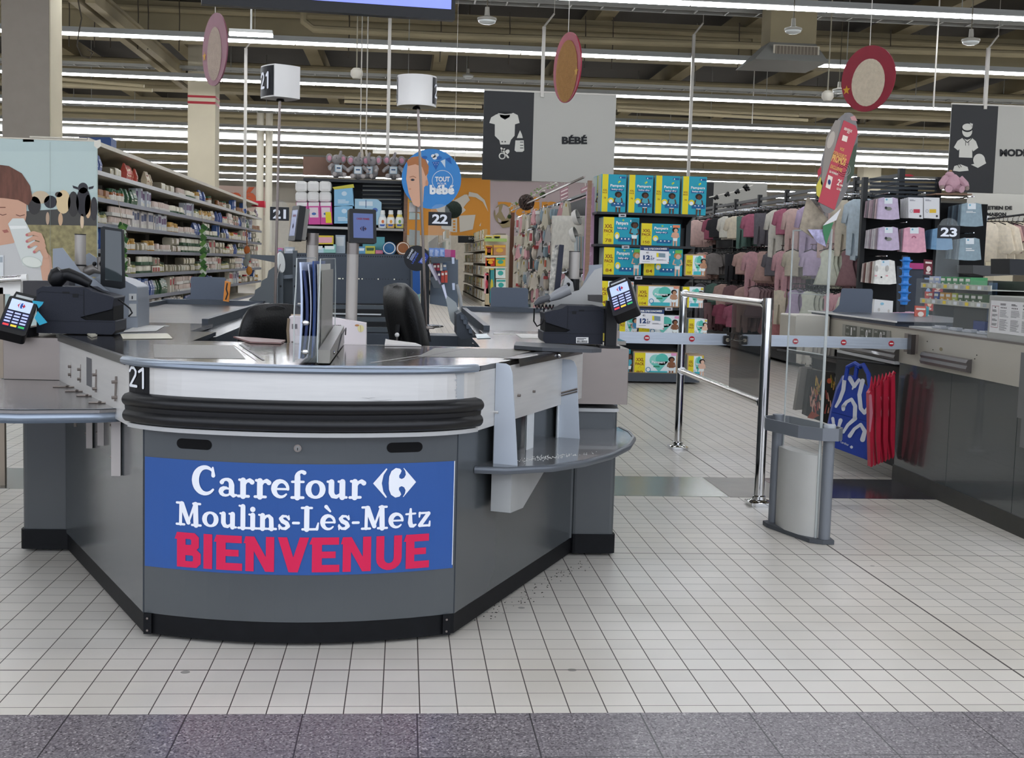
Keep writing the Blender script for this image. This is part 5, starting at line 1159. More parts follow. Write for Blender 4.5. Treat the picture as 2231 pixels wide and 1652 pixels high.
for z, pal in ((1.126, ['#b3b6c6', '#aab7d9', '#4f8f5e', '#4f8f5e', '#4f8f5e', '#4f8f5e', '#55a06a']), (1.041, ['#b8434a', '#2f4f9e', '#d99f2e', '#d99f2e', '#b9c24a', '#46652f', '#46652f', '#3f5a2c', '#3f5a2c'])):
    for i, c_ in enumerate(pal):
        y = 6.70-i*.075; b = MB(); b.box(2.89, 2.98, y-.03, y+.03, z, z+.058, C(c_)); DX = Deco(b, (2.8895, y+.03, z), (0, -1, 0), (0, 0, 1), .0008); DX.rect(.006, .036, .054, .05, C('#e9e6da'), 1); DX.ell(.03, .018, .012, .01, C('#e9e6da'), 1, 8)
        o = b.build('gum_packet', origin=(2.93, y, z)); nm = {'#b3b6c6': 'grey', '#aab7d9': 'pale blue', '#4f8f5e': 'speckled green', '#55a06a': 'bright green', '#b8434a': 'red', '#2f4f9e': 'blue', '#d99f2e': 'orange yellow', '#b9c24a': 'lime', '#46652f': 'dark green', '#3f5a2c': 'deep green'}[c_]
        tag(o, '%s sweets packet on the %s clear shelf of lane 23' % (nm, 'upper' if z > 1.1 else 'lower'), 'packet', 'sweets packets of lane 23'); k += 1
for i, y in enumerate((6.62, 6.42, 6.25, 6.08)):
    b = MB(); b.cbox((2.93, y, .907), (.06, .11, .010), C('#c9ccd2', .25)); b.cbox((2.93, y+.02, .914), (.04, .06, .006), C('#e6e8ec', .25)); tag(b.build('foil_packet', origin=(2.93, y, .9)), 'silvery foil packet lying in the lower tray of the shelf unit', 'packet', 'foil packets in the tray')
b = MB(); p = at(2103, 690, 6.3); b.box(2.97, 3.03, 6.2, 6.33, .90, .96, C('#27408c', .3)); tag(b.build('box', origin=(3.0, 6.25, .9)), 'small blue box at the back of the lower tray', 'box')
# plate 23
q0 = at(2042, 519, 6.75); q1 = at(2092, 493, 6.75)
t = thing('lane_number_sign', 'small black sign 23 in rounded clear acrylic above the sweets shelf', 'number sign', ((q0.x+q1.x)/2, 6.75, .9), 0, 'lane number signs')
b = MB(); w = q1.x-q0.x; b.prism([(q0.x-.0, .9), (q1.x+.02, .9), (q1.x, q1.z)]+[(q0.x+w/2+w*.42*cos(radians(a)), q1.z+.005+w*.3*sin(radians(a))) for a in range(0, 181, 20)]+[(q0.x, q1.z)], 'y', 6.753, 6.756, GLASS); b.build('acrylic_holder', t)
b = MB(); b.box(q0.x, q1.x, 6.75, 6.753, q0.z, q1.z, KN); D = front(b, q0.x, 6.75, q0.z, w, q1.z-q0.z, .001); D.text('23', .13, .14, .74, .72, WN, 2, .035); b.build('number_plate', t)
# divider plate, magazines, blue stacked tower
p = at(1812, 690, 8.45); t = thing('belt_divider_plate', 'grey divider plate at the belt end of lane 23', 'divider plate', (p.x, 8.45, .918), 0, 'grey divider plates on the belts')
b = MB(); w = .27; h = .165; pts = [(0, 0), (w*1.05, 0), (w*1.05, h-.015), (w*1.03, h-.004), (w, h), (.075, h), (.063, h-.004), (.06, h-.015), (.05, .05), (.03, .025)]
b.prism([(p.x+x, .918+z) for x, z in pts], 'y', 8.45, 8.456, mat('divider_grey', '#515a68')); b.build('plate', t)
t = thing('plastic_tower', 'bright blue plastic tower of flared collars hanging beside the magazines', 'hanging strip', at(1972, 660, 9.0)); BB = mat('bright_blue_plastic', '#2f86d8', .35)
q = at(1975, 560, 9.0); b = MB(); prof = []
zt = q.z; zb = at(1970, 664, 9.0).z; n = 6; dz = (zt-zb)/n
for i in range(n):
    z = zb+i*dz-q.z; prof += [(.026, z), (.030, z+.35*dz), (.05, z+.55*dz), (.05, z+.6*dz), (.030, z+.66*dz), (.026, z+.99*dz)]
b.lathe(prof+[(.001, zt-q.z)], q, BB, 8, smooth=False); b.build('collars', t); b = MB(); b.tube([(q.x, 9.0, zb), (q.x, 9.0, zb-.001)], .004, BB, 6); b.box(q.x-.02, q.x+.02, 9.02, 9.04, .0, zt+.01, C('#2b2f36')); b.build('support', t)
t = thing('magazine_stand', 'dark magazine stand with a pink top behind the blue plastic tower', 'stand', at(2010, 700, 9.3))
b = MB(); pp(b, [(1982, 580), (2028, 582), (2024, 720), (1980, 716)], 9.3, .25, C('#39404c')); b.build('body', t); b = MB(); pp(b, [(1980, 573), (2018, 574), (2018, 587), (1980, 586)], 9.28, .03, C('#b5407c')); b.build('pink_header', t)
p = at(2000, 720, 9.3); b = MB(); b.box(p.x-.06, p.x+.06, 9.35, 9.5, 0, p.z+.02, C('#2b2f36')); b.build('foot', t)
for i, (x0, y0, x1, y1, Yq, c1_, c2_, lb) in enumerate(((2014, 565, 2032, 600, 9.0, '#6b2530', '#e4d8cf', 'dark red magazine high in the stand beside the number 23 sign'), (2012, 600, 2032, 665, 9.05, '#33343a', '#8fa6c4', 'dark magazine with a figure in the middle of the stand'), (2016, 635, 2034, 678, 8.9, '#b04a44', '#e9c1a0', 'red cookery magazine low in the stand'), (1994, 666, 2018, 697, 8.0, '#c5523f', '#f0e2d4', 'small red and white booklet standing on the belt edge'), (2018, 667, 2024, 692, 8.05, '#2aa0ad', '#2aa0ad', 'teal booklet edge right behind the red and white booklet'), (2033, 604, 2055, 640, 8.6, '#a53b3f', '#ecd9c6', 'red magazine seen through the number 23 acrylic'))):
    b = MB(); pp(b, [(x0, y0), (x1, y0+2), (x1-1, y1), (x0-1, y1-2)], Yq, .012, C(c1_)); D = pxd(b, Yq-.001, .001); w = x1-x0
    D.poly([(x0+2, y0+5), (x1-2, y0+6), (x1-2, y0+10), (x0+2, y0+9)], C(c2_), 1); D.ell((x0+x1)/2, y0+(y1-y0)*.6, w*.28, (y1-y0)*.18, C(c2_), 1, 10); D.bars(x0+3, y1-3, w*.6, -(y1-y0)*.15, C('#e8e2d8'), 3, 1)
    tag(b.build('magazine', origin=tuple(at(x0, y1, Yq))), lb, 'magazine')
b = MB(); pp(b, [(2200, 564), (2240, 566), (2240, 600), (2200, 598)], 5.9, .2, C('#17191b', .35)); tag(b.build('monitor', origin=tuple(at(2215, 600, 5.9))), 'corner of a black monitor at the right edge above the notice cabinet', 'monitor', None)
b = MB(); pp(b, [(2120, 578), (2240, 582), (2240, 600), (2200, 600), (2150, 602), (2120, 596)], 6.6, .2, C('#4a4a4a')); tag(b.build('keyboard_tray', origin=tuple(at(2150, 600, 6.6))), 'dark grey tray at the right edge below the monitor corner', 'tray')
b = MB(); b.box(X3-.035, X3-.010, 5.22, 5.5, .55, .85, mat('grey_terminal', '#6e6d6c', .35, .2)); b.box(X3-.034, X3+.1, 5.22, 5.46, .42, .55, mat('grey_terminal', '#6e6d6c')); tag(b.build('side_cover', origin=(X3, 5.3, .42)), 'grey steel cover at the extreme right edge on the lane 23 counter', 'cover')

# no-entry barrier arms
TAPE = mat('barrier_aluminium', '#b7bfc9', .35, .35, var=.05, vscale=4, stretch=(1, 30, 30)); RED = C('#b52532', .4)
def arm(px0, px1, Y, lab, signs, y0=731, y1=751):
    a = at(px0, (y0+y1)/2, Y); c = at(px1, (y0+y1)/2, Y); zc = .805; hh = .031
    t = thing('barrier_arm', lab, 'barrier', (a.x, Y, zc-hh), 0, 'no-entry barrier arms')
    b = MB(); b.box(a.x, c.x, Y, Y+.022, zc-hh, zc+hh, TAPE)
    for dz in (-.018, 0, .018): b.box(a.x, c.x, Y-.0015, Y, zc+dz-.0015, zc+dz+.0015, TAPE)
    b.build('arm', t)
    for px in signs:
        b = MB(); q = at(px, 741, Y); b.cyl((q.x, Y-.001, zc), (q.x, Y-.004, zc), .0155, RED, 20); b.box(q.x-.010, q.x+.010, Y-.006, Y-.004, zc-.0035, zc+.0035, WHITE); b.build('no_entry_sticker', t)
    return t, zc
ta, zc = arm(1348, 1583, 6.76, 'metal barrier arm with two no-entry stickers left of the tinted panel', (1409, 1507))
tb, zc = arm(1618, 1992, 6.76, 'metal barrier arm with three no-entry stickers running to lane 23', (1733, 1838, 1942))
b = MB(); q = at(1582, 741, 6.76)
for dx in (0, .095):
    b.prism(rrect(q.x-.02+dx, q.x+.018+dx, zc-.024, zc+.024, .008), 'y', 6.735, 6.785, C('#1f1c1a', .35)); b.cyl((q.x+dx, 6.733, zc), (q.x+dx, 6.728, zc), .010, mat('brass_grey', '#9a917f', .3, .8), 12)
b.tube([(q.x+.0, 6.73, zc), (q.x+.03, 6.725, zc+.004), (q.x+.06, 6.725, zc-.003), (q.x+.095, 6.73, zc)], .004, CHROME, 6); b.tube([(q.x+.03, 6.73, zc+.006), (q.x+.035, 6.73, zc+.035), (q.x+.055, 6.73, zc+.035), (q.x+.06, 6.73, zc+.006)], .004, C('#2a2724'), 6)
b.build('lock', ta)
b = MB(); b.box(at(1348, 741, 6.76).x-.015, at(1348, 741, 6.76).x, 6.74, 6.8, zc-.035, zc+.035, STEEL); b.build('end_bracket', ta)
# chrome rail
yA, yB = 6.175, 8.09; xa = 1.822
t = thing('guard_rail', 'chrome guard rail with two posts and a tinted panel between lane 22 and lane 23', 'guard rail', (xa, 7.1, 0))
for (y, r, zt) in ((yA, .0255, 1.052), (yB, .0255, 1.04)):
    b = MB(); b.tube([(xa, y, .01), (xa, y, zt)], r, CHROME, 20); b.tube([(xa, y-.001, zt), (xa, y-.001, zt+.0005)], r, CHROME, 20); b.build('post', t)
    b = MB(); b.prism(rrect(xa-.062, xa+.062, y-.062, y+.062, .02), 'z', .001, .018, CHROME); b.lathe([(.058, .018), (.05, .026), (.034, .030), (.033, .045), (.026, .05)], (xa, y, 0), CHROME, 20); b.build('base_plate', t)
for z in (1.025, .52):
    b = MB(); b.tube([(xa, yA, z), (xa, yB, z)], .019, mat('rail_steel', '#c7c3bb', .2, .9), 14); b.build('rail', t)
    b = MB()
    for y in (yA+.035, yB-.035): b.tube([(xa, y-.012, z), (xa, y+.012, z)], .027, CHROME, 14)
    b.build('rail_collar', t)
b = MB(); b.box(xa-.003, xa+.003, 6.23, 6.85, .53, 1.005, TINT); b.build('tinted_panel', t)
# security gate
t = thing('security_gate', 'anti-theft gate with a tall clear panel held by two grey posts', 'security gate', (1.80, 5.45, 0))
GT = mat('gate_grey', '#72767c', .4, .15); gx = 1.808
b = MB(); b.tube([(1.866, 5.30, .01), (1.866, 5.30, .51)], .0255, GT, 18); b.lathe([(.0265, 0), (.0265, .012), (.024, .018), (.001, .019)], (1.866, 5.30, .51), C('#a9adb1', .4), 18); b.build('post', t)
b = MB(); b.tube([(1.745, 5.66, .01), (1.745, 5.66, .515)], .0255, GT, 18); b.lathe([(.0265, 0), (.0265, .012), (.001, .014)], (1.745, 5.66, .515), GT, 18); b.build('post', t)
b = MB(); fo = [(1.90, 5.265), (1.905, 5.33), (1.80, 5.68), (1.74, 5.705), (1.70, 5.68), (1.70, 5.62), (1.80, 5.30), (1.85, 5.265)]
b.prism(fo, 'z', .001, .02, C('#4d5054')); b.build('foot', t)
ho = [(1.925, 5.30), (1.91, 5.36), (1.815, 5.70), (1.755, 5.725), (1.69, 5.70), (1.665, 5.60), (1.74, 5.345), (1.82, 5.255), (1.89, 5.25), (1.925, 5.30)]
b = MB(); b.sweep([(0, .46), (0, .515), (-.006, .515), (-.006, .46), (0, .46)], [(x, y) for x, y in ho], 0, GT, False); b.build('collar', t)
b = MB(); bo = [(1.846, 5.315), (1.856, 5.335), (1.80, 5.60), (1.765, 5.63), (1.735, 5.60), (1.742, 5.48), (1.775, 5.38), (1.82, 5.325)]
b.prism(bo, 'z', .02, .385, mat('gate_box', '#c4c3bd', .5, var=.03), smooth=True); b.build('electronics_box', t, angle=50)
b = MB(); v0 = Vector((1.832, 5.315)); v1 = Vector((1.775, 5.665))
for (za, zb, m_) in ((.30, 1.375, GLASS),):
    d = (v1-v0).normalized(); n = Vector((d.y, -d.x))*.005; q = [v0+n, v1+n, v1-n, v0-n]; b.prism([(p.x, p.y) for p in q], 'z', za, zb, m_)
b.build('clear_panel', t)
b = MB()
for p, r in ((v0, .0065), (v1, .004)): b.tube([(p.x, p.y, .02), (p.x, p.y, 1.376)], r, GLASSE, 6)
b.tube([(v0.x, v0.y, 1.376), (v1.x, v1.y, 1.376)], .004, GLASSE, 6); b.tube([(v0.x, v0.y, .83), (v1.x, v1.y, .83)], .003, GLASSE, 6); b.tube([(v0.x, v0.y, 1.09), (v1.x, v1.y, 1.09)], .002, GLASSE, 6); b.build('panel_edge', t)
# leaflet pocket on the gate and oval advert
t = thing('leaflet_pocket', 'folded kraft and clear leaflet pocket fixed on top of the anti-theft gate', 'leaflet holder', at(1775, 520, 5.3))
b = MB(); pp(b, [(1758, 432), (1742, 498), (1772, 520), (1808, 482), (1762, 430)], 5.28, .004, mat('kraft', '#8f8370', .6, var=.35, vscale=30)); b.build('kraft_leaflet', t)
b = MB(); pp(b, [(1764, 428), (1790, 446), (1806, 440), (1804, 482), (1765, 450)], 5.30, .05, mat('smoked_acrylic', '#8d8680', .2, alpha=.55)); b.build('acrylic_pocket', t)
b = MB(); pp(b, [(1802, 482), (1832, 455), (1822, 480), (1793, 492)], 5.26, .002, C('#d9d8d6')); pp(b, [(1793, 492), (1816, 484), (1800, 534), (1793, 505)], 5.265, .002, C('#3f7a52')); pp(b, [(1760, 500), (1794, 500), (1800, 538), (1780, 528)], 5.27, .002, mat('purple_sheet', '#a29cba', .5, var=.4, vscale=50)); b.build('promotion_sheet', t)
t = thing('advert_sign', 'leaning oval promotion sign with a red stripe above the anti-theft gate', 'sign', at(1815, 465, 5.3))
Y = 5.25; O = []
cx, cy, rx, ry, ro = 1826, 355, 36, 113, radians(13)
for k in range(28):
    a = 2*pi*k/28; x = rx*cos(a)*(1 if True else 1); y = ry*sin(a); O.append((cx+x*cos(ro)-y*sin(ro), cy+x*sin(ro)+y*cos(ro)))
b = MB(); pp(b, O, Y, .006, mat('advert_ground', '#6f6a66', .4, var=.25, vscale=14)); b.build('board', t)
b = MB(); D = pxd(b, Y-.0005, .0009)
D.poly([(1838, 262), (1864, 274), (1869, 288), (1818, 458), (1782, 440)], C('#b5444e', .5), 2)
D.poly([(1800, 300), (1820, 262), (1832, 262), (1800, 420), (1788, 400)], C('#8e857b', .5), 1); D.ell(1810, 305, 7, 20, C('#b5aa9c'), 2, 12, .3)
D.poly([(1778, 405), (1788, 385), (1792, 400), (1786, 432), (1779, 425)], C('#c7b84a'), 1); D.poly([(1781, 372), (1789, 362), (1789, 378), (1781, 388)], C('#a8323e'), 2)
D.poly([(1850, 330), (1868, 310), (1860, 380), (1845, 400)], C('#44503f'), 1)
D.poly([(1852, 255), (1862, 252), (1868, 264), (1855, 262)], C('#c08d8b'), 1)
W_ = C('#ead9c8'); Yl = C('#e0a860')
def skew(t_, x, y, w, h, m_, a=1.2, bd=.03):
    """writing slanted along the red stripe"""
    v, f, asp = text_geo(t_, bd); ux, uy = .93, .36; vx, vy = .28, -.96
    b.add([D.P(x+ux*p[0]*w+vx*p[1]*h, y+uy*p[0]*w+vy*p[1]*h, 4) for p in v], f, m_)
skew('BIENVENUE', 1838, 283, 18, 6, W_); skew('AU', 1844, 290, 6, 5, W_); skew('VOS', 1828, 327, 10, 7, Yl); skew('CATALOGUES ET', 1814, 336, 30, 8, Yl); skew('PROMOS', 1810, 351, 32, 17, Yl, bd=.05); skew('EXCLUSIVES', 1808, 366, 27, 8, Yl); skew('DU MOMENT', 1806, 376, 20, 5, W_)
D.poly([(1836, 294), (1847, 298), (1844, 310), (1833, 306)], W_, 4); D.poly([(1804, 381), (1814, 386), (1808, 413), (1798, 408)], W_, 4)
D.ell(1806, 397, 3.2, 6, C('#30406a'), 6, 12)
skew('2', 1822, 403, 6, 14, W_); skew('€', 1829, 397, 4, 6, W_); skew('99', 1829, 406, 6, 5, W_); skew('LE KG', 1822, 413, 10, 5, W_)
for i in range(3): D.ring(1838, 370+0*i, 6+i*4, .9, C('#a9a39b'), 2, 20)
b.build('printing', t)
b = MB(); p = at(1800, 470, 5.3); b.tube([at(1797, 440, 5.32), at(1796, 520, 5.32)], .004, GLASSE, 6); b.build('holder', t)
# ================================================================== shopping bags hung below lane 23
def slab_uv(mb, A, Bv, z0, z1, th, mt, n=8, ripple=.01, seed=0, taper=0.):
    """upright bag side from plan point A to B, slightly rippled"""
    r = random.Random(seed); d = (Bv-A); L = d.length; d.normalize(); nn = Vector((d.y, -d.x)); v = []; f = []; m_ = 6
    ph = r.uniform(0, 6)
    for side in (0, 1):
        for i in range(n+1):
            for j in range(m_+1):
                u = i/n; w = j/m_; o = ripple*sin(ph+u*9+w*2)+(th/2 if side == 0 else -th/2)*(1-.3*w); uu = u*(1-taper*w)+taper*w/2
                p = A+d*(L*uu)+nn*o; v.append((p.x, p.y, z0+(z1-z0)*w))
    N1 = (n+1)*(m_+1)
    for i in range(n):
        for j in range(m_):
            a = i*(m_+1)+j; f.append((a, a+m_+1, a+m_+2, a+1)); f.append((a+N1, a+1+N1, a+m_+2+N1, a+m_+1+N1))
    for i in range(n): a = i*(m_+1); f.append((a, a+N1, a+m_+1+N1, a+m_+1)); a += m_; f.append((a, a+m_+1, a+m_+1+N1, a+N1))
    for j in range(m_): a = j; f.append((a, a+1, a+1+N1, a+N1)); a = n*(m_+1)+j; f.append((a, a+N1, a+N1+1, a+1))
    mb.add(v, f, mt, True)
BLU = mat('bag_blue', '#1d3fa3', .5, var=.1, vscale=6); RDB = mat('bag_red', '#c41f3c', .4, var=.12, vscale=8); WB_ = C('#e6e8ee', .5)
# blue bag; print plane addressed by photo pixels on a slanted plane
A = Vector((2.545, 7.62)); Bq = Vector((2.76, 6.98))
def bagplane(px, py, o, A=A, B=Bq):
    v = _ray(px, py); d = B-A; det = v.x*(-d.y)+d.x*v.y
    t_ = (A.x*(-d.y)+d.x*A.y)/det; nn = Vector((d.y, -d.x)).normalized()*(1 if True else -1)
    return Vector((v.x*t_+nn.x*o, v.y*t_+nn.y*o, CAM_H+v.z*t_))
def trace(mb, pts, plane, th, mt):
    """bag outline on its own slanted plane with real thickness"""
    f_ = [plane(x, y, 0) for x, y in pts]; d = Vector((0.25, .97, 0)).normalized()*th; n = len(pts); v = f_+[p+d for p in f_]
    fs = [tuple(range(n)), tuple(range(2*n-1, n-1, -1))]+[(i, i+n, (i+1) % n+n, (i+1) % n) for i in range(n)]
    mb.add(v, fs, mt)
t = thing('shopping_bag', 'blue reusable shopping bag with large white letter shapes hanging below lane 23', 'bag', (2.65, 7.3, .05), 0, 'shopping bags below lane 23')
out = [(1838, 822), (1850, 818), (1872, 824), (1893, 845), (1899, 860), (1893, 1000), (1893, 1004), (1797, 968), (1812, 895), (1824, 850)]
b = MB(); trace(b, out, bagplane, .10, BLU); b.build('bag_body', t)
b = MB(); DB = Deco(b, (0, 0, 0), (1, 0, 0), (0, 0, 1), .0012, lambda x, y, o: bagplane(x, y, o))
def sh(pts, w, L=2): DB.line(pts, w, WB_, L)
sh([(1841, 822), (1838, 850), (1830, 872), (1822, 886)], [9, 9, 8, 6]); sh([(1852, 824), (1862, 842), (1872, 828)], [10, 8, 7]); sh([(1862, 838), (1858, 848)], [6, 3])
sh([(1880, 830), (1873, 860), (1876, 890), (1884, 900), (1894, 885)], [10, 9, 9, 8, 6]); sh([(1838, 886), (1845, 876), (1856, 870), (1864, 885), (1863, 910)], [9, 7, 7, 9, 9]); sh([(1838, 886), (1838, 892)], [9, 8])
sh([(1815, 912), (1818, 930), (1822, 938)], [7, 6, 4]); sh([(1832, 916), (1828, 930), (1838, 942), (1848, 926), (1864, 912)], [9, 6, 6, 7, 9]); sh([(1852, 950), (1862, 935), (1876, 925), (1885, 940), (1880, 958)], [9, 7, 7, 9, 11]); sh([(1896, 868), (1894, 880)], [7, 5])
DB.poly([(1812, 897), (1894, 919), (1894, 920.5), (1812, 898.5)], C('#16307c'), 1)
x0 = 1832
v, f, asp = text_geo('Carrefour', .02)
b.add([bagplane(1832+p[0]*18, 965+p[0]*7.5-p[1]*5.5, .003) for p in v], f, WB_)
b.add([bagplane(*q, .003) for q in ((1852, 974), (1856, 970.5), (1858, 977))], [(0, 1, 2)], WB_); DB.ell(1856, 974.5, 3.2, 3.2, WB_, 2, 10)
b.build('white_lettering', t)
b = MB()
for pts in (((1845, 828), (1850, 800), (1866, 792), (1878, 800)), ((1866, 826), (1870, 800), (1884, 795), (1895, 815), (1900, 850))):
    P = [bagplane(x, y, .01) for x, y in pts]; b.tube(P, .014, BLU, 8)
b.build('handle', t)
# red bags, a thick bunch seen edge-on
A2 = Vector((2.74, 7.0)); B2 = Vector((2.86, 6.86))
for i in range(7):
    x0 = 1893+i*8; rr = random.Random(i); P = lambda x, y, o, i=i: at(x, y, 6.90+.0*i)+Vector((0, -o, 0))
    out = [(x0+1, 855-i*6+rr.uniform(-3, 3)), (x0+9, 845-i*5), (x0+10, 905), (x0+9-(i > 3), 1016-i*4), (x0+4, 1019-i*3), (x0-1+max(0, 3-i)*1.2, 960)]
    t = thing('shopping_bag', 'red reusable shopping bag in the edge-on bunch against the dark panel of lane 23', 'bag', (2.8, 6.9, .05), 0, 'red shopping bags')
    b = MB(); Yi = 6.93+.035*(i % 2); pp(b, out, Yi, .05, RDB); b.build('bag_body', t, bev=.006)
    b = MB(); p = at(x0+5, 850-i*6, Yi); b.tube([at(x0+3, 852-i*6, Yi), at(x0+6, 822-i*2, Yi), at(x0+9, 850-i*6, Yi)], .007, RDB, 6)
    b.build('handle', t)
    if i in (0, 3, 5):
        b = MB(); D = pxd(b, Yi-.002, .001)
        if i == 0: D.line([(x0+3, 862), (x0+5, 900), (x0+2, 940)], [6, 7, 3], C('#dd8a98'), 1)
        else: D.line([(x0+2, 865), (x0+6, 880), (x0+2, 900), (x0+6, 925), (x0+3, 945)], 1.6, C('#e2848f'), 1)
        b.build('print', t)
# picture bag with fruit and vegetables
t = thing('shopping_bag', 'dark paper-look shopping bag printed with yellow and pink vegetables, leftmost below lane 23', 'bag', (2.6, 8.0, .1), 0, 'shopping bags below lane 23')
b = MB(); pp(b, [(1768, 806), (1818, 812), (1820, 850), (1808, 900), (1805, 924), (1770, 912), (1755, 905)], 7.9, .08, C('#35312c')); b.build('bag_body', t)
b = MB(); D = pxd(b, 7.898, .001); rr = random.Random(4)
for i in range(26):
    x = rr.uniform(1766, 1810); y = rr.uniform(860, 905); D.line([(x, y), (x+rr.uniform(-5, 5), y-rr.uniform(10, 22))], [3.2, 1.6], C(rr.choice(['#c98a78', '#d9a48c', '#b3564a', '#dcb98f'])), 1+i % 4)
for i in range(14):
    x = rr.choice([1782, 1814])+rr.uniform(-5, 3); y = rr.uniform(832, 862); D.line([(x, y), (x+rr.uniform(-6, 6), y-16)], [3, 1.2], C(rr.choice(['#cfae4e', '#a98e3c', '#b98a4a'])), 1+i % 4)
D.ell(1806, 830, 5, 6, C('#c06040'), 5, 10); D.poly([(1758, 910), (1768, 896), (1785, 905), (1770, 913)], C('#b0523a'), 5)
b.build('vegetable_print', t)
b = MB(); D = pxd(b, 7.93, .001); pp(b, [(1746, 800), (1770, 800), (1758, 892), (1732, 894)], 8.0, .05, C('#77726a')); tag(b.build('grey_folder', origin=tuple(at(1745, 890, 8))), 'flat grey folded bag seen through the clear gate panel', 'bag')
b = MB(); xq = 2.86; b.tube([(2.5, 8.2, .66), (2.9, 6.95, .66)], .008, C('#1c1c1c'), 6); tag(b.build('hook_rail', origin=(2.9, 7.5, .66)), 'dark rail under the lane 23 counter carrying the bags', 'rail')
# ================================================================== long grocery gondola, left
GX = -2.95; GY0, GY1 = 12.0, 26.3
def tick_mat():
    M_ = bpy.data.materials.new('price_rail'); M_.use_nodes = True; nt = M_.node_tree; b_ = nt.nodes['Principled BSDF']; g = nt.nodes.new('ShaderNodeNewGeometry'); bt = nt.nodes.new('ShaderNodeTexBrick')
    mp = nt.nodes.new('ShaderNodeMapping'); mp.inputs['Rotation'].default_value = (0, 0, pi/2)
    sp = nt.nodes.new('ShaderNodeSeparateXYZ'); cb = nt.nodes.new('ShaderNodeCombineXYZ'); nt.links.new(g.outputs['Position'], sp.inputs[0]); nt.links.new(sp.outputs['Y'], cb.inputs['X'])
    bt.offset = 0; bt.inputs['Scale'].default_value = 1; bt.inputs['Brick Width'].default_value = .11; bt.inputs['Row Height'].default_value = 10; bt.inputs['Mortar Size'].default_value = .022
    bt.inputs['Color1'].default_value = (*hexc('#e4e4e6'), 1); bt.inputs['Color2'].default_value = (*hexc('#c9cbd2'), 1); bt.inputs['Mortar'].default_value = (*hexc('#6d7280'), 1)
    nt.links.new(cb.outputs[0], bt.inputs['Vector']); nt.links.new(bt.outputs['Color'], b_.inputs['Base Color']); b_.inputs['Roughness'].default_value = .4
    return M_
TICK = tick_mat()
LV = [1.955, 1.70, 1.455, 1.205, .95, .69, .43, .16]
t = thing('grocery_gondola', 'long beige supermarket gondola of packed food shelves along the left aisle', 'shelving', (GX-.3, (GY0+GY1)/2, 0))
b = MB(); b.box(GX-.52, GX-.50, GY0, GY1, 0, 2.2, mat('gondola_back', '#6f685a', .8)); b.box(GX-.5, GX-.01, GY0, GY1, 0, .12, SHELFM); b.build('back_panel', t)
b = MB(); b.add([(GX-.5, GY0, 2.14), (GX+.02, GY0, 2.215), (GX+.02, GY1, 2.215), (GX-.5, GY1, 2.14)], [(3, 2, 1, 0)], mat('canopy_wood', '#b7aa90', .6, var=.1)); b.box(GX-.5, GX+.02, GY0, GY1, 2.216, 2.232, SHELFM); b.box(GX+.015, GX+.03, GY0, GY1, 2.195, 2.235, SHELFM); b.build('canopy', t)
for z in LV:
    b = MB(); b.box(GX-.5, GX, GY0, GY1, z-.018, z, SHELFM); b.build('shelf', t)
    b = MB(); b.box(GX, GX+.012, GY0, GY1, z-.028, z+.014, PAINTG if z > 1.9 else TICK); b.build('price_rail', t)
b = MB()
for i in range(12): y = GY0+i*1.3; b.box(GX-.5, GX-.46, y-.02, y+.02, 0, 2.2, SHELFM)
b.box(GX-.52, GX+.0, GY0-.02, GY0, 0, 2.21, SHELFM); b.build('upright', t)
# product prototypes, facing +X, footprint centred at the origin
def P_tin(c1_, c2_):
    b = MB(); b.prism(rrect(-.05, .05, .0, .078, .016, 3), 'y', -.055, .055, mat('tin_metal', '#a39b86', .35, .5)); b.prism(rrect(-.051, .051, .012, .066, .012, 3), 'y', -.05, .05, C(c1_, .4)); b.box(.0505, .0525, -.03, .03, .02, .058, C(c2_)); return b
def P_jar(c1_, c2_):
    b = MB(); b.lathe([(.001, 0), (.034, 0), (.036, .01), (.036, .075), (.028, .086)], (0, 0, 0), C(c1_, .2), 10); b.lathe([(.031, .086), (.031, .105), (.001, .106)], (0, 0, 0), C(c2_, .3), 10); b.lathe([(.0368, .02), (.0368, .062)], (0, 0, 0), C('#e6e0d0'), 10); return b
def P_carton(c1_, c2_):
    b = MB(); b.box(-.03, .03, -.045, .045, 0, .16, C(c1_, .5)); b.box(.03, .0315, -.035, .035, .08, .14, C(c2_)); b.box(.03, .0315, -.035, .035, .02, .05, C('#dcd8cc')); return b
def P_pouch(c1_, c2_):
    b = MB(); v = [(-.02, -.05, 0), (.02, -.05, 0), (.02, .05, 0), (-.02, .05, 0), (-.028, -.045, .07), (.028, -.045, .07), (.028, .045, .07), (-.028, .045, .07), (-.004, -.05, .14), (.004, -.05, .14), (.004, .05, .14), (-.004, .05, .14)]
    f = [(0, 3, 2, 1)]
    for k in (0, 4): f += [(k, k+1, k+5, k+4), (k+1, k+2, k+6, k+5), (k+2, k+3, k+7, k+6), (k+3, k, k+4, k+7)]
    b.add(v, f+[(8, 9, 10, 11)], C(c1_, .35), False); b.add([(.0285, -.03, .05), (.0285, .03, .05), (.016, .03, .11), (.016, -.03, .11)], [(0, 1, 2, 3)], C(c2_)); return b
def P_tray(c1_, c2_):
    b = MB(); b.box(-.06, .06, -.08, .08, 0, .03, C(c1_, .7))
    for i in range(3): b.lathe([(.001, .02), (.024, .02), (.024, .075), (.02, .08), (.001, .081)], (.03, -.05+.05*i, 0), C(c2_, .4), 8)
    return b
def mkproto(fn, c1_, c2_, nm):
    o = fn(c1_, c2_).build(nm); COL.objects.unlink(o); return o
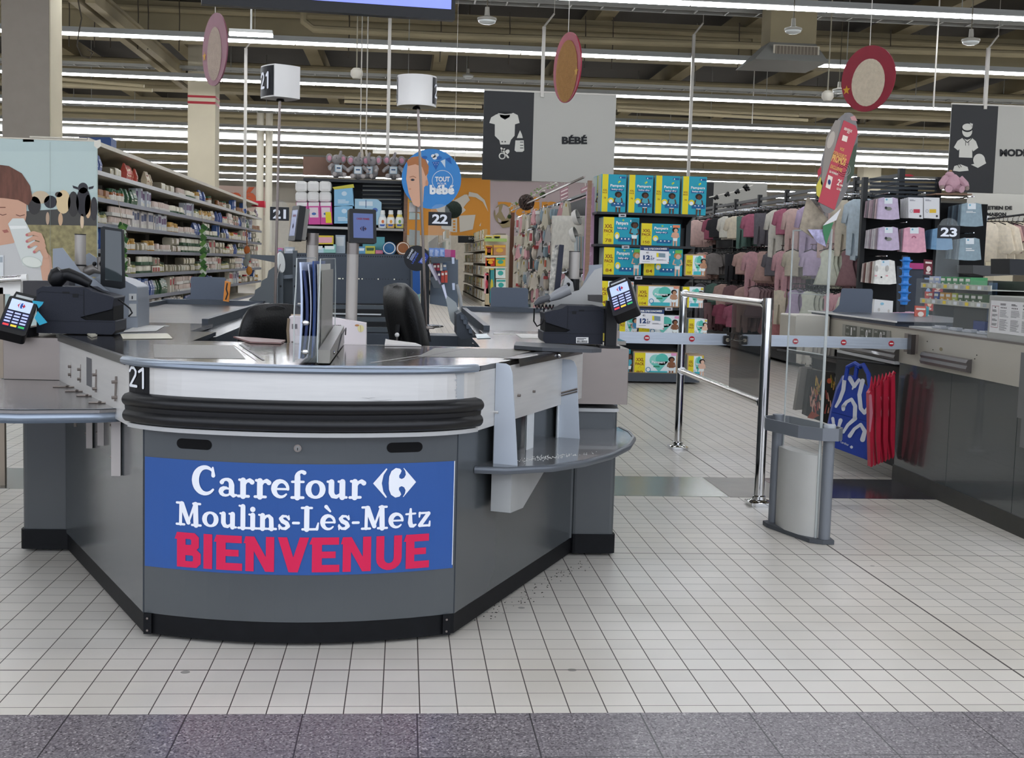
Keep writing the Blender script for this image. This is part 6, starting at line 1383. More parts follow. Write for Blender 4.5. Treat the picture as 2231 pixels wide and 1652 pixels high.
KINDS = {
 'food_tin': (P_tin, [('#c9c1a0', '#d8d2c2', 'pale green'), ('#b8ab7c', '#e4dccb', 'olive'), ('#d6cfc6', '#a8574a', 'cream'), ('#9aa08a', '#e2dccb', 'grey-green'), ('#bf9f8e', '#e9e4da', 'salmon')], .108, .08),
 'glass_jar': (P_jar, [('#8e4f22', '#2f5a38', 'amber'), ('#b98a3a', '#c9a25a', 'honey yellow'), ('#a8a268', '#3c4f3a', 'pickle green'), ('#c8b89a', '#b8303a', 'pale, red-lidded')], .08, .108),
 'food_carton': (P_carton, [('#cfc8c2', '#40496b', 'white'), ('#c6c9cf', '#5f3f6a', 'lilac grey'), ('#d9d2c0', '#b53a40', 'cream'), ('#4a6aa8', '#d8d8e0', 'blue')], .10, .165),
 'snack_pouch': (P_pouch, [('#3f6244', '#d8d4c4', 'dark green'), ('#b9a9b4', '#6a4a5c', 'mauve'), ('#c0503f', '#ecdcb4', 'red'), ('#d9c8a8', '#9b5a3a', 'beige'), ('#5a6ea6', '#d9dde8', 'blue')], .11, .14),
 'pot_tray': (P_tray, [('#d8d4cc', '#c8b4a6', 'white'), ('#3d5a40', '#e0d9c4', 'green'), ('#b99a6a', '#8a5a34', 'cardboard')], .17, .085)}
PROT = {}
for k_, (fn, pal, sp_, h_) in KINDS.items():
    for i, (a, c, nm) in enumerate(pal): PROT[(k_, i)] = mkproto(fn, a, c, k_)
LVN = ['topmost', 'second', 'third', 'fourth', 'fifth', 'sixth', 'seventh', 'lowest']
rr = random.Random(11)
def place(proto, loc, lab, cat, grp, rz=0., sc_=None):
    o = proto.copy(); COL.objects.link(o); o.location = loc; o.rotation_euler = (0, 0, rz)
    if sc_: o.scale = (sc_, sc_, sc_)
    o['label'] = lab; o['category'] = cat; o['group'] = grp; return o
CATN = {'food_tin': 'tin', 'glass_jar': 'jar', 'food_carton': 'carton', 'snack_pouch': 'pouch', 'pot_tray': 'food tray'}
SEG = ['near', 'middle', 'far']
for li, z in enumerate(LV):
    y = GY0+.12
    while y < GY1-.15:
        k_ = rr.choice(['food_tin', 'glass_jar', 'food_carton', 'snack_pouch', 'pot_tray'] if li < 6 else ['food_tin', 'food_carton', 'snack_pouch']); fn, pal, sp_, h_ = KINDS[k_]; ci = rr.randrange(len(pal)); n = rr.randint(3, 6)
        if li == 0 and y > 16: n = 3; 
        st = 2 if (k_ == 'food_tin' and li > 0 and rr.random() < .75 and li != 5) or (k_ == 'pot_tray' and li > 0 and rr.random() < .5) else 1
        for j in range(n):
            if y > GY1-.1: break
            if li >= 6 and y > 19: break
            for s_ in range(st):
                sg = 'near third' if y < 16 else ('middle third' if y < 21 else 'far third')
                place(PROT[(k_, ci)], (GX-.09+rr.uniform(-.02, .02), y, z+s_*h_*1.22), '%s %s, %s shelf of the left gondola, %s' % (pal[ci][2], k_.replace('_', ' '), LVN[li], sg), CATN[k_], '%ss on the left gondola' % CATN[k_], rr.uniform(-.12, .12), rr.uniform(1.15, 1.38) if st == 1 else 1.22)
            y += sp_*1.22
        y += rr.uniform(.01, .1 if li else .4)
        if li >= 6 and y > 19: break
# far right part of that aisle: red boxes and clip strips
for (px, py0, py1, Y, lb) in ((290, 490, 605, 13.2, 'green and white clip strip of small packets hanging nearest on the long left gondola'), (464, 492, 605, 18.4, 'green clip strip of small packets hanging farther along the long left gondola')):
    p = at(px, py0, Y); t = thing('clip_strip', lb, 'clip strip', (GX+.06, Y, at(px, py1, Y).z), 0, 'clip strips on the left gondola'); zb = at(px, py1, Y).z; zt = p.z
    b = MB(); b.tube([(GX+.03, Y, zt+.24), (GX+.07, Y, zt)], .004, C('#c9b9a4'), 5); b.build('cord', t)
    b = MB(); r2 = random.Random(int(px))
    for i in range(16):
        zz = zb+(zt-zb)*(i+.3)/16; X = Matrix.Translation((GX+.07+r2.uniform(-.01, .01), Y, zz)) @ Matrix.Rotation(radians(r2.choice([-38, 32])+r2.uniform(-10, 10)), 4, 'Y')
        b.box(-.045, .045, -.006+r2.uniform(-.01, .01), .006, -.018, .04, C(['#4c7a3c', '#dfe6d4', '#6f9c50', '#3e6a38'][i % 4], .35), X)
    b.build('packet', t)
t = thing('utensil_strip', 'hanging strip of grey and orange kitchen utensils at the far end of the left gondola', 'clip strip', (GX+.1, 20.5, .95)); b = MB()
for i, (px, y0, c_) in enumerate(((538, 545, '#b8652e'), (540, 560, '#8d908a'), (536, 572, '#8d908a'), (543, 590, '#c98436'))):
    p = at(px, y0, 20.5); b.ball((p.x, 20.5, p.z), (.05, .02, .07), C(c_), 10)
b.build('utensil', t); b = MB(); p = at(537, 500, 20.5); q = at(541, 600, 20.5); b.tube([p, q], .008, C('#a86a3c'), 6); b.build('cord', t)

# ================================================================== milk poster on the gondola end
t = thing('milk_poster', 'large poster of a child drinking milk before a herd of cows, on the gondola end', 'poster', (-3.25, 11.93, 0))
b = MB(); p0 = at(-60, 640, 11.93); p1 = at(211, 309, 11.93); b.box(p0.x, p1.x, 11.93, 11.96, .06, p1.z, mat('poster_sky', '#b6c8c6', .6, var=.04, vscale=.8)); b.box(p0.x, p1.x, 11.925, 11.965, p1.z, p1.z+.012, SHELFM); b.build('board', t)
b = MB(); D = pxd(b, 11.928, .0012)
D.poly([(-60, 330), (211, 330), (211, 420), (-60, 415)], C('#bccdca'), 1)
D.poly([(-60, 470), (60, 460), (140, 455), (211, 462), (211, 500), (-60, 500)], C('#4c4b48'), 1); D.poly([(-60, 488), (211, 492), (212, 640), (-60, 640)], mat('poster_meadow', '#8f8660', .7, var=.35, vscale=18), 2)
for (x, y, rx, ry, c_) in ((88, 430, 20, 14, '#c9b69a'), (75, 448, 14, 20, '#3c3a3a'), (110, 440, 14, 14, '#34343a'), (138, 440, 16, 26, '#dcc49a'), (128, 424, 8, 6, '#4a3f3a'), (160, 445, 12, 28, '#3c3a3a'), (182, 440, 16, 32, '#2f2e33'), (181, 410, 11, 12, '#38373c'), (192, 450, 7, 26, '#d0b08c'), (205, 455, 8, 26, '#3c3a3d'), (132, 478, 5, 14, '#c9a888'), (104, 476, 4, 14, '#b9a08a'), (179, 482, 4, 16, '#d8c0a4')): D.ell(x, y, rx, ry, C(c_), 3, 16)
D.poly([(158, 404), (170, 408), (170, 413), (160, 410)], C('#35343a'), 4); D.poly([(193, 408), (205, 405), (203, 411), (194, 413)], C('#35343a'), 4)
SK = C('#d0a48c', .6); SKD = C('#b98a74'); HA = mat('poster_hair', '#6b4538', .7, var=.25, vscale=30, stretch=(1, 1, .2))
D.poly([(-60, 530), (0, 522), (45, 520), (85, 560), (104, 606), (112, 640), (-60, 640)], C('#c9c9c8'), 4)
D.poly([(-60, 395), (-10, 420), (30, 430), (58, 440), (58, 470), (50, 505), (30, 530), (0, 535), (-60, 530)], SK, 5)
D.poly([(-60, 352), (-10, 358), (20, 362), (48, 378), (66, 405), (71, 432), (62, 448), (52, 442), (40, 436), (10, 432), (-60, 428)], HA, 6)
D.line([(-2, 466), (6, 469), (14, 467)], 1.6, C('#6a4438'), 6); D.line([(36, 468), (44, 471), (54, 468)], 1.6, C('#6a4438'), 6); D.line([(0, 452), (12, 452)], 2, C('#7a5040'), 6)
D.poly([(5, 502), (16, 500), (20, 506), (10, 508)], C('#a86a60'), 6)
D.poly([(84, 535), (96, 542), (112, 560), (116, 606), (100, 640), (92, 606), (88, 575)], SK, 6)
GLM = C('#d5dad6'); D.poly([(18, 488), (28, 476), (52, 476), (60, 490), (94, 560), (92, 575), (70, 584), (50, 578), (44, 560)], GLM, 7); D.poly([(20, 492), (58, 492), (60, 498), (24, 500)], C('#eef0ec'), 8); D.ell(70, 571, 23, 12, C('#c4cdc4'), 9, 22, .22); D.ell(70, 571, 21, 10.5, C('#e0e4dc'), 10, 22, .22)
for (x0, y0, x1, y1) in ((88, 512, 60, 512), (90, 522, 60, 526), (92, 534, 64, 538), (96, 544, 76, 549)): D.line([(x1, y1), ((x0+x1)/2, y0-4), (x0, y0), (x0+6, y0+14)], [7, 8.5, 9, 10], SK, 11+int(y0/10) % 4); D.ell(x1, y1, 3, 2.2, C('#c4707c'), 16, 8)
D.poly([(-60, 556), (9, 556), (8, 640), (-60, 640)], C('#dfe2e4'), 12); D.poly([(-10, 560), (7, 560), (7, 572), (-10, 572)], C('#a7b0b8'), 13)
D.poly([(110, 310), (110.6, 310), (111, 640), (110.4, 640)], C('#8a938e'), 14)
b.build('printed_picture', t)
b = MB(); pp(b, [(205, 307), (218, 304), (220, 318), (212, 324), (205, 318)], 11.92, .02, C('#dcd8cc')); b.build('corner_clip', t)
b = MB(); pp(b, [(50, 302), (74, 302), (74, 309), (50, 309)], 11.93, .03, SHELFM); b.build('top_clip', t)
for (x0, x1, lb) in ((169, 242, 'wide'), (134, 160, 'narrow')):
    b = MB(); pp(b, [(x0, 303), (x0+3, 299), (x1-3, 299), (x1, 304), (x1, 330), (x0, 326)], 16.5, .3, C('#2c4474')); tag(b.build('blue_bin', origin=tuple(at(x0, 330, 16.5))), '%s blue container on top of the long left gondola behind the poster' % lb, 'container', 'blue containers')

# ================================================================== nappy display
t = thing('nappy_display', 'black metal end-of-aisle display stacked with nappy boxes', 'display shelf', (2.49, 12.95, 0)); DB_ = mat('display_black', '#191c1f', .45, .2)
Yd = 12.72; xl = 1.93; xr = 3.02
b = MB(); b.box(xl, xr, 13.22, 13.26, .1, 1.75, DB_); b.box(xl-.02, xl+.03, 13.15, 13.22, .0, 1.75, DB_); b.box(xr-.06, xr-.01, 13.15, 13.22, 0, 1.75, DB_); b.build('back_panel', t)
b = MB(); D = front(b, xr-.4, 13.215, .9, .34, .8, .002)
for i in range(5): D.rect(.02, .1+i*.17, .6, .15+i*.17, C('#8e9092'), 1)
b.build('wire_back', t)
zs = [at(1420, 464, Yd).z, at(1420, 534, Yd).z, at(1420, 600, Yd).z, at(1420, 669, Yd).z, at(1420, 738, Yd).z]
for z in zs:
    b = MB(); b.box(xl, xr-.06, 12.70, 13.2, z-.028, z-.004, DB_); b.prism([(12.74, z-.028), (13.2, z-.13), (13.2, z-.028)], 'x', xr-.09, xr-.075, DB_); b.build('shelf', t)
b = MB(); b.rbox(xl-.05, xr+.04, 12.66, 13.3, .02, .105, mat('display_foot', '#3e444c', .4), .03); b.box(xl, xr, 12.7, 13.2, .105, .11, C('#9c8a70')); b.build('foot', t)
b = MB(); b.box(xl-.09, xl-.05, 12.75, 12.80, 0, 2.05, WOOD); b.build('wood_post', t)
TEAL = C('#129db4', .4); YEL = C('#e6d41e', .45); TX = C('#8c4a16'); NV = C('#1d5f93'); WB2 = C('#f0f2f2'); MINT = C('#8fd6c8')
def kid(D, x, y, h, skin, shirt, hair='#1d1512', lying=False):
    s_ = C(skin); 
    D.ell(x, y+.86*h, .17*h, .14*h, C(hair), 4, 14); D.ell(x+.005, y+.82*h, .105*h, .11*h, s_, 5, 14)
    D.poly([(x-.13*h, y+.42*h), (x+.13*h, y+.42*h), (x+.15*h, y+.70*h), (x+.05*h, y+.74*h), (x-.05*h, y+.74*h), (x-.15*h, y+.70*h)], C(shirt) if shirt else s_, 4)
    D.line([(x-.15*h, y+.68*h), (x-.2*h, y+.5*h), (x-.08*h, y+.48*h)], .055*h, s_, 5); D.line([(x+.15*h, y+.68*h), (x+.2*h, y+.5*h), (x+.1*h, y+.46*h)], .055*h, s_, 5)
    D.poly([(x-.13*h, y+.42*h), (x+.13*h, y+.42*h), (x+.10*h, y+.27*h), (x-.10*h, y+.27*h)], C('#e8f0ee'), 6)
    D.line([(x-.07*h, y+.3*h), (x-.08*h, y)], [.10*h, .06*h], s_, 5); D.line([(x+.07*h, y+.3*h), (x+.08*h, y)], [.10*h, .06*h], s_, 5)
def nappy_box(px0, py0, px1, py1, Y, kindb, num, lab, skin='#5a3824', shirt='#4aa3b4', dep=.3, hair='#1d1512', tall=False, brow=None, grp='nappy boxes on the display', corner=None):
    a = at(px0, py1, Y); c = at(px1, py0, Y); w = c.x-a.x; h = c.z-a.z; t = thing('nappy_box', lab, 'box', (a.x+w/2, Y+dep/2, a.z), 0, grp)
    teal = kindb == 'baby-dry'
    b = MB(); b.box(a.x, c.x, Y, Y+dep, a.z, c.z, TEAL if teal else (C('#b89a78') if brow else C('#e4e8ea'))); b.box(a.x-.001, a.x, Y+.01, Y+dep, a.z+.01, c.z-.005, C('#a9b7b0')); b.build('carton', t)
    b = MB(); D = Deco(b, (a.x, Y, a.z), (1, 0, 0), (0, 0, 1), .0012); m_ = .012 if brow else 0; D.rect(m_, m_, w-m_, h-m_, TEAL if teal else C('#eaf2f4'), 1)
    ys = .05 if tall else 0; yw = min(.32*w, .11) if not tall else .24*w
    x0_ = m_+(.0 if not tall else .03*w)
    D.rect(x0_, m_, x0_+yw, h-m_, YEL, 2)
    if tall: D.text('XXL', x0_+.1*yw, .56*h, .8*yw, .05*h, TX, 3, .02); D.text('PACK', x0_+.1*yw, .5*h, .8*yw, .04*h, TX, 3, .02); D.text(num, x0_+.3*yw, .36*h, .4*yw, .045*h, TX, 3, .01)
    else: D.text('XXL', x0_+.12*yw, .60*h, .76*yw, .14*h, TX, 3, .03); D.text('PACK', x0_+.08*yw, .44*h, .84*yw, .12*h, TX, 3, .03); D.ring(x0_+.5*yw, .33*h, .12*yw, .03*yw, C('#b98a24'), 3, 10, .2, 3.4); D.text(num, x0_+.2*yw, .1*h, .6*yw, .12*h, TX, 3, .01)
    rw = w-yw-x0_; rx = x0_+yw; hh = min(h, rw*1.0)
    if teal:
        if tall:
            D.text('Pampers', rx+.12*rw, .66*h, .78*rw, .085*h, WB2, 4, .025); D.text('baby-dry', rx+.2*rw, .585*h, .62*rw, .05*h, WB2, 4, .02); D.rect(rx+.14*rw, .57*h, rx+.86*rw, .635*h, NV, 3); kid(D, rx+.58*rw, -.02*h if False else .0, .56*h, skin, shirt, hair)
            D.ell(rx+.58*rw, .80*h, .05*rw, .03*h, C('#9fce5a'), 3, 10); D.ell(rx+.64*rw, .82*h, .04*rw, .02*h, YEL, 4, 10)
            D.poly([(rx+.2*rw, .17*h), (rx+.95*rw, .17*h), (rx+.95*rw, .27*h), (rx+.2*rw, .27*h)], NV, 7)
            for q in (.38, .58, .78): D.ell(rx+q*rw, .24*h, .04*rw, .014*h, WB2, 8, 8)
            D.ell(rx+.17*rw, .32*h, .17*rw, .075*h, YEL, 7, 14); D.ell(rx+.17*rw, .30*h, .11*rw, .05*h, C('#dfe8ee'), 8, 12); D.rect(rx+.6*rw, .9*h, rx+.95*rw, .95*h, NV, 3); D.ell(rx+.68*rw, .92*h, .03*rw, .02*h, WB2, 4, 8)
        else:
            D.text('Pampers', rx+.08*rw, .70*h, .48*rw, .16*h, WB2, 4, .025); D.rect(rx+.12*rw, .56*h, rx+.55*rw, .65*h, NV, 3); D.text('baby-dry', rx+.14*rw, .565*h, .38*rw, .09*h, WB2, 4, .02)
            D.ell(rx+.36*rw, .9*h, .04*rw, .04*h, C('#9fce5a'), 3, 10); kid(D, rx+.82*rw, .02*h, .84*h, skin, shirt, hair)
            D.poly([(rx+.18*rw, .13*h), (rx+.68*rw, .13*h), (rx+.72*rw, .28*h), (rx+.18*rw, .28*h)], NV, 3)
            for q in (.32, .46, .60): D.ell(rx+q*rw, .23*h, .03*rw, .03*h, WB2, 4, 8)
            D.ell(rx+.13*rw, .34*h, .10*rw, .13*h, YEL, 5, 14); D.ell(rx+.13*rw, .31*h, .065*rw, .085*h, C('#dfe8ee'), 6, 12); D.rect(rx+.72*rw, .84*h, rx+.97*rw, .96*h, C(corner or '#1d7f93'), 7); D.ell(rx+.66*rw, .88*h, .02*rw, .04*h, WB2, 4, 8)
    else:
        D.ell(rx+.33*rw, .66*h, .20*rw, .24*h, MINT, 2, 16); D.ell(rx+.52*rw, .70*h, .20*rw, .24*h, C('#59c0b0'), 3, 16); D.poly([(rx+.14*rw, .6*h), (rx+.72*rw, .62*h), (rx+.44*rw, .18*h)], C('#6fcabb'), 3)
        D.text('Pampers', rx+.2*rw, .5*h, .42*rw, .14*h, WB2, 5, .03); D.bars(rx+.26*rw, .37*h, .3*rw, .08*h, C('#2b8f6c'), 1, 5, .8)
        D.rect(rx+.08*rw, .06*h, rx+.70*rw, .22*h, C('#43b8c2'), 4); D.ring(rx+.10*rw, .27*h, .06*rw, .02*rw, C('#2b7fb0'), 6, 14); D.ell(rx+.10*rw, .27*h, .055*rw, .08*h, WB2, 5, 12)
        kid(D, rx+.82*rw, .02*h-.0, .80*h, skin, shirt, hair); D.rect(rx+.80*rw, .86*h, rx+.97*rw, .97*h, C(corner or '#e39a80'), 7)
    b.build('printed_front', t); return t
for i in range(4): nappy_box(1308.5+i*58.5, 381+i*1.6, 1365+i*58.5, 463+i*1.6, 12.72, 'baby-dry', '78', ['leftmost', 'second', 'third', 'rightmost'][i]+' of the four upright turquoise nappy boxes on the top shelf', tall=True)
bk = nappy_box(1299, 383, 1312, 462, 12.95, 'baby-dry', '78', 'turquoise nappy box hidden behind the leftmost upright one on the top shelf', tall=True, dep=.25)
nappy_box(1313, 475, 1393, 533, 12.72, 'baby-dry', '78', 'turquoise nappy box marked 78 on the second shelf, left')
nappy_box(1396, 489, 1483, 535, 12.72, 'baby-dry', '150', 'turquoise nappy box marked 150 on the second shelf with a crawling baby', '#d9a88c', None, corner='#e3845c')
nappy_box(1314, 541, 1398, 598, 12.72, 'baby-dry', '84', 'turquoise nappy box marked 84, left one of two on the third shelf', '#e0b8a0', '#4aa3b4', hair='#c08a4a', corner='#6fc05a')
nappy_box(1402, 543, 1488, 600, 12.74, 'baby-dry', '84', 'turquoise nappy box marked 84, partly behind the price sign on the third shelf', '#e0b8a0', '#4aa3b4', hair='#c08a4a', corner='#6fc05a')
nappy_box(1491, 555, 1538, 601, 12.72, 'harmonie', '168', 'brown-edged white nappy box at the right end of the third shelf', '#b98a6a', None, brow=True, corner='#e07a6a')
nappy_box(1300, 614, 1381, 667, 12.74, 'harmonie', '94', 'pale blue nappy box mostly behind the right card reader', '#c99a7c', '#5aa9d6')
nappy_box(1386, 623, 1481, 668, 12.72, 'harmonie', '104', 'white nappy box marked 104 with a mint heart on the fourth shelf', '#b98a6a', None, brow=True)
nappy_box(1486, 626, 1533, 670, 12.72, 'harmonie', '72', 'small white nappy box behind the chrome post on the fourth shelf', '#e0b8a0', None, corner='#d8c23e')
nappy_box(1349, 684, 1389, 733, 12.72, 'harmonie', '94', 'pale blue nappy box with a boy in a blue shirt on the fifth shelf, left', '#d9a88c', '#4f9fd0', corner='#4f6fc0')
nappy_box(1391, 688, 1483, 734, 12.73, 'harmonie', '90', 'white nappy box marked 90 partly behind the lower price sign', '#8a5a3c', None, corner='#e6a0c8')
nappy_box(1499, 696, 1541, 733, 12.72, 'harmonie', '64', 'small white nappy box right of the chrome post on the fifth shelf', '#e0b8a0', None, corner='#d8c23e')
nappy_box(1345, 762, 1374, 818, 12.74, 'baby-dry', '60', 'blue and yellow nappy box edge at the left of the lowest shelf', dep=.3)
nappy_box(1379, 768, 1476, 819, 12.72, 'harmonie', '90', 'white nappy box marked 90 on the lowest shelf, the largest there', '#8a5a3c', None, brow=True, corner='#e6a0c8')
nappy_box(1496, 774, 1534, 820, 12.72, 'harmonie', '64', 'small white nappy box at the right end of the lowest shelf', '#e0b8a0', None, brow=True, corner='#d8c23e')
def price_sign(x0, y0, x1, y1, lab, sk=0):
    Y = 12.55; t = thing('price_sign', lab, 'price sign', at((x0+x1)/2, y1, Y), 0, 'white price signs on the nappy display')
    b = MB(); pp(b, [(x0, y0), (x1, y0+3), (x1-1, y1+sk), (x0-2, y1)], Y, .004, C('#e9e9ec')); b.build('card', t)
    b = MB(); D = pxd(b, Y-.001, .0012); BL = C('#27406f'); w = x1-x0; h = y1-y0
    D.poly([(x0, y0), (x1, y0+3), (x1, y0+h*.22+3), (x0, y0+h*.22)], BL, 1)
    def tx(s_, x, y, ww, hh, m_, L=2, bd=.03):
        v, f, asp = text_geo(s_, bd); b.add([D.P(x+p[0]*ww, y-p[1]*hh, L) for p in v], f, m_)
    tx("70% D'ECONOMIES", x0+w*.12, y0+h*.20, w*.8, h*.11, WB2, 3); tx('41', x0+w*.2, y0+h*.42, w*.09, h*.11, C('#5a5a60')); tx('12', x0+w*.1, y0+h*.78, w*.24, h*.26, BL, 2, .05); tx('€', x0+w*.36, y0+h*.64, w*.05, h*.1, BL); tx('57', x0+w*.36, y0+h*.80, w*.13, h*.13, BL)
    D.poly([(x0+w*.56, y0+h*.38), (x0+w*.86, y0+h*.42), (x0+w*.86, y0+h*.66), (x0+w*.56, y0+h*.62)], C('#7d929e'), 2); D.poly([(x0+w*.56, y0+h*.38), (x0+w*.63, y0+h*.39), (x0+w*.63, y0+h*.63), (x0+w*.56, y0+h*.62)], YEL, 3)
    D.bars(x0+w*.56, y0+h*.82, w*.36, -h*.06, C('#8d8d96'), 2, 2); D.bars(x0+w*.06, y0+h*.90, w*.4, -h*.03, C('#8d8d96'), 1, 2)
    D.poly([(x1-4, y1-4+sk), (x1-1, y1-3+sk), (x1-1.5, y1-.5+sk)], C('#b8303a'), 2); b.build('writing', t)
price_sign(1395, 537, 1458, 574, 'white price sign reading 12 57 clipped below the second nappy shelf', 1); price_sign(1388, 672, 1447, 714, 'white price sign reading 12 57 clipped below the fourth nappy shelf', 5)
for i, (px, py, Y) in enumerate(((1356, 469, 12.69), (1363, 538, 12.69), (1391, 605, 12.69), (1457, 673, 12.69))):
    b = MB(); pp(b, [(px-8, py-3), (px+8, py-3), (px+8, py+4), (px-8, py+4)], Y-.01, .003, C('#c6c8ce')); D = pxd(b, Y-.011, .0012); D.poly([(px-4, py-1), (px+5, py-1), (px+5, py+2), (px-4, py+2)], C('#4a4a50'), 1)
    tag(b.build('price_tag', origin=tuple(at(px, py+4, Y))), 'small grey shelf price tag on the %s nappy shelf edge' % ['top', 'second', 'third', 'fourth'][i], 'price tag', 'shelf tags on the nappy display')
# pink banner strip beside the display
b = MB(); pp(b, [(1278, 418), (1296, 406), (1292, 610), (1270, 612)], 13.0, .03, mat('pink_strip', '#c49bb4', .5, var=.08)); D = pxd(b, 12.998, .0015)
for i in range(9): D.bars(1277+(9-i)*.1, 432+i*21, 13, -9, C('#e4cbdc'), 3, 1, .5, i)
tag(b.build('pink_banner', origin=tuple(at(1283, 612, 13))), 'tall pink printed strip beside the turquoise nappy boxes', 'banner')

# ================================================================== baby accessories wall (aisle side)
t = thing('accessories_gondola', 'aisle-side rack wall of hanging baby accessories left of the nappy display', 'shelving', (2.25, 18, 0))
b = MB(); b.box(2.15, 2.25, 13.3, 22.6, .0, 2.0, mat('rack_dark_green', '#22282a', .6)); b.box(1.9, 2.2, 13.3, 22.6, .0, .14, C('#8d877b')); b.build('back_panel', t)
b = MB(); b.box(1.88, 1.95, 22.6, 22.7, 0, 2.1, C('#6a4634')); b.build('end_post', t)
b = MB()
for z in (2.02, 1.55, 1.1, .7): b.box(2.10, 2.15, 13.3, 22.6, z, z+.03, DB_)
b.box(1.88, 1.9, 13.4, 22.6, 2.12, 2.14, STEEL); b.build('rail', t)
def A_pack(col, c2_):
    b = MB(); b.ball((0, 0, -.10), (.05, .045, .09), C(col), 8); b.tube([(0, 0, -.02), (0, 0, .02), (.05, 0, .03)], .005, CHROME, 5); b.box(-.03, .03, -.046, -.04, -.05, -.01, C(c2_)); return b
def A_cloth(col, c2_):
    b = MB(); v = [(-.02, 0, 0), (.02, 0, 0), (.07, .02, -.2), (.03, -.03, -.22), (-.03, .03, -.22), (-.07, -.02, -.2)]; b.prism([(-.02, 0), (.02, 0), (.05, -.08), (.085, -.24), (.03, -.20), (-.01, -.26), (-.05, -.21), (-.08, -.23), (-.045, -.08)], 'x', -.025, .025, C(col, .8), Matrix.Rotation(.4, 4, 'Z')); b.box(-.027, .027, -.02, .02, -.07, -.03, C(c2_)); b.tube([(0, 0, -.01), (0, 0, .02), (.05, 0, .03)], .005, CHROME, 5); return b
def A_card(col, c2_):
    b = MB(); b.box(-.004, .004, -.045, .045, -.16, 0, C(col)); b.box(-.014, -.004, -.03, .03, -.14, -.04, C(c2_, .3)); b.tube([(0, 0, 0), (.05, 0, .02)], .004, CHROME, 5); return b
accs = []
for fn, nm, lst in ((A_pack, 'baby_rattle', [('#b8b4b0', '#e0dcd6', 'grey'), ('#cfc4b4', '#b04848', 'beige'), ('#8fa3ad', '#e0e0dc', 'blue-grey')]), (A_cloth, 'comforter', [('#d8cfbf', '#e8e6e0', 'cream'), ('#b3b0ae', '#d8d4cc', 'grey'), ('#dca8ac', '#e9d9d6', 'pink'), ('#c9c2ae', '#c2a23c', 'sand')]), (A_card, 'accessory_card', [('#dcdcda', '#8aa3b0', 'white'), ('#a9a7a6', '#d8d4c8', 'grey'), ('#c7cfc0', '#c85a3c', 'pale green'), ('#e0d4cc', '#b03440', 'white and red')])):
    for a, c, cn in lst: accs.append((mkproto(fn, a, c, nm), nm, cn))
rr = random.Random(23)
for zi, z in enumerate((1.98, 1.72, 1.50, 1.28, 1.06, .84, .62)):
    y = 13.9
    while y < 22.4:
        if not (z > 1.2 and 13.4 < y < 15.4):
            pr, nm, cn = rr.choice(accs[:7] if zi > 3 and rr.random() < .7 else accs)
            place(pr, (1.98+rr.uniform(-.04, .08), y, z+rr.uniform(-.03, .03)), '%s %s hanging on the %s row of the accessories wall' % (cn, nm.replace('_', ' '), LVN[zi]), {'baby_rattle': 'toy', 'comforter': 'comforter', 'accessory_card': 'accessory pack'}[nm], 'small hanging things on the accessories wall', rr.uniform(-.6, .6), rr.uniform(.85, 1.25))
        y += rr.uniform(.22, .36)
# large white dotted blanket and tray shapes near the front
b = MB(); v = []; n = 14; m_ = 8
for i in range(n+1):
    for j in range(m_+1): u = i/n; w = j/m_; p = at(1203+u*72-4*(1-w)*(1-u), 470+(1-w)*115, 14.3+u*-.7); v.append((p.x+.0, p.y+.03*sin(u*14+w), p.z))
f = [(i*(m_+1)+j, (i+1)*(m_+1)+j, (i+1)*(m_+1)+j+1, i*(m_+1)+j+1) for i in range(n) for j in range(m_)]
b.add(v, f, mat('dotted_blanket', '#cfcbc0', .8, var=.1, vscale=20), True); o = b.build('baby_blanket', origin=tuple(at(1235, 585, 14))); md = o.modifiers.new('s', 'SOLIDIFY'); md.thickness = .01
tag(o, 'large white baby blanket hanging on the accessories wall beside the pink strip', 'blanket')
for i, (px, py, lb) in enumerate(((1251, 476, 'upper'), (1246, 514, 'lower'))):
    p = at(px, py, 13.6); b = MB(); b.lathe([(.001, -.01), (.07, -.008), (.085, .02), (.088, .05), (.08, .05), (.07, .01), (.001, 0)], (0, 0, 0), C('#dedbd3', .4), 18, Matrix.Translation(p) @ Matrix.Rotation(radians(70), 4, 'Y') @ Matrix.Rotation(.4, 4, 'X')); b.tube([p, (p.x+.12, p.y+.1, p.z+.02)], .006, CHROME, 5)
    tag(b.build('baby_tub_seat', origin=tuple(p)), 'white round potty seat hanging %s on the accessories wall' % lb, 'potty seat', 'white potty seats')
for i in range(6):
    p = at(1258+i*3.0, 530, 13.5); b = MB(); pp(b, [(1256+i*3, 516), (1258.6+i*3, 515), (1258+i*3, 585), (1256+i*3, 586)], 13.45, .18, C(['#b9c4c6', '#dcd9d0', '#9db3b6', '#d2c3a6', '#c7cfd2', '#a9b1b0'][i]))
    tag(b.build('bath_book', origin=tuple(p)), 'thin pale book in the upright row above the grey post, beside the pink strip', 'book', 'thin books beside the pink strip')

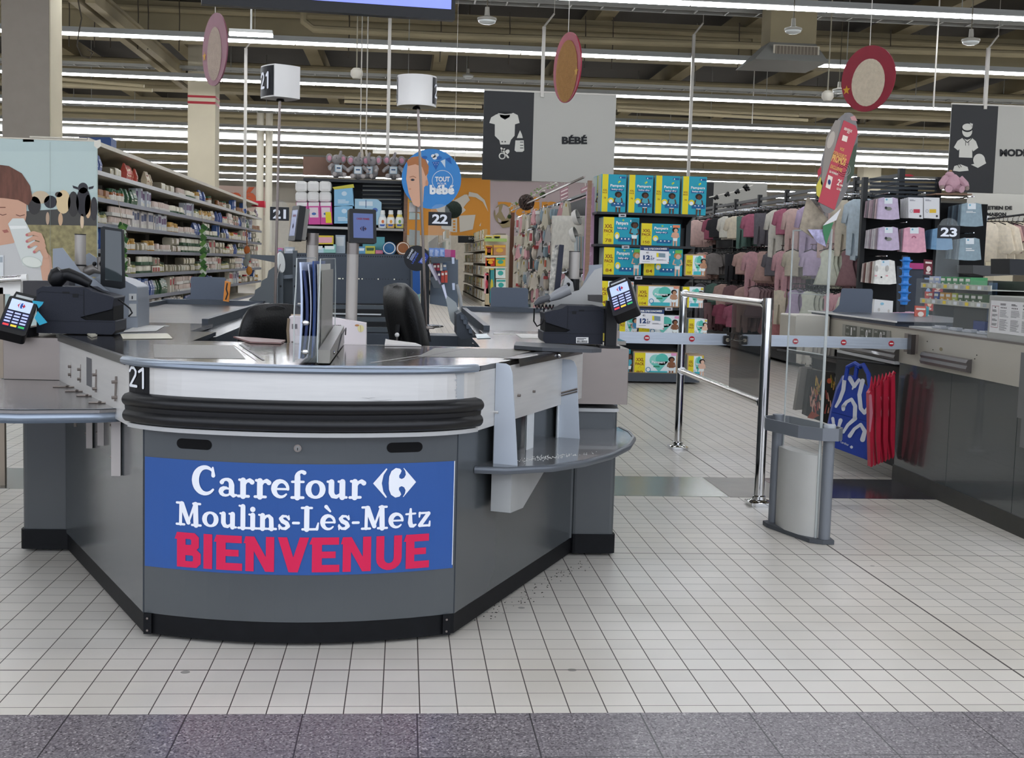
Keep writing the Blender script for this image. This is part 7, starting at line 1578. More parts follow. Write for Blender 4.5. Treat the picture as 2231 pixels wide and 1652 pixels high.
# ================================================================== baby care display (centre left)
Yc = 13.5; t = thing('baby_care_display', 'black display shelf of baby care goods with a brown wooden crest board', 'display shelf', (-.57, 13.8, 0))
b = MB(); pp(b, [(660, 341), (889, 348), (889, 386), (660, 381)], Yc+.25, .03, mat('crest_wood', '#7e5e4c', .6, var=.1, vscale=6)); b.build('crest_board', t)
b = MB(); zt_ = at(700, 389, Yc).z; b.box(-1.08, .0, Yc, Yc+.35, zt_-.03, zt_, DB_); z2 = at(700, 493, Yc).z; b.build('top_shelf', t)
b = MB(); b.box(-1.05, -.01, Yc, Yc+.35, z2-.025, z2, PAINTG); b.build('shelf', t); b = MB(); b.box(-1.05, -.01, Yc, Yc+.35, 1.14, 1.17, PAINTG); b.build('shelf', t)
b = MB(); b.box(-1.07, -.02, Yc+.36, Yc+.38, .1, zt_, C('#15181c'))
b.build('back_panel', t); b = MB(); D = pxd(b, Yc+.34, .002)
for i in range(6): y = 399+i*9.5; D.poly([(788, y), (876, y+2), (876, y+6), (788, y+4)], C('#2c3138'), 1); D.poly([(790, y+4.5), (874, y+6), (874, y+9), (790, y+8)], C('#a9a9a2') if i in (0, 1, 3) else C('#5f605c'), 2)
b.build('wire_grid', t); b = MB(); b.box(-.02, .02, Yc, Yc+.4, 0, zt_+.0, WOOD); b.build('side_post', t); b = MB(); b.box(-1.08, .02, Yc, Yc+.4, 0, .15, DB_); b.build('foot', t)
def soft(b, pts, Y, dep, mt, bev=.02):
    pp(b, pts, Y, dep, mt)
rr = random.Random(8)
for j in range(3):   # white cotton bags in two layers
    for k_ in range(2):
        x = 643+j*26; y = 395+k_*23; b = MB(); p = at(x+13, y+11, Yc-.05); w = 26/2732*13.5; b.box(p.x-w*.5, p.x+w*.5, Yc-.03, Yc+.17, p.z-w*.44, p.z+w*.44, mat('cotton_white', '#e4e2dd', .5, bump=.4, bscale=30))
        tag(b.build('cotton_pack', origin=(p.x, Yc+.07, p.z-.05), bev=.03), '%s white cotton pack in the %s layer on the baby care display' % (['left', 'middle', 'right'][j], ['upper', 'lower'][k_]), 'pack', 'white cotton packs')
for j in range(3):
    x = 645+j*26; b = MB(); pp(b, [(x, 441), (x+25, 441), (x+27, 489), (x+2, 489)], Yc-.04, .2, C('#ce4a96', .4)); D = pxd(b, Yc-.042, .0015); D.poly([(x+1, 441), (x+24, 441), (x+24, 449), (x+1, 449)], C('#e9e4e2'), 1); D.poly([(x+3, 452), (x+22, 452), (x+23, 474), (x+4, 474)], C('#e3d2d6'), 2); D.ell(x+13, 466, 5, 3, C('#4a6aa8'), 3, 10)
    if j == 2: D.poly([(x+12, 462), (x+24, 462), (x+26, 486), (x+13, 486)], YEL, 4)
    tag(b.build('cotton_pad_pack', origin=tuple(at(x+13, 489, Yc))), '%s pink pack of cotton pads on the baby care shelf%s' % (['left', 'middle', 'right'][j], ', with a yellow flash' if j == 2 else ''), 'pack', 'pink cotton pad packs')
for k_ in range(2):
    b = MB(); y = 413+k_*38; pp(b, [(728, y), (768, y-4), (771, y+36), (728, y+36)], Yc-.02, .22, C('#83b7d6', .35)); D = pxd(b, Yc-.022, .0015); D.ell(750, y+9, 6, 5, C('#c9ddea'), 1, 12); D.text('bio', 744, y+6, 0.001, .001, WB2, 2) if False else None; D.bars(736, y+30, 26, -9, C('#cfe3ee'), 3, 1); 
    if k_ == 0: D.poly([(724, y-5), (770, y-12), (772, y-4), (728, y)], C('#c9c04a'), 2)
    tag(b.build('wipes_pack', origin=tuple(at(750, y+36, Yc))), '%s light blue bulky wipes pack on the baby care shelf' % ['upper', 'lower'][k_], 'pack', 'light blue wipes packs')
b = MB(); pp(b, [(773, 433), (822, 434), (831, 441), (831, 490), (773, 489)], Yc-.02, .25, C('#9fc3d6', .5)); D = pxd(b, Yc-.022, .0015); D.poly([(782, 439), (812, 439), (812, 449), (782, 448)], C('#d2dfe6'), 1); D.poly([(796.5, 436), (798, 436), (798, 453), (796.5, 453)], C('#3f5a86'), 2); D.ell(817, 458, 6, 5, C('#4a6ab0'), 2, 10)
tag(b.build('box', origin=tuple(at(800, 490, Yc))), 'pale blue carton behind the bright display screen on the baby care shelf', 'box')
for i, (px, c_, nm) in enumerate(((833, '#d5dcdc', 'clear'), (851, '#dfb56a', 'amber'), (870, '#dfd06e', 'yellow'))):
    p = at(px, 497, Yc-.02); k = 13.48/2732; b = MB(); b.lathe([(.001, 0), (8*k, 0), (9*k, 3*k), (9*k, 18*k), (5*k, 29*k)], p, C(c_, .2), 14); b.lathe([(5*k, 29*k), (5.5*k, 31*k), (4.5*k, 38*k), (.001, 38*k)], p, C('#e6e6e2', .3), 12); b.lathe([(8.6*k, 6*k), (9.15*k, 10*k), (9.1*k, 18*k), (7.5*k, 23*k)], p, C('#e9e9e4'), 14); D = pxd(b, Yc-.02-9.3*k, .001); D.ell(px+1, 483, 3, 4, C(['#d87a4a', '#e0a040', '#7aa34a'][i]), 1, 10); D.poly([(px-6, 489), (px+6, 489), (px+4, 493), (px-4, 493)], C('#3b5ba6'), 2)
    tag(b.build('soap_bottle', origin=tuple(p)), '%s baby soap bottle with a white cap beside the bright screen' % nm, 'bottle', 'baby soap bottles')
for i, (x0, y0, x1, y1, c_, c2_, lb) in enumerate(((690, 513, 726, 540, '#d9bf3a', '#e4a8b4', 'yellow and pink packet'), (676, 536, 688, 552, '#d8a0ac', '#f0e0e0', 'pink packet'), (684, 532, 705, 551, '#b9d3dc', '#e8ecec', 'pale blue box'), (705, 532, 731, 551, '#8fc3ba', '#e4efec', 'mint striped box'), (731, 512, 752, 552, '#a8b4be', '#cfd5da', 'grey-blue box'), (775, 537, 796, 553, '#5b93b8', '#dbe7ee', 'blue box with fish'), (796, 536, 817, 553, '#c8c44c', '#3d5a3f', 'yellow-green box'), (818, 545, 834, 553, '#d87f9a', '#eec2cc', 'pink soap box'), (790, 516, 838, 545, '#5ba0a8', '#5ba0a8', 'teal storage tub'), (620, 538, 640, 553, '#9aa1ab', '#d2d6dc', 'grey clear packs'), (604, 540, 616, 553, '#c0538c', '#5b86d0', 'pink and blue packet'))):
    b = MB(); Yq = Yc-.05+(.12 if i in (8, 4) else 0)-(.0 if i not in (9, 10) else 1.5); pp(b, [(x0, y0), (x1, y0+.5), (x1, y1), (x0, y1)], Yq, .12, C(c_, .45)); D = pxd(b, Yq-.002, .0015); 
    if c_ != c2_: D.poly([(x0+2, y0+4), (x1-2, y0+4), (x1-3, y0+(y1-y0)*.6), (x0+3, y0+(y1-y0)*.6)], C(c2_), 1)
    tag(b.build('care_box', origin=tuple(at(x0, y1, Yq))), lb+' on the second level of the baby care display', 'packet', 'packets low on the baby care display')
for i, (px, c_, c2_, nm) in enumerate(((848, '#3f86b8', '#245a86', 'blue'), (878, '#c78a52', '#8a5530', 'orange brown'))):
    p = at(px, 556, Yc-.1); k = 13.4/2732; X = Matrix.Translation((p.x, Yc-.1, p.z)) @ Matrix.Rotation(pi/2-.3, 4, 'X'); b = MB(); b.lathe([(.001, 0), (13*k, 0), (15*k, 8*k), (15*k, 14*k)], (0, 11*k, 0), C(c_, .35), 18, X); b.lathe([(15*k, 14*k), (13*k, 15*k), (10*k, 14.5*k), (.001, 14*k)], (0, 11*k, 0), C(c2_, .35), 18, X); b.lathe([(13.2*k, 15.1*k), (11.5*k, 15.2*k)], (0, 11*k, 0), C('#e0dcd0', .35), 18, X)
    tag(b.build('potty', origin=tuple(p)), '%s round baby tub lying on its side above the charcoal rack' % nm, 'tub', 'round baby tubs')
# plush elephants
def elephant(px, py, rz, lab, grp='grey plush elephants'):
    p = at(px, py, Yc+.08); t = thing('plush_elephant', lab, 'soft toy', (p.x, Yc+.08, p.z), rz, grp); G = mat('plush_grey', '#928d8b', .95, bump=.4, bscale=90); PK = C('#c994a4', .9); LG_ = C('#a8a09c', .9)
    b = MB(); b.ball((0, 0, .075), (.062, .05, .08), G, 12); b.ball((0, -.01, .19), (.058, .05, .052), G, 12); b.tube([(0, -.05, .19), (0, -.075, .21), (.012, -.08, .25), (.02, -.07, .275)], [.022, .018, .015, .013], G, 8); b.build('body', t, local=True)
    for s_ in (-1, 1):
        b = MB(); b.ball((s_*.078, .005, .20), (.042, .012, .05), G, 10); b.ball((s_*.080, -.005, .198), (.026, .009, .030), PK, 10); b.build('ear', t, local=True)
        b = MB(); b.tube([(s_*.05, -.01, .13), (s_*.09, -.035, .10), (s_*.10, -.06, .085)], [.022, .022, .018], G, 8); b.ball((s_*.102, -.065, .083), .019, LG_, 8); b.build('arm', t, local=True)
        b = MB(); b.tube([(s_*.03, -.02, .035), (s_*.055, -.08, .028)], [.028, .026], G, 8); b.ball((s_*.058, -.09, .028), (.025, .012, .025), LG_, 10); b.build('leg', t, local=True)
    b = MB(); b.box(-.04, .04, -.058, -.05, .055, .13, C('#a9c0cc')); b.box(-.032, .032, -.060, -.058, .06, .125, C('#d9dad8')); b.box(-.022, .022, -.0615, -.060, .09, .105, C('#3c5a7c')); b.build('label_card', t, local=True)
    b = MB()
    for s_ in (-1, 1): b.ball((s_*.022, -.058, .20), .005, BLACK, 6)
    b.build('eye', t, local=True); return t
elephant(732, 387, .5, 'grey plush elephant sitting apart at the left on the brown board shelf'); elephant(780, 391, 0, 'grey plush elephant facing front, second from the left'); elephant(812, 391, -.7, 'grey plush elephant leaning and turned, pressed against its neighbour'); elephant(858, 391, -.1, 'grey plush elephant at the right end of the brown board shelf')
# bags stacked on the right side of the display
for i, (y0, y1, c_, lb) in enumerate(((416, 440, '#c8b94a', 'yellow edged clear bag'), (440, 462, '#b9b6b2', 'clear bag of pale goods'), (462, 478, '#a9b9b4', 'flat mint bag'), (500, 535, '#9aa09c', 'crumpled grey bag'), (522, 536, '#d8c76a', 'yellow and white bag'))):
    b = MB(); pp(b, [(892, y0), (914+i % 2, y0+3), (915, y1), (891, y1)], 13.3+.02*i, .14, mat('film_'+c_[1:], c_, .3, bump=.5, bscale=25)); tag(b.build('goods_bag', origin=tuple(at(903, y1, 13.3))), lb+' stacked at the right flank of the baby care display', 'bag', 'bags on the right flank of the baby care display')
t = thing('side_basket', 'narrow end shelf with blue and green goods at the right flank behind the charcoal rack', 'shelf', at(903, 700, 9.4)); b = MB(); pp(b, [(896, 590), (915, 588), (916, 640), (896, 645)], 9.6, .1, C('#2f5fa6')); b.build('blue_box', t); b = MB(); pp(b, [(898, 575), (915, 575), (915, 590), (898, 590)], 9.6, .08, C('#5f8a5a')); b.build('green_pack', t); b = MB(); pp(b, [(896, 645), (915, 640), (915, 700), (896, 706)], 9.6, .1, mat('mixed_goods', '#8fb3ae', .4, var=.5, vscale=40)); p = at(905, 706, 9.6); b.box(p.x-.03, p.x+.03, 9.6, 9.7, 0, p.z, GREYD); b.build('white_pack', t)

# ================================================================== far aisle
def far_shelf(x0, x1, Y0_, Y1_, zt, lab, side, seed, col='#c4bcaa'):
    """gondola along the aisle; side -1 shows its left face"""
    t = thing('far_gondola', lab, 'shelving', ((x0+x1)/2, (Y0_+Y1_)/2, 0), 0, 'gondolas of the far aisle')
    b = MB(); b.box(x0+(.35 if side < 0 else 0), x1-(0 if side < 0 else .35), Y0_, Y1_, 0, zt, C('#7d7466')); b.box(x0, x1, Y0_, Y1_, 0, .15, C(col)); b.build('back_panel', t)
    r2 = random.Random(seed)
    for z in [.15, .5, .85, 1.2, 1.55, 1.85]:
        if z > zt-.1: continue
        b = MB(); b.box(x0, x1, Y0_, Y1_, z-.03, z, C(col)); b.build('shelf', t)
    return t
far_shelf(2.15, 2.75, 34.5, 46, 2.0, 'gondola on the right side of the far aisle under the orange banner', -1, 3); far_shelf(2.0, 2.5, 24.2, 24.6, .2, 'low plinth in front of the yellow and mint packs', -1, 4) if False else None
far_shelf(.9, 1.3, 36, 48, 1.9, 'gondola on the left side of the far aisle beyond the sweets rack', 1, 5)
pr_far = [mkproto(P_carton, a, c, 'far_carton') for a, c in (('#cdc6b4', '#7a8c5a'), ('#b5a98e', '#d8d0bc'), ('#9aa08c', '#c8b84a'), ('#d6d2c6', '#4a5a86'), ('#a88a5c', '#e0d4b0'))]
rr = random.Random(31); nfar = 0
for z in [.15, .5, .85, 1.2, 1.55, 1.86]:
    y = 34.7
    while y < 45.5:
        place(rr.choice(pr_far), (2.2, y, z), 'food carton on the right side of the far aisle', 'carton', 'cartons on the right of the far aisle', pi+rr.uniform(-.2, .2), 1.55); y += rr.uniform(.35, .6)
    y = 36.3
    while y < 46:
        place(rr.choice(pr_far), (1.22, y, z), 'food carton on the left side of the far aisle', 'carton', 'cartons on the left of the far aisle', rr.uniform(-.2, .2), 1.5); y += rr.uniform(.6, 1.)
# end display at the corner of the far aisle
t = thing('end_display', 'cream end display with yellow, red and mint packs at the corner of the far aisle', 'display shelf', at(1083, 672, 32)); Ye = 32
b = MB(); pp(b, [(1058, 512), (1106, 512), (1106, 672), (1058, 668)], Ye+.4, .05, C('#d5cdb8')); p = at(1058, 668, Ye); b.box(p.x, p.x+.1, Ye, Ye+.4, 0, 1.6, C('#bfae8c')); b.box(p.x, p.x+.62, Ye, Ye+.45, 0, .12, C('#bfae8c')); b.build('frame', t)
for y in (557, 581): b = MB(); pp(b, [(1057, y), (1105, y), (1105, y+4), (1057, y+4)], Ye-.02, .4, C('#d5cdb8')); b.build('shelf', t)
b = MB(); pp(b, [(1056, 519), (1104, 520), (1104, 527), (1056, 526)], Ye-.05, .1, C('#9db86a')); b.build('green_header', t)
for i, (x0, y0, x1, y1, c_, c2_) in enumerate(((1058, 535, 1073, 556, '#d9a32a', '#8a3a24'), (1075, 533, 1102, 556, '#b8845c', '#d8a83c'), (1059, 562, 1078, 580, '#c03422', '#e0a02a'), (1080, 560, 1101, 580, '#e0b52e', '#3fa088'), (1080, 582, 1101, 606, '#dfe6e0', '#39a49a'), (1081, 608, 1102, 632, '#d8e0d8', '#39a49a'), (1066, 582, 1077, 660, '#3f8f92', '#c9b83e'), (1056, 594, 1065, 640, '#d8a8ac', '#b83a48'), (1082, 634, 1102, 665, '#8fc08a', '#e0e4dc'), (1058, 515, 1072, 525, '#e0c83a', '#3a3a30'), (1076, 513, 1090, 524, '#e0c83a', '#3a3a30'))):
    b = MB(); pp(b, [(x0, y0), (x1, y0), (x1, y1), (x0, y1)], Ye, .25, C(c_)); D = pxd(b, Ye-.003, .004); D.ell((x0+x1)/2, y0+(y1-y0)*.55, (x1-x0)*.3, (y1-y0)*.22, C(c2_), 1, 10); D.poly([(x0+1, y0+2), (x1-1, y0+2), (x1-1, y0+6), (x0+1, y0+6)], C(c2_), 1)
    tag(b.build('goods_pack', origin=tuple(at(x0, y1, Ye))), ['orange pack, upper left', 'brown pack, upper right', 'red tiger-coloured pack', 'yellow topped nappy pack', 'white nappy pack with mint print', 'second white nappy pack below it', 'tall teal column of packs', 'red and white checked strip', 'green nappy pack at the bottom', 'yellow price flag, left', 'yellow price flag, right'][i]+' on the cream end display', 'pack', 'packs of the cream end display')
# ================================================================== clothes gondola, right
CX = 4.95; DR = mat('rack_near_black', '#17191b', .6)
t = thing('clothes_gondola', 'long near-black clothes gondola with slatted top panels at the right', 'shelving', (5.2, 17, 0))
b = MB(); b.box(5.28, 5.36, 12.9, 24, .0, 2.12, C('#141517', .8)); b.build('back_panel', t)
b = MB(); b.box(4.9, 5.3, 13.0, 24, .04, .17, DR); b.box(4.86, 5.3, 12.9, 24, .17, .19, C('#4b4744')); b.build('foot', t)
b = MB()
for i in range(4): b.box(5.2, 5.23, 13.0, 24, 1.99+i*.075, 2.03+i*.075, C('#4b4c4c'))
for y in [13+1.33*i for i in range(9)]: b.box(5.18, 5.24, y-.03, y+.03, .1, 2.3, DR)
b.build('slat_top', t)
b = MB()
for z in (1.96, 1.42, .92): b.box(5.2, 5.24, 13, 24, z+.02, z+.06, DR)
b.build('rail', t)
def cloth_mat(col): return mat('cloth_'+col[1:], col, .9, var=.10, vscale=25)
def garment(kind_, col, trim_=None):
    """front faces -Y; hung from (0,0,0)"""
    b = MB(); m_ = cloth_mat(col)
    half = {'top': [(.035, -.02), (.075, -.035), (.15, -.06), (.20, -.20), (.155, -.22), (.125, -.13), (.12, -.33)],
            'dress': [(.03, -.02), (.065, -.035), (.10, -.07), (.085, -.10), (.085, -.18), (.17, -.42)],
            'romper': [(.035, -.02), (.075, -.035), (.16, -.08), (.20, -.27), (.16, -.28), (.12, -.15), (.115, -.36), (.11, -.62), (.04, -.63), (.012, -.40)],
            'pants': [(.085, -.04), (.10, -.05), (.105, -.20), (.09, -.46), (.03, -.46), (.01, -.22)],
            'coat': [(.04, -.01), (.085, -.03), (.17, -.07), (.24, -.30), (.18, -.34), (.14, -.18), (.15, -.42)]}[kind_]
    pts = half+[(-x, z) for x, z in reversed(half)]
    n = len(pts); th = .022 if kind_ != 'coat' else .032; v = []
    for s_ in (-1, 1):
        for i, (x, z) in enumerate(pts): v.append((x, s_*th*.35+.008*sin(9*x+z*14), z))
    # inner ring bulges so that the cloth is not flat
    for s_ in (-1, 1):
        for i, (x, z) in enumerate(pts): v.append((x*.72, s_*(th+.006*sin(i*2.1)), z*.92-.015))
    f = []
    for i in range(n):
        j = (i+1) % n
        f += [(i, j, j+n, i+n)[::-1], (i, j, 2*n+j, 2*n+i), (n+i, 3*n+i, 3*n+j, n+j)]
    f += [tuple(range(2*n, 3*n)), tuple(range(4*n-1, 3*n-1, -1))]
    b.add(v, f, m_, True)
    if trim_: b.box(-.03, .03, -th-.008, -th-.004, -.16, -.10, C(trim_))
    return b
def hanger():
    b = MB(); b.tube([(-.12, 0, -.035), (0, 0, 0), (.12, 0, -.035)], .005, C('#1a1a1a'), 5); b.tube([(0, 0, 0), (0, 0, .03), (.015, 0, .045), (0, 0, .055)], .0035, CHROME, 5); return b
HNG = hanger().build('hanger'); COL.objects.unlink(HNG)
GPROT = {}
def gproto(k_, col, tr=None):
    if (k_, col) not in GPROT: o = garment(k_, col, tr).build({'top': 'baby_shirt', 'dress': 'baby_dress', 'romper': 'baby_romper', 'pants': 'baby_trousers', 'coat': 'baby_coat'}[k_], angle=60); COL.objects.unlink(o); GPROT[(k_, col)] = o
    return GPROT[(k_, col)]
def hang(k_, col, loc, rz, lab, grp, sc_=1.):
    o = gproto(k_, col).copy(); COL.objects.link(o); o.location = loc; o.rotation_euler = (0, 0, rz); o.scale = (sc_,)*3; o['label'] = lab; o['category'] = 'clothing'; o['group'] = grp
    h = HNG.copy(); COL.objects.link(h); h.parent = o; return o
CN = {'#e2ddd0': 'cream', '#d9a9ae': 'pink', '#b56a80': 'dusty rose', '#cfc4b0': 'sand', '#5d7a70': 'sage green', '#6e6a70': 'grey', '#2c2b2f': 'black', '#a05468': 'raspberry', '#c9a69c': 'old rose', '#bfcdd6': 'pale blue', '#c8b4d0': 'lilac', '#e6d9c2': 'ivory', '#8f8784': 'taupe', '#d8b8b0': 'blush', '#e4e6d2': 'pale yellow', '#d08c8c': 'salmon pink', '#b89a9c': 'mauve', '#8c6a6c': 'plum brown'}
KN_ = {'top': 'top', 'dress': 'dress', 'romper': 'romper', 'pants': 'trousers', 'coat': 'coat'}
# arms along the aisle, per row: (photo x, kind, colour, count)
rowsC = [
 (2.00, [(1515, 'coat', '#d8b8b0', 4), (1545, 'top', '#a05468', 3), (1558, 'top', '#2c2b2f', 4), (1578, 'top', '#e2ddd0', 5), (1600, 'top', '#e6d9c2', 4), (1616, 'pants', '#5d7a70', 3), (1634, 'top', '#b56a80', 6), (1655, 'pants', '#6e6a70', 4), (1690, 'romper', '#e2ddd0', 5), (1706, 'top', '#b56a80', 3), (1724, 'romper', '#d8b8b0', 5), (1760, 'romper', '#c8b4d0', 4), (1800, 'romper', '#d8b8b0', 5), (1838, 'romper', '#cfc4b0', 5), (1862, 'romper', '#bfcdd6', 3)]),
 (1.46, [(1530, 'coat', '#c9a69c', 3), (1556, 'top', '#8f8784', 6), (1592, 'pants', '#2c2b2f', 5), (1620, 'top', '#c9a69c', 4), (1640, 'romper', '#d9a9ae', 5), (1664, 'dress', '#c9a69c', 5), (1683, 'top', '#6e6a70', 5), (1706, 'romper', '#d9a9ae', 4), (1728, 'top', '#cfc4b0', 6), (1770, 'top', '#c8b4d0', 3), (1806, 'dress', '#e4e6d2', 5), (1850, 'dress', '#8c6a6c', 4)]),
 (.98, [(1530, 'romper', '#6e6a70', 2), (1560, 'top', '#5d7a70', 3), (1580, 'top', '#c9a69c', 4), (1600, 'top', '#8c6a6c', 4), (1625, 'romper', '#c9a69c', 5), (1650, 'dress', '#b89a9c', 4), (1706, 'pants', '#e6d9c2', 4), (1735, 'dress', '#c8b4d0', 6), (1768, 'dress', '#e4e6d2', 7), (1815, 'dress', '#d9a9ae', 4), (1842, 'top', '#d9a9ae', 4), (1862, 'top', '#e2ddd0', 3)]),
 (.70, [(1550, 'pants', '#8c6a6c', 4), (1580, 'top', '#a05468', 6), (1605, 'top', '#b56a80', 5), (1695, 'coat', '#d08c8c', 6), (1735, 'dress', '#d9a9ae', 3), (1765, 'romper', '#e2ddd0', 5)])]
rr = random.Random(5)
for ri, (z, lst) in enumerate(rowsC):
    for (px, k_, col, cnt) in lst:
        q = atx(px, 560, CX-.12); Y = q.y
        arm_ = MB(); arm_.tube([(5.24, Y, z+.06), (4.80, Y, z+.055)], .006, CHROME, 5)
        for k in range(cnt+1):
            sc_ = rr.uniform(.95, 1.1); hang(k_, col, (4.82+k*.055, Y+rr.uniform(-.01, .01), z+rr.uniform(-.01, .01)), radians(-58+rr.uniform(-8, 8)), '%s baby %s on a hanger, %s row of the clothes gondola' % (CN[col], KN_[k_], ['top', 'second', 'third', 'lowest'][ri]), 'baby clothes on hangers, %s row' % ['top', 'second', 'third', 'lowest'][ri], sc_)
        arm_.build('hanging_arm', t)
# front end of the clothes gondola: packs of folded tops
t = thing('clothes_end_rack', 'black end rack with slatted crest, hung with folded baby tops in packs', 'display rack', (5.3, 12.75, 0))
b = MB(); a = at(1886, 384, 12.75); c = at(2150, 400, 12.75)
for i in range(5): pp(b, [(1896, 388+i*9), (2046, 391+i*9), (2046, 396+i*9), (1896, 393+i*9)], 12.78, .02, C('#2a3036'))
b.build('slat_crest', t)
b = MB()
for px in (1889, 2050): p = at(px, 386, 12.75); b.box(p.x-.03, p.x+.02, 12.76, 12.82, 0, p.z, DR)
b.build('upright', t)
b = MB(); p = at(1886, 420, 12.9); q = at(2150, 420, 12.9); b.box(p.x, q.x, 12.86, 12.9, .1, 1.95, C('#101113', .8)); b.build('back_panel', t)
b = MB(); b.box(4.7, 6.0, 12.5, 12.9, .02, .16, DR); b.build('foot', t)
b = MB(); pp(b, [(2040, 421), (2118, 422), (2118, 425), (2038, 424)], 12.55, .25, WOOD); b.build('wood_shelf', t)
for (px0, px1, py) in ((1890, 1960, 424), (1960, 2045, 424), (1885, 2040, 487), (1880, 1960, 560), (2070, 2145, 432), (2070, 2145, 510)):
    b = MB(); b0 = at((px0+px1)/2, py-2, 12.5); b.tube([(b0.x, 12.35, b0.z), (b0.x, 12.85, b0.z)], .006, CHROME, 6); b.build('hanging_arm', t)
def folded(px0, py0, px1, py1, n, col, cols, lab, grp, tagc='#dfe6ea', deco=None, Y=12.38):
    w = px1-px0
    for k in range(n, -1, -1):
        Yk = Y+k*.055; x0 = px0-(k*4.6); cc = col if k == 0 else cols[k % len(cols)]; b = MB(); dx = x0; m_ = cloth_mat(cc)
        sc_ = Y/Yk; cx_ = dx+w/2; ww = w*sc_; yy0 = py0+k*.9; yy1 = py1-k*.5
        pts = [(cx_-ww*.42, yy0+3), (cx_-ww*.2, yy0), (cx_, yy0+4), (cx_+ww*.2, yy0), (cx_+ww*.42, yy0+3), (cx_+ww*.5, yy1-2), (cx_+ww*.2, yy1), (cx_-ww*.2, yy1-.5), (cx_-ww*.5, yy1-2)]
        pp(b, pts, Yk, .028, m_)
        if k == 0:
            D = pxd(b, Yk-.003, .0015); D.poly([(px0+w*.32, py0+1), (px0+w*.68, py0+1), (px0+w*.68, py0+14), (px0+w*.32, py0+14)], C(tagc), 1); D.ell(px0+w*.42, py0+5, 2.2, 2.2, C('#6fb0c8'), 2, 8)
            if deco: deco(D)
        o = b.build('folded_shirt', origin=tuple(at(cx_, py0, Yk))); tag(o, lab if k == 0 else lab.replace('front', 'stacked behind'), 'clothing', grp)
def d_sheep(cx, cy):
    def fn(D):
        D.ell(cx, cy, 7, 4, C('#7d8078'), 2, 12); D.ell(cx-6, cy-2, 3, 3, C('#26282a'), 3, 8)
    return fn
def d_rab(D):
    for dx in (-15, 8): D.ell(1925+dx, 585, 3.4, 7, C('#b9b6b0'), 2, 12)
    D.ell(1920, 604, 2, 2, BLACK, 3, 8); D.ell(1908, 601, 3, 1.8, C('#d8a0a4'), 2, 8); D.ell(1932, 601, 3, 1.8, C('#d8a0a4'), 2, 8)
LIL = '#c3b4cc'; GRB = '#8fa3ad'
folded(1911, 430, 1960, 479, 6, LIL, ['#a9939c', '#cbb4b8', '#8d8488'], 'front lilac folded top at the upper left of the end rack', 'folded tops, upper left pile', deco=d_sheep(1936, 455))
folded(1912, 494, 1960, 546, 7, LIL, ['#cfc8cc', '#a99aa2', '#d9d4d6'], 'front lilac folded top in the middle row of the end rack', 'folded tops, middle left pile', deco=d_sheep(1936, 521))
folded(1966, 495, 2018, 551, 2, '#d9a3b4', ['#c7a3b0', '#b8b0b8'], 'front pink folded top in the middle row of the end rack', 'folded tops, middle pink pile', deco=lambda D: D.ring(1991, 519, 3, 2, C('#a8506c'), 2, 12, pi, 2*pi))
folded(1904, 566, 1953, 620, 6, '#e6e5df', ['#cfc0b8', '#e0d8ce', '#7d5a54'], 'front white folded top with rabbit ears in the lowest row', 'folded tops, lowest pile', deco=d_rab)
folded(2092, 442, 2142, 494, 6, GRB, ['#5d6c78', '#7f93a0', '#48525c'], 'front grey-blue folded top at the upper right of the end rack', 'folded tops, upper right pile', deco=lambda D: (D.bars(2105, 464, 22, -5, C('#e0e4e4'), 2, 2), None))
folded(2088, 518, 2138, 568, 6, GRB, ['#6b7f8c', '#9fb0b8', '#7f93a0'], 'front grey-blue folded top low beside the number 23 sign', 'folded tops, lower right pile', deco=lambda D: D.bars(2104, 547, 20, -8, C('#e0e4e4'), 2, 2))
folded(2028, 497, 2076, 545, 3, '#6f94b4', ['#4d6e8e', '#567a9a'], 'front blue folded top behind the number 23 sign', 'folded tops, blue pile')
for i, (x0, x1, c_, nm) in enumerate(((1979, 2011, '#c23c50', 'red'), (2013, 2047, '#dcb83c', 'yellow'))):
    for k in range(4, -1, -1):
        b = MB(); Yk = 12.38+k*.05; s_ = -k*4; pp(b, [(x0+s_, 430+k), (x1+s_-k, 431+k), (x1+s_-k, 477), (x0+s_, 475)], Yk, .02, C('#dcdcde'))
        if k == 0:
            D = pxd(b, Yk-.002, .0015); w = x1-x0; D.poly([(x0+w*.35, 456), (x0+w*.78, 456), (x0+w*.78, 464), (x0+w*.35, 464)], C(c_), 1); D.ring(x0+w*.2, 460, 2.6, .8, C('#9a9aa0'), 1, 14); D.bars(x0+3, 438, w*.4, -4, C('#8e8e96'), 2, 1); D.ell(x1-6, 471, 2.5, 2.5, C('#3a3a40'), 1, 10)
        tag(b.build('boxed_bodysuit', origin=tuple(at(x0, 477, Yk))), ('front white boxed bodysuit with a %s print on the end rack' if k == 0 else 'white boxed bodysuit stacked behind the one with the %s print') % nm, 'clothing', 'white boxed bodysuits, %s pile' % nm)
b = MB(); pp(b, [(1906, 652), (1946, 656), (1944, 692), (1902, 690)], 8.9, .04, C('#e4e4e2')); D = pxd(b, 8.898, .001); D.ell(1915, 675, 2.4, 4, C('#c4c0ba'), 1, 10); D.ell(1936, 678, 2.4, 4, C('#c4c0ba'), 1, 10); D.ell(1922, 662, 4, 3, C('#8fc4d8'), 1, 10); tag(b.build('folded_shirt', origin=tuple(at(1924, 692, 8.9))), 'white folded top lying above the lane 23 belt beside the divider plate', 'clothing')
b = MB(); pp(b, [(1940, 683), (1996, 680), (1998, 692), (1938, 693)], 8.95, .12, C('#e3b4c8')); tag(b.build('folded_shirt', origin=tuple(at(1965, 692, 8.9))), 'pink folded cloth low beside the white top above the lane 23 belt', 'clothing')
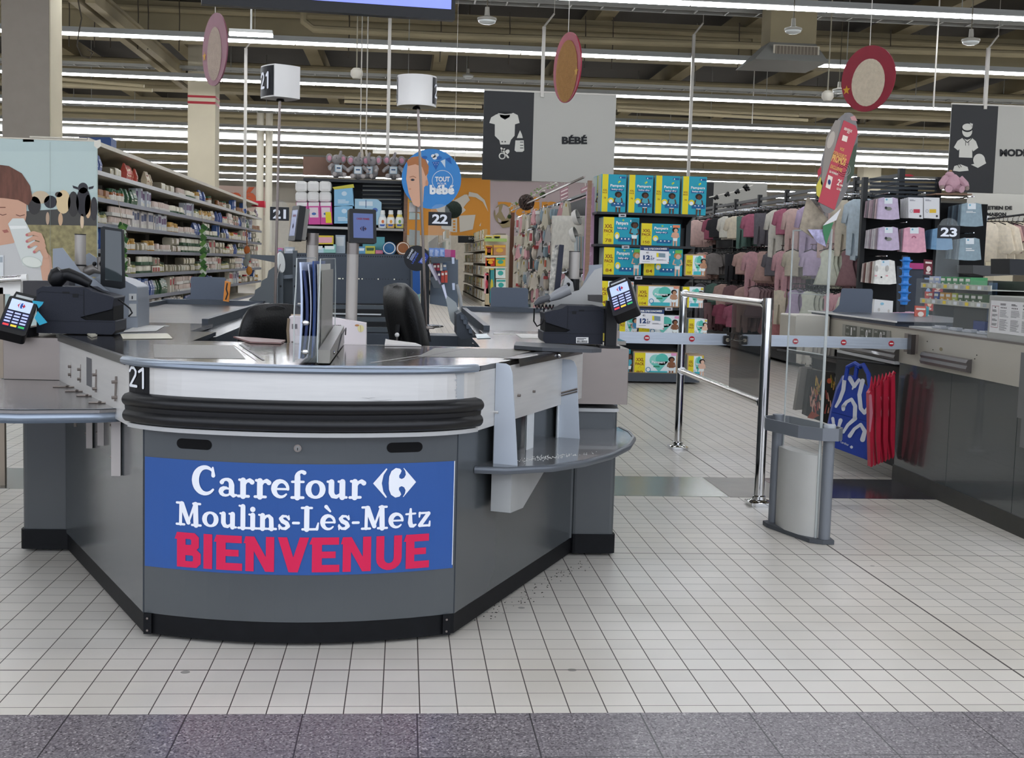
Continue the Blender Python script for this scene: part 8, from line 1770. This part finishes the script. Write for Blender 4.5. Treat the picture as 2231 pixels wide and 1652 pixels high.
# pink plush
p = at(2072, 421, 12.62); t = thing('plush_toy', 'pink fluffy soft toy sitting slumped on the wooden shelf above the end rack', 'soft toy', (p.x, 12.62, p.z)); PF = mat('pink_fluff', '#c9a1ab', .95, bump=.5, bscale=80)
b = MB(); b.ball((0, 0, .10), (.095, .08, .10), PF, 14); b.ball((-.03, -.01, .185), (.05, .045, .035), PF, 10); b.build('body', t, local=True)
for s_ in (-1, 1):
    b = MB(); b.tube([(s_*.07, -.02, .15), (s_*.125, -.05, .09), (s_*.13, -.07, .06)], [.04, .036, .03], PF, 8); b.ball((s_*.133, -.075, .05), .026, C('#a39088', .9), 8); b.build('arm', t, local=True)
    b = MB(); b.tube([(s_*.05, -.04, .05), (s_*.07, -.10, .035)], [.042, .038], PF, 8); b.build('leg', t, local=True)
b = MB(); b.ball((-.02, .0, .225), (.02, .02, .012), C('#a9855f'), 8); b.build('nose', t, local=True)
b = MB(); pp(b, [(1965, 383), (1972, 380), (1984, 380), (1992, 384)], 13.6, .15, C('#cc3344')); tag(b.build('red_hat', origin=tuple(at(1978, 384, 13.6))), 'red rounded cap top seen just above the slatted crest', 'hat')
# rail of cream coats at the right
t = thing('coat_rail', 'black rail of cream coats behind the right end rack', 'clothes rail', at(2190, 480, 14.5)); b = MB(); p = at(2145, 478, 14.5); q = at(2260, 464, 14.5); b.tube([p, q], .014, DR, 6); b.box(q.x-.02, q.x+.02, 14.5, 14.54, 0, q.z, DR); b.build('rail', t)
for i, px in enumerate((2150, 2160, 2168, 2177, 2186, 2195, 2206, 2218, 2230, 2243)):
    p = at(px, 482, 14.48+.03*(i % 2)); hang('coat' if i not in (5, 6) else 'top', '#e6d9c2' if i not in (5, 6) else ('#c9a69c' if i == 5 else '#8c6a6c'), (p.x, p.y, p.z), radians(-55 if i else -25), ('cream baby coat on the black rail at the right edge' if i not in (5, 6) else ['old rose top between the cream coats', 'plum brown top between the cream coats'][i-5]), 'coats on the rail at the right edge', 1.15)
# white low wall of clothes behind the number 22 side: stacked folded clothes left of the long gondola foot
# ================================================================== hanging signs
def board(px0, py0, px1, py1, Y, split, lab, nm='hanging_sign'):
    a = at(px0, py1, Y); c = at(px1, py0, Y); t = thing(nm, lab, 'sign', ((a.x+c.x)/2, Y, a.z), 0, 'black and grey department signs')
    sx = at(split, (py0+py1)/2, Y).x; w = c.x-a.x; h = c.z-a.z
    b = MB(); b.box(a.x, c.x, Y, Y+.02, a.z, c.z, mat('sign_grey', '#aeaca4', .7)); b.box(a.x, c.x, Y-.008, Y+.03, c.z, c.z+.02, HP); b.box(a.x, sx, Y-.002, Y, a.z, c.z, mat('sign_black', '#17181a', .6)); b.build('panel', t)
    return t, a, c, sx
t, a, c, sx = board(1050, 209, 1343, 391, 15.5, 1161, 'black and grey hanging sign reading bebe with baby symbols')
IC = C('#c9c7be', .7); IB = C('#17181a', .6)
b = MB(); D = pxd(b, 15.497, .003)
D.poly([(1080, 250), (1090, 246), (1104, 252), (1118, 246), (1128, 251), (1132, 268), (1122, 271), (1121, 296), (1113, 305), (1110, 315), (1090, 315), (1088, 306), (1078, 296), (1078, 271), (1066, 268), (1070, 256)], IC, 1)
D.ell(1100, 247, 12, 11, IB, 2, 16, 0, 0, pi) ; D.poly([(1087, 243), (1113, 244), (1110, 255), (1100, 261), (1090, 255)], IB, 2); D.line([(1086, 248), (1100, 250), (1113, 249)], 2.4, IC, 3)
for x in (1094, 1100.5): D.ell(x, 309, 1.5, 1.5, IB, 3, 8)
D.poly([(1123, 306), (1141, 306), (1142, 328), (1138, 331), (1125, 331), (1121, 328)], IC, 1); D.poly([(1126, 301), (1139, 301), (1137, 293), (1133, 284), (1129, 293)], IC, 1)
for y in (309, 316, 322): D.poly([(1133, y), (1140, y), (1140, y+1.5), (1133, y+1.5)], IB, 2)
D.ring(1094, 340, 5, 2.5, IC, 1, 16); D.line([(1092, 323), (1107, 343)], 4, IC, 2); D.ell(1105, 331, 6, 4.5, IC, 2, 12, -.8); D.ell(1096, 327, 2, 6, IC, 2, 8, .9)
v, f, asp = text_geo('BÉBÉ', .05); b.add([D.P(1224+p[0]*55, 314-p[1]*20, 1) for p in v], f, IB); b.build('lettering', t)
t, a, c, sx = board(2063, 239, 2360, 418, 15.5, 2169, 'black and grey hanging sign reading mode with clothing symbols')
b = MB(); D = pxd(b, 15.497, .003)
D.ell(2107, 286, 11, 13, IC, 1, 16); D.ell(2107, 279, 12.5, 9, IB, 2, 16); D.ell(2107, 277, 11, 7.5, IC, 3, 16); D.poly([(2112, 268), (2119, 270), (2118, 278)], IC, 3)
D.poly([(2096, 301), (2107, 305), (2118, 301), (2126, 308), (2131, 322), (2120, 330), (2118, 326), (2118, 344), (2089, 343), (2090, 325), (2087, 328), (2078, 321), (2086, 307)], IC, 1); D.line([(2098, 302), (2107, 311), (2117, 302)], 1.5, IB, 2); D.line([(2103, 309), (2103, 317)], 1, IB, 2); D.line([(2110, 309), (2110, 317)], 1, IB, 2)
D.poly([(2126, 362), (2121, 361), (2122, 358), (2128, 355)], IC, 1); D.ell(2133, 349, 13, 14, IC, 1, 16, 0, 0, 2*pi); D.poly([(2115, 359), (2146, 350), (2148, 356), (2130, 366)], IC, 2)
D.poly([(2076, 372), (2079, 362), (2092, 358), (2108, 364), (2110, 372), (2090, 374)], IC, 1); D.line([(2086, 360), (2090, 366)], 1.2, IB, 3); D.line([(2090, 358), (2094, 364)], 1.2, IB, 3)
v, f, asp = text_geo('MODE', .05); b.add([D.P(2178+p[0]*62, 341-p[1]*16, 1) for p in v], f, IB); b.build('lettering', t)
t, a, c, sx = board(1481, 402, 1672, 510, 24, 1553, 'smaller black and grey sign reading parfumerie beyond the nappy boxes')
b = MB(); D = pxd(b, 23.99, .004); v, f, asp = text_geo('PARFUMERIE', .05); b.add([D.P(1567+p[0]*92, 453-p[1]*9, 1) for p in v], f, IB); b.build('lettering', t)
b = MB(); pp(b, [(1618, 440), (1653, 432), (1653, 445), (1617, 452)], 22.5, .02, C('#5a4440')); D = pxd(b, 22.49, .004); D.bars(1626, 445, 22, -3, C('#8a7672'), 1, 1); tag(b.build('brown_sign', origin=tuple(at(1630, 452, 22.5))), 'small dark brown sign hanging before the parfumerie sign', 'sign')
t = thing('spotlight_rail', 'angled rail with black spotlights above the parfumerie sign', 'spotlights', at(1600, 425, 21)); b = MB(); b.tube([at(1545, 430, 21), at(1600, 418, 21), at(1640, 404, 21)], .012, C('#d8d4cc'), 6); b.build('rail', t)
for px, py in ((1560, 427), (1584, 420), (1606, 414), (1628, 408), (1624, 403)):
    q = at(px, py+4, 21); b = MB(); b.cyl((q.x-.03, 20.97, q.z-.02), (q.x+.02, 21.0, q.z+.035), .03, BLACK, 10, .022); b.cyl((q.x+.03, 20.97, q.z-.02), (q.x+.0, 21.0, q.z+.03), .022, BLACK, 8); b.build('spotlight', t)
t, a, c, sx = board(2104, 420, 2250, 478, 29.6, 2105, 'pale sign with cut-off words about home care behind the clothing sign')
b = MB(); D = pxd(b, 29.59, .006); v, f, asp = text_geo('ENTRETIEN DE', .05); b.add([D.P(2121+p[0]*84, 457-p[1]*8, 1) for p in v], f, IB); v, f, asp = text_geo('LA MAISON', .05); b.add([D.P(2134+p[0]*58, 471-p[1]*8, 1) for p in v], f, IB); b.build('lettering', t)
# bread banner far behind
t = thing('wall_banner', 'wide far banner, orange with a white baker shape and the word pain', 'banner', at(1000, 515, 40), 0)
b = MB(); OR = mat('banner_orange', '#cf8a2a', .7); PKG = C('#b3a3a2'); pp(b, [(880, 388), (1068, 388), (1068, 514), (880, 512)], 40, .05, OR); pp(b, [(1068, 395), (1400, 398), (1400, 516), (1068, 514)], 40, .05, PKG); b.build('cloth', t)
b = MB(); D = pxd(b, 39.98, .008); WH = C('#c9c2b4')
D.poly([(975, 445), (1012, 424), (1018, 424), (1024, 436), (1016, 444), (1010, 452), (1015, 458), (1006, 466), (986, 470), (960, 470), (940, 440)], WH, 1); D.poly([(1022, 418), (1040, 422), (1056, 436), (1064, 462), (1052, 440), (1036, 430), (1020, 428)], WH, 1); D.poly([(1000, 470), (1036, 468), (1030, 500), (1002, 506)], WH, 1); D.poly([(986, 476), (996, 476), (996, 506), (986, 506)], WH, 1); D.poly([(1044, 492), (1048, 485), (1047, 493)], WH, 1)
D.poly([(960, 478), (986, 478), (986, 506), (962, 498)], WH, 1)
for i in range(4): D.poly([(987, 480+i*6.5), (992, 480+i*6.5), (992, 484+i*6.5), (987, 484+i*6.5)], OR, 2)
v, f, asp = text_geo('pain', .03); b.add([D.P(1085+p[0]*132, 486-p[1]*58, 1) for p in v], f, OR)
OL = C('#8f7f5c'); D.ell(1095, 466, 19, 22, OL, 2, 22); D.poly([(1096, 446), (1108, 452), (1110, 462), (1102, 478), (1097, 470), (1092, 460)], PKG, 3); D.poly([(1078, 455), (1087, 450), (1086, 462), (1080, 470)], PKG, 3); D.poly([(1084, 474), (1092, 480), (1092, 486), (1086, 484)], PKG, 3); D.poly([(1084, 484), (1110, 480), (1135, 482), (1126, 492), (1095, 497)], OL, 2)
b.build('printing', t)
b = MB(); pp(b, [(998, 514), (1105, 515), (1105, 530), (998, 529)], 39.5, .05, C('#191b1c')); D = pxd(b, 39.48, .008); v, f, asp = text_geo('BOULANGERIE', .03); b.add([D.P(1021+p[0]*60, 522-p[1]*5, 1) for p in v], f, C('#8d8e8c')); tag(b.build('fascia_sign', origin=tuple(at(1050, 530, 39.5))), 'black fascia reading boulangerie under the orange banner', 'sign')
b = MB(); pp(b, [(470, 404), (590, 408), (590, 470), (470, 466)], 40, .05, C('#b79f92')); D = pxd(b, 39.98, .008); v, f, asp = text_geo('né', .04); b.add([D.P(497+p[0]*62, 452-p[1]*44, 1) for p in v], f, C('#c25a34')); tag(b.build('wall_sign', origin=tuple(at(530, 468, 40))), 'far dusty pink banner with cut-off orange-red letters above the left gondola', 'banner')
b = MB(); pp(b, [(540, 437), (576, 438), (577, 452), (548, 449)], 25.5, .2, C('#c8283c')); tag(b.build('red_box', origin=tuple(at(560, 450, 25.5))), 'bright red box on top of the far end of the left gondola', 'box')
# white pallet-like far products behind the left gondola end
# round blue sign
t = thing('round_sign', 'big round blue sign reading tout pour bebe with a baby face', 'sign', at(940, 455, 13.3)); Yq = 13.25
b = MB(); cc = at(940, 390, Yq); b.cyl((cc.x, Yq, cc.z), (cc.x, Yq+.02, cc.z), 61/2732*Yq*1.05, mat('round_sign_blue', '#2e86cf', .5), 40); b.build('disc', t)
b = MB(); D = pxd(b, Yq-.002, .0015)
FC = C('#e0b094'); FS = C('#d39a7c'); D.poly([(889, 348), (900, 342), (915, 340), (925, 346), (932, 358), (934, 372), (930, 384), (932, 394), (928, 404), (924, 408), (922, 440), (912, 452), (900, 446), (890, 420), (885, 390)], FC, 1)
D.poly([(886, 352), (896, 343), (915, 340), (926, 347), (934, 362), (933, 378), (927, 384), (920, 364), (905, 358), (889, 362)], C('#b5764a'), 2); D.ell(899, 392, 4.5, 2.6, C('#5a4a48'), 3, 10); D.ell(899, 392, 1.8, 2.2, C('#22303c'), 4, 8); D.line([(893, 386), (900, 384), (906, 387)], 1.4, C('#a06a4a'), 3); D.ell(930, 399, 3.2, 6.5, FS, 3, 12); D.ell(893, 412, 3, 2, FS, 3, 8)
Wt = C('#eef2f4')
def tx(s_, x0, yb, w, h, m_, L=3, bd=.03):
    v, f, asp = text_geo(s_, bd); b.add([D.P(x0+p[0]*w, yb-p[1]*h, L) for p in v], f, m_)
tx('TOUT', 948, 396, 32, 11, Wt, 3, .04); tx('POUR', 953, 403, 20, 5, Wt, 3, .0); tx('bébé', 936, 424, 54, 21, Wt, 4, .06); D.ring(964, 394, 22, 1, Wt, 2, 40)
for (x, y) in ((944, 340), (951, 338), (947, 344)): D.ell(x, y, 5, 4, Wt if x != 951 else C('#d4e4f0'), 3, 10)
D.poly([(941, 353), (958, 351), (950, 370)], C('#2560ae'), 3); D.poly([(960, 351), (970, 347), (970, 366)], C('#c9dcea'), 3); D.poly([(970, 346), (981, 343), (984, 358)], C('#2560ae'), 3); D.poly([(934, 352), (928, 347), (932, 358)], Wt, 3)
for i in range(5): D.ell(945+i*2.4, 355+(i % 2)*4, .8, .8, Wt, 4, 6)
D.ell(925, 343, 6, 3.5, C('#2a66b0'), 3, 10); D.ell(955, 344, 7, 4, C('#2a66b0'), 2, 10)
b.build('printing', t); b = MB(); p = at(905, 430, Yq+.03); b.box(cc.x-.16, cc.x-.14, Yq+.02, Yq+.04, 0, cc.z, C('#7a6a5c')); b.build('support', t)
# hanging discs; their artwork is a plain generic pattern
def disc(cx, cyt, cyb, wpx, Y, lab, c1_, c2_, shape, yaw):
    c = at(cx, (cyt+cyb)/2, Y); R = (cyb-cyt)/2/2732*Y; t = thing('hanging_disc', lab, 'hanging disc', tuple(c), 0, 'round seasonal discs hanging from the roof')
    X = Matrix.Translation(c) @ Matrix.Rotation(yaw, 4, 'Z'); b = MB(); b.cyl((0, -.004, 0), (0, .004, 0), R, mat('disc_'+c1_[1:], c1_, .5, var=.08, vscale=12), 40, X=X); b.build('disc', t)
    R3 = X.to_3x3(); b = MB(); D = Deco(b, X @ Vector((0, -.0045, 0)), R3 @ Vector((R, 0, 0)), R3 @ Vector((0, 0, R)), .001)
    D.ell(*shape[:4], mat('knit_'+c2_[1:], c2_, .9, bump=.6, bscale=140, var=.08, vscale=40), 1, 28)
    st = []
    for k in range(10): q = pi/2+2*pi*k/10; r = .15 if k % 2 == 0 else .065; st.append((shape[4]+r*cos(q), shape[5]+r*sin(q)))
    D.mb.add([D.P(*q, 2) for q in st]+[D.P(shape[4], shape[5], 2)], [(10, k, (k+1) % 10) for k in range(10)], C('#c9962e'))
    b.build('knitted_patch', t); b = MB(); b.tube([(c.x, Y, c.z+R-.01), (c.x, Y, 5.2)], .0025, C('#cfcabf'), 5); b.build('thread', t); return t
disc(468.5, 33, 183, 49, 8.0, 'narrow turned round disc, dusky pink, hanging at the left before a pillar', '#8a5362', '#b3a192', (0, -.12, .58, .74, -.8, -.1), radians(-62))
disc(1236, 73, 222, 57, 8.0, 'turned round disc with a large biscuit-brown patch, hanging over the baby sign', '#9a1636', '#a87a42', (0, -.1, .78, .88, .72, -.2), radians(-74))
disc(1891.5, 100, 243, 112, 8.0, 'crimson round disc with a cream patch, hanging before the clothing sign', '#860a26', '#c9bba3', (.02, -.12, .62, .72, -.78, -.28), radians(-58))
# TV over the lanes
t = thing('ceiling_screen', 'black hanging screen with a lilac blue picture, cut by the top of the photo', 'screen', at(715, 25, 6)); b = MB(); a = at(439, 8, 6.0); c = at(991, 44, 6.22); bl = a; br = c; up = Vector((0, 0, .62)); d = (br-bl); nn = Vector((d.y, -d.x, 0)).normalized()
v = [bl, br, br+up, bl+up]; v2 = [p-nn*.05 for p in v]; b.add(v+v2, [(0, 1, 2, 3), (7, 6, 5, 4), (0, 4, 5, 1), (1, 5, 6, 2), (2, 6, 7, 3), (3, 7, 4, 0)], C('#0b0b0d', .4)); b.build('casing', t)
b = MB(); e = nn*.002; k = d.normalized()*.02; z1 = Vector((0, 0, .05)); b.add([bl+k+z1+e, br-k+z1+e, br-k+up*.95+e, bl+k+up*.95+e], [(0, 1, 2, 3)], mat('screen_lilac', '#6a76d8', .3, emit=.9)); b.build('screen', t)
b = MB()
for q in (.3, .7): p = bl+d*q+up-nn*.03; b.tube([p, (p.x, p.y, 5.45)], .02, BLACK, 6)
b.build('mount', t)
# garland with wicker balls
t = thing('ball_garland', 'white leafy garland with a dark wicker ball and green balls between the aisles', 'garland', at(1150, 440, 20)); b = MB(); P = [at(x, y, 20) for x, y in ((1230, 385), (1205, 402), (1180, 412), (1168, 422), (1130, 440), (1110, 452))]; b.tube(P, .008, C('#d8d4c8'), 5); r2 = random.Random(2)
for i in range(60):
    q = r2.random()*(len(P)-1); k = int(q); p = P[k].lerp(P[k+1], q-k); b.ball((p.x+r2.gauss(0, .03), p.y+r2.gauss(0, .03), p.z+r2.gauss(0, .03)), (.02, .008, .012), C(r2.choice(['#e6e4da', '#7d9a5c', '#c9c8b8'])), 5)
b.build('leafy_strand', t)
b = MB(); p = at(1147, 441, 19.8)
for i in range(14):
    ax = Vector((r2.gauss(0, 1), r2.gauss(0, 1), r2.gauss(0, 1))).normalized(); e1 = ax.orthogonal().normalized(); e2 = ax.cross(e1); b.tube([p+(e1*cos(a)+e2*sin(a))*.12 for a in [2*pi*k/18 for k in range(19)]], .009, C('#4a3a34'), 5)
b.ball(tuple(p), .095, C('#3a302c'), 12); b.build('wicker_ball', t)
for px, py, r_ in ((1183, 425, .05), (1110, 472, .035)): q = at(px, py, 20); b = MB(); b.ball(tuple(q), r_, mat('moss', '#3c4a2a', .95, bump=.6, bscale=60), 12); b.build('moss_ball', t)
b = MB(); q = at(988, 457, 14.5); b.ball(tuple(q), .10, mat('dark_green_ball', '#28332a', .95, bump=.6, bscale=60), 14); b.tube([q, (q.x, q.y, 5.45)], .002, C('#cfcabf'), 4); tag(b.build('dark_ball', origin=tuple(q)), 'dark green mossy ball just behind the black 22 sign', 'decoration')
# tall pale flags over the far aisles and leaning white sticks on the elephants' shelf
for i, (px, y0, y1, Y) in enumerate(((1230, 405, 438, 30), (1275, 402, 440, 30))):
    b = MB(); pp(b, [(px-10, y0+9), (px+8, y0), (px+8, y1-7), (px-9, y1)], Y, .02, C('#8d6a70')); D = pxd(b, Y-.01, .006)
    for k in range(3): D.poly([(px-8, y0+12+k*8), (px+7, y0+5+k*8), (px+7, y0+8+k*8), (px-8, y0+15+k*8)], C('#bfb0ae'), 1)
    b.tube([at(px, y0+4, Y), (at(px, y0, Y).x, Y, 5.45)], .006, HP, 4); tag(b.build('aisle_flag', origin=tuple(at(px, y1, Y))), 'small striped mauve flag hanging far away, %s of two, left of the nappy boxes' % ['left', 'right'][i], 'flag', 'small mauve flags')
for i, (pts, Y) in enumerate(((((786, 300), (789, 345)), 13.8), (((797, 320), (801, 350)), 13.7))):
    b = MB(); p, q = at(*pts[0], Y), at(*pts[1], Y); b.tube([p, q], [.006, .022], C('#c2b8aa'), 6); b.tube([q, (q.x, Y, at(790, 389, Y).z)], .012, C('#b5a898'), 6); tag(b.build('pointed_stick', origin=tuple(q)), '%s pale pointed stick rising behind the plush elephants' % ['taller', 'shorter'][i], 'stick', 'pale pointed sticks')
# ================================================================== light and view
w = bpy.data.worlds.new('world'); SC.world = w; w.use_nodes = True
bg = w.node_tree.nodes['Background']; bg.inputs[0].default_value = (.80, .87, 1.0, 1); bg.inputs[1].default_value = 1.7
SC.view_settings.view_transform = 'Standard'; SC.view_settings.look = 'None'; SC.view_settings.gamma = 1; SC.view_settings.exposure = .18
SC.view_settings.use_curve_mapping = False
cy_ = SC.cycles; cy_.max_bounces = 6; cy_.diffuse_bounces = 3; cy_.glossy_bounces = 4; cy_.transmission_bounces = 4; cy_.transparent_max_bounces = 8; cy_.caustics_reflective = False; cy_.caustics_refractive = False
cy_.use_denoising = True; cy_.sample_clamp_indirect = 6
cy_.adaptive_threshold = .045; cy_.max_bounces = 5; cy_.diffuse_bounces = 2; cy_.glossy_bounces = 3
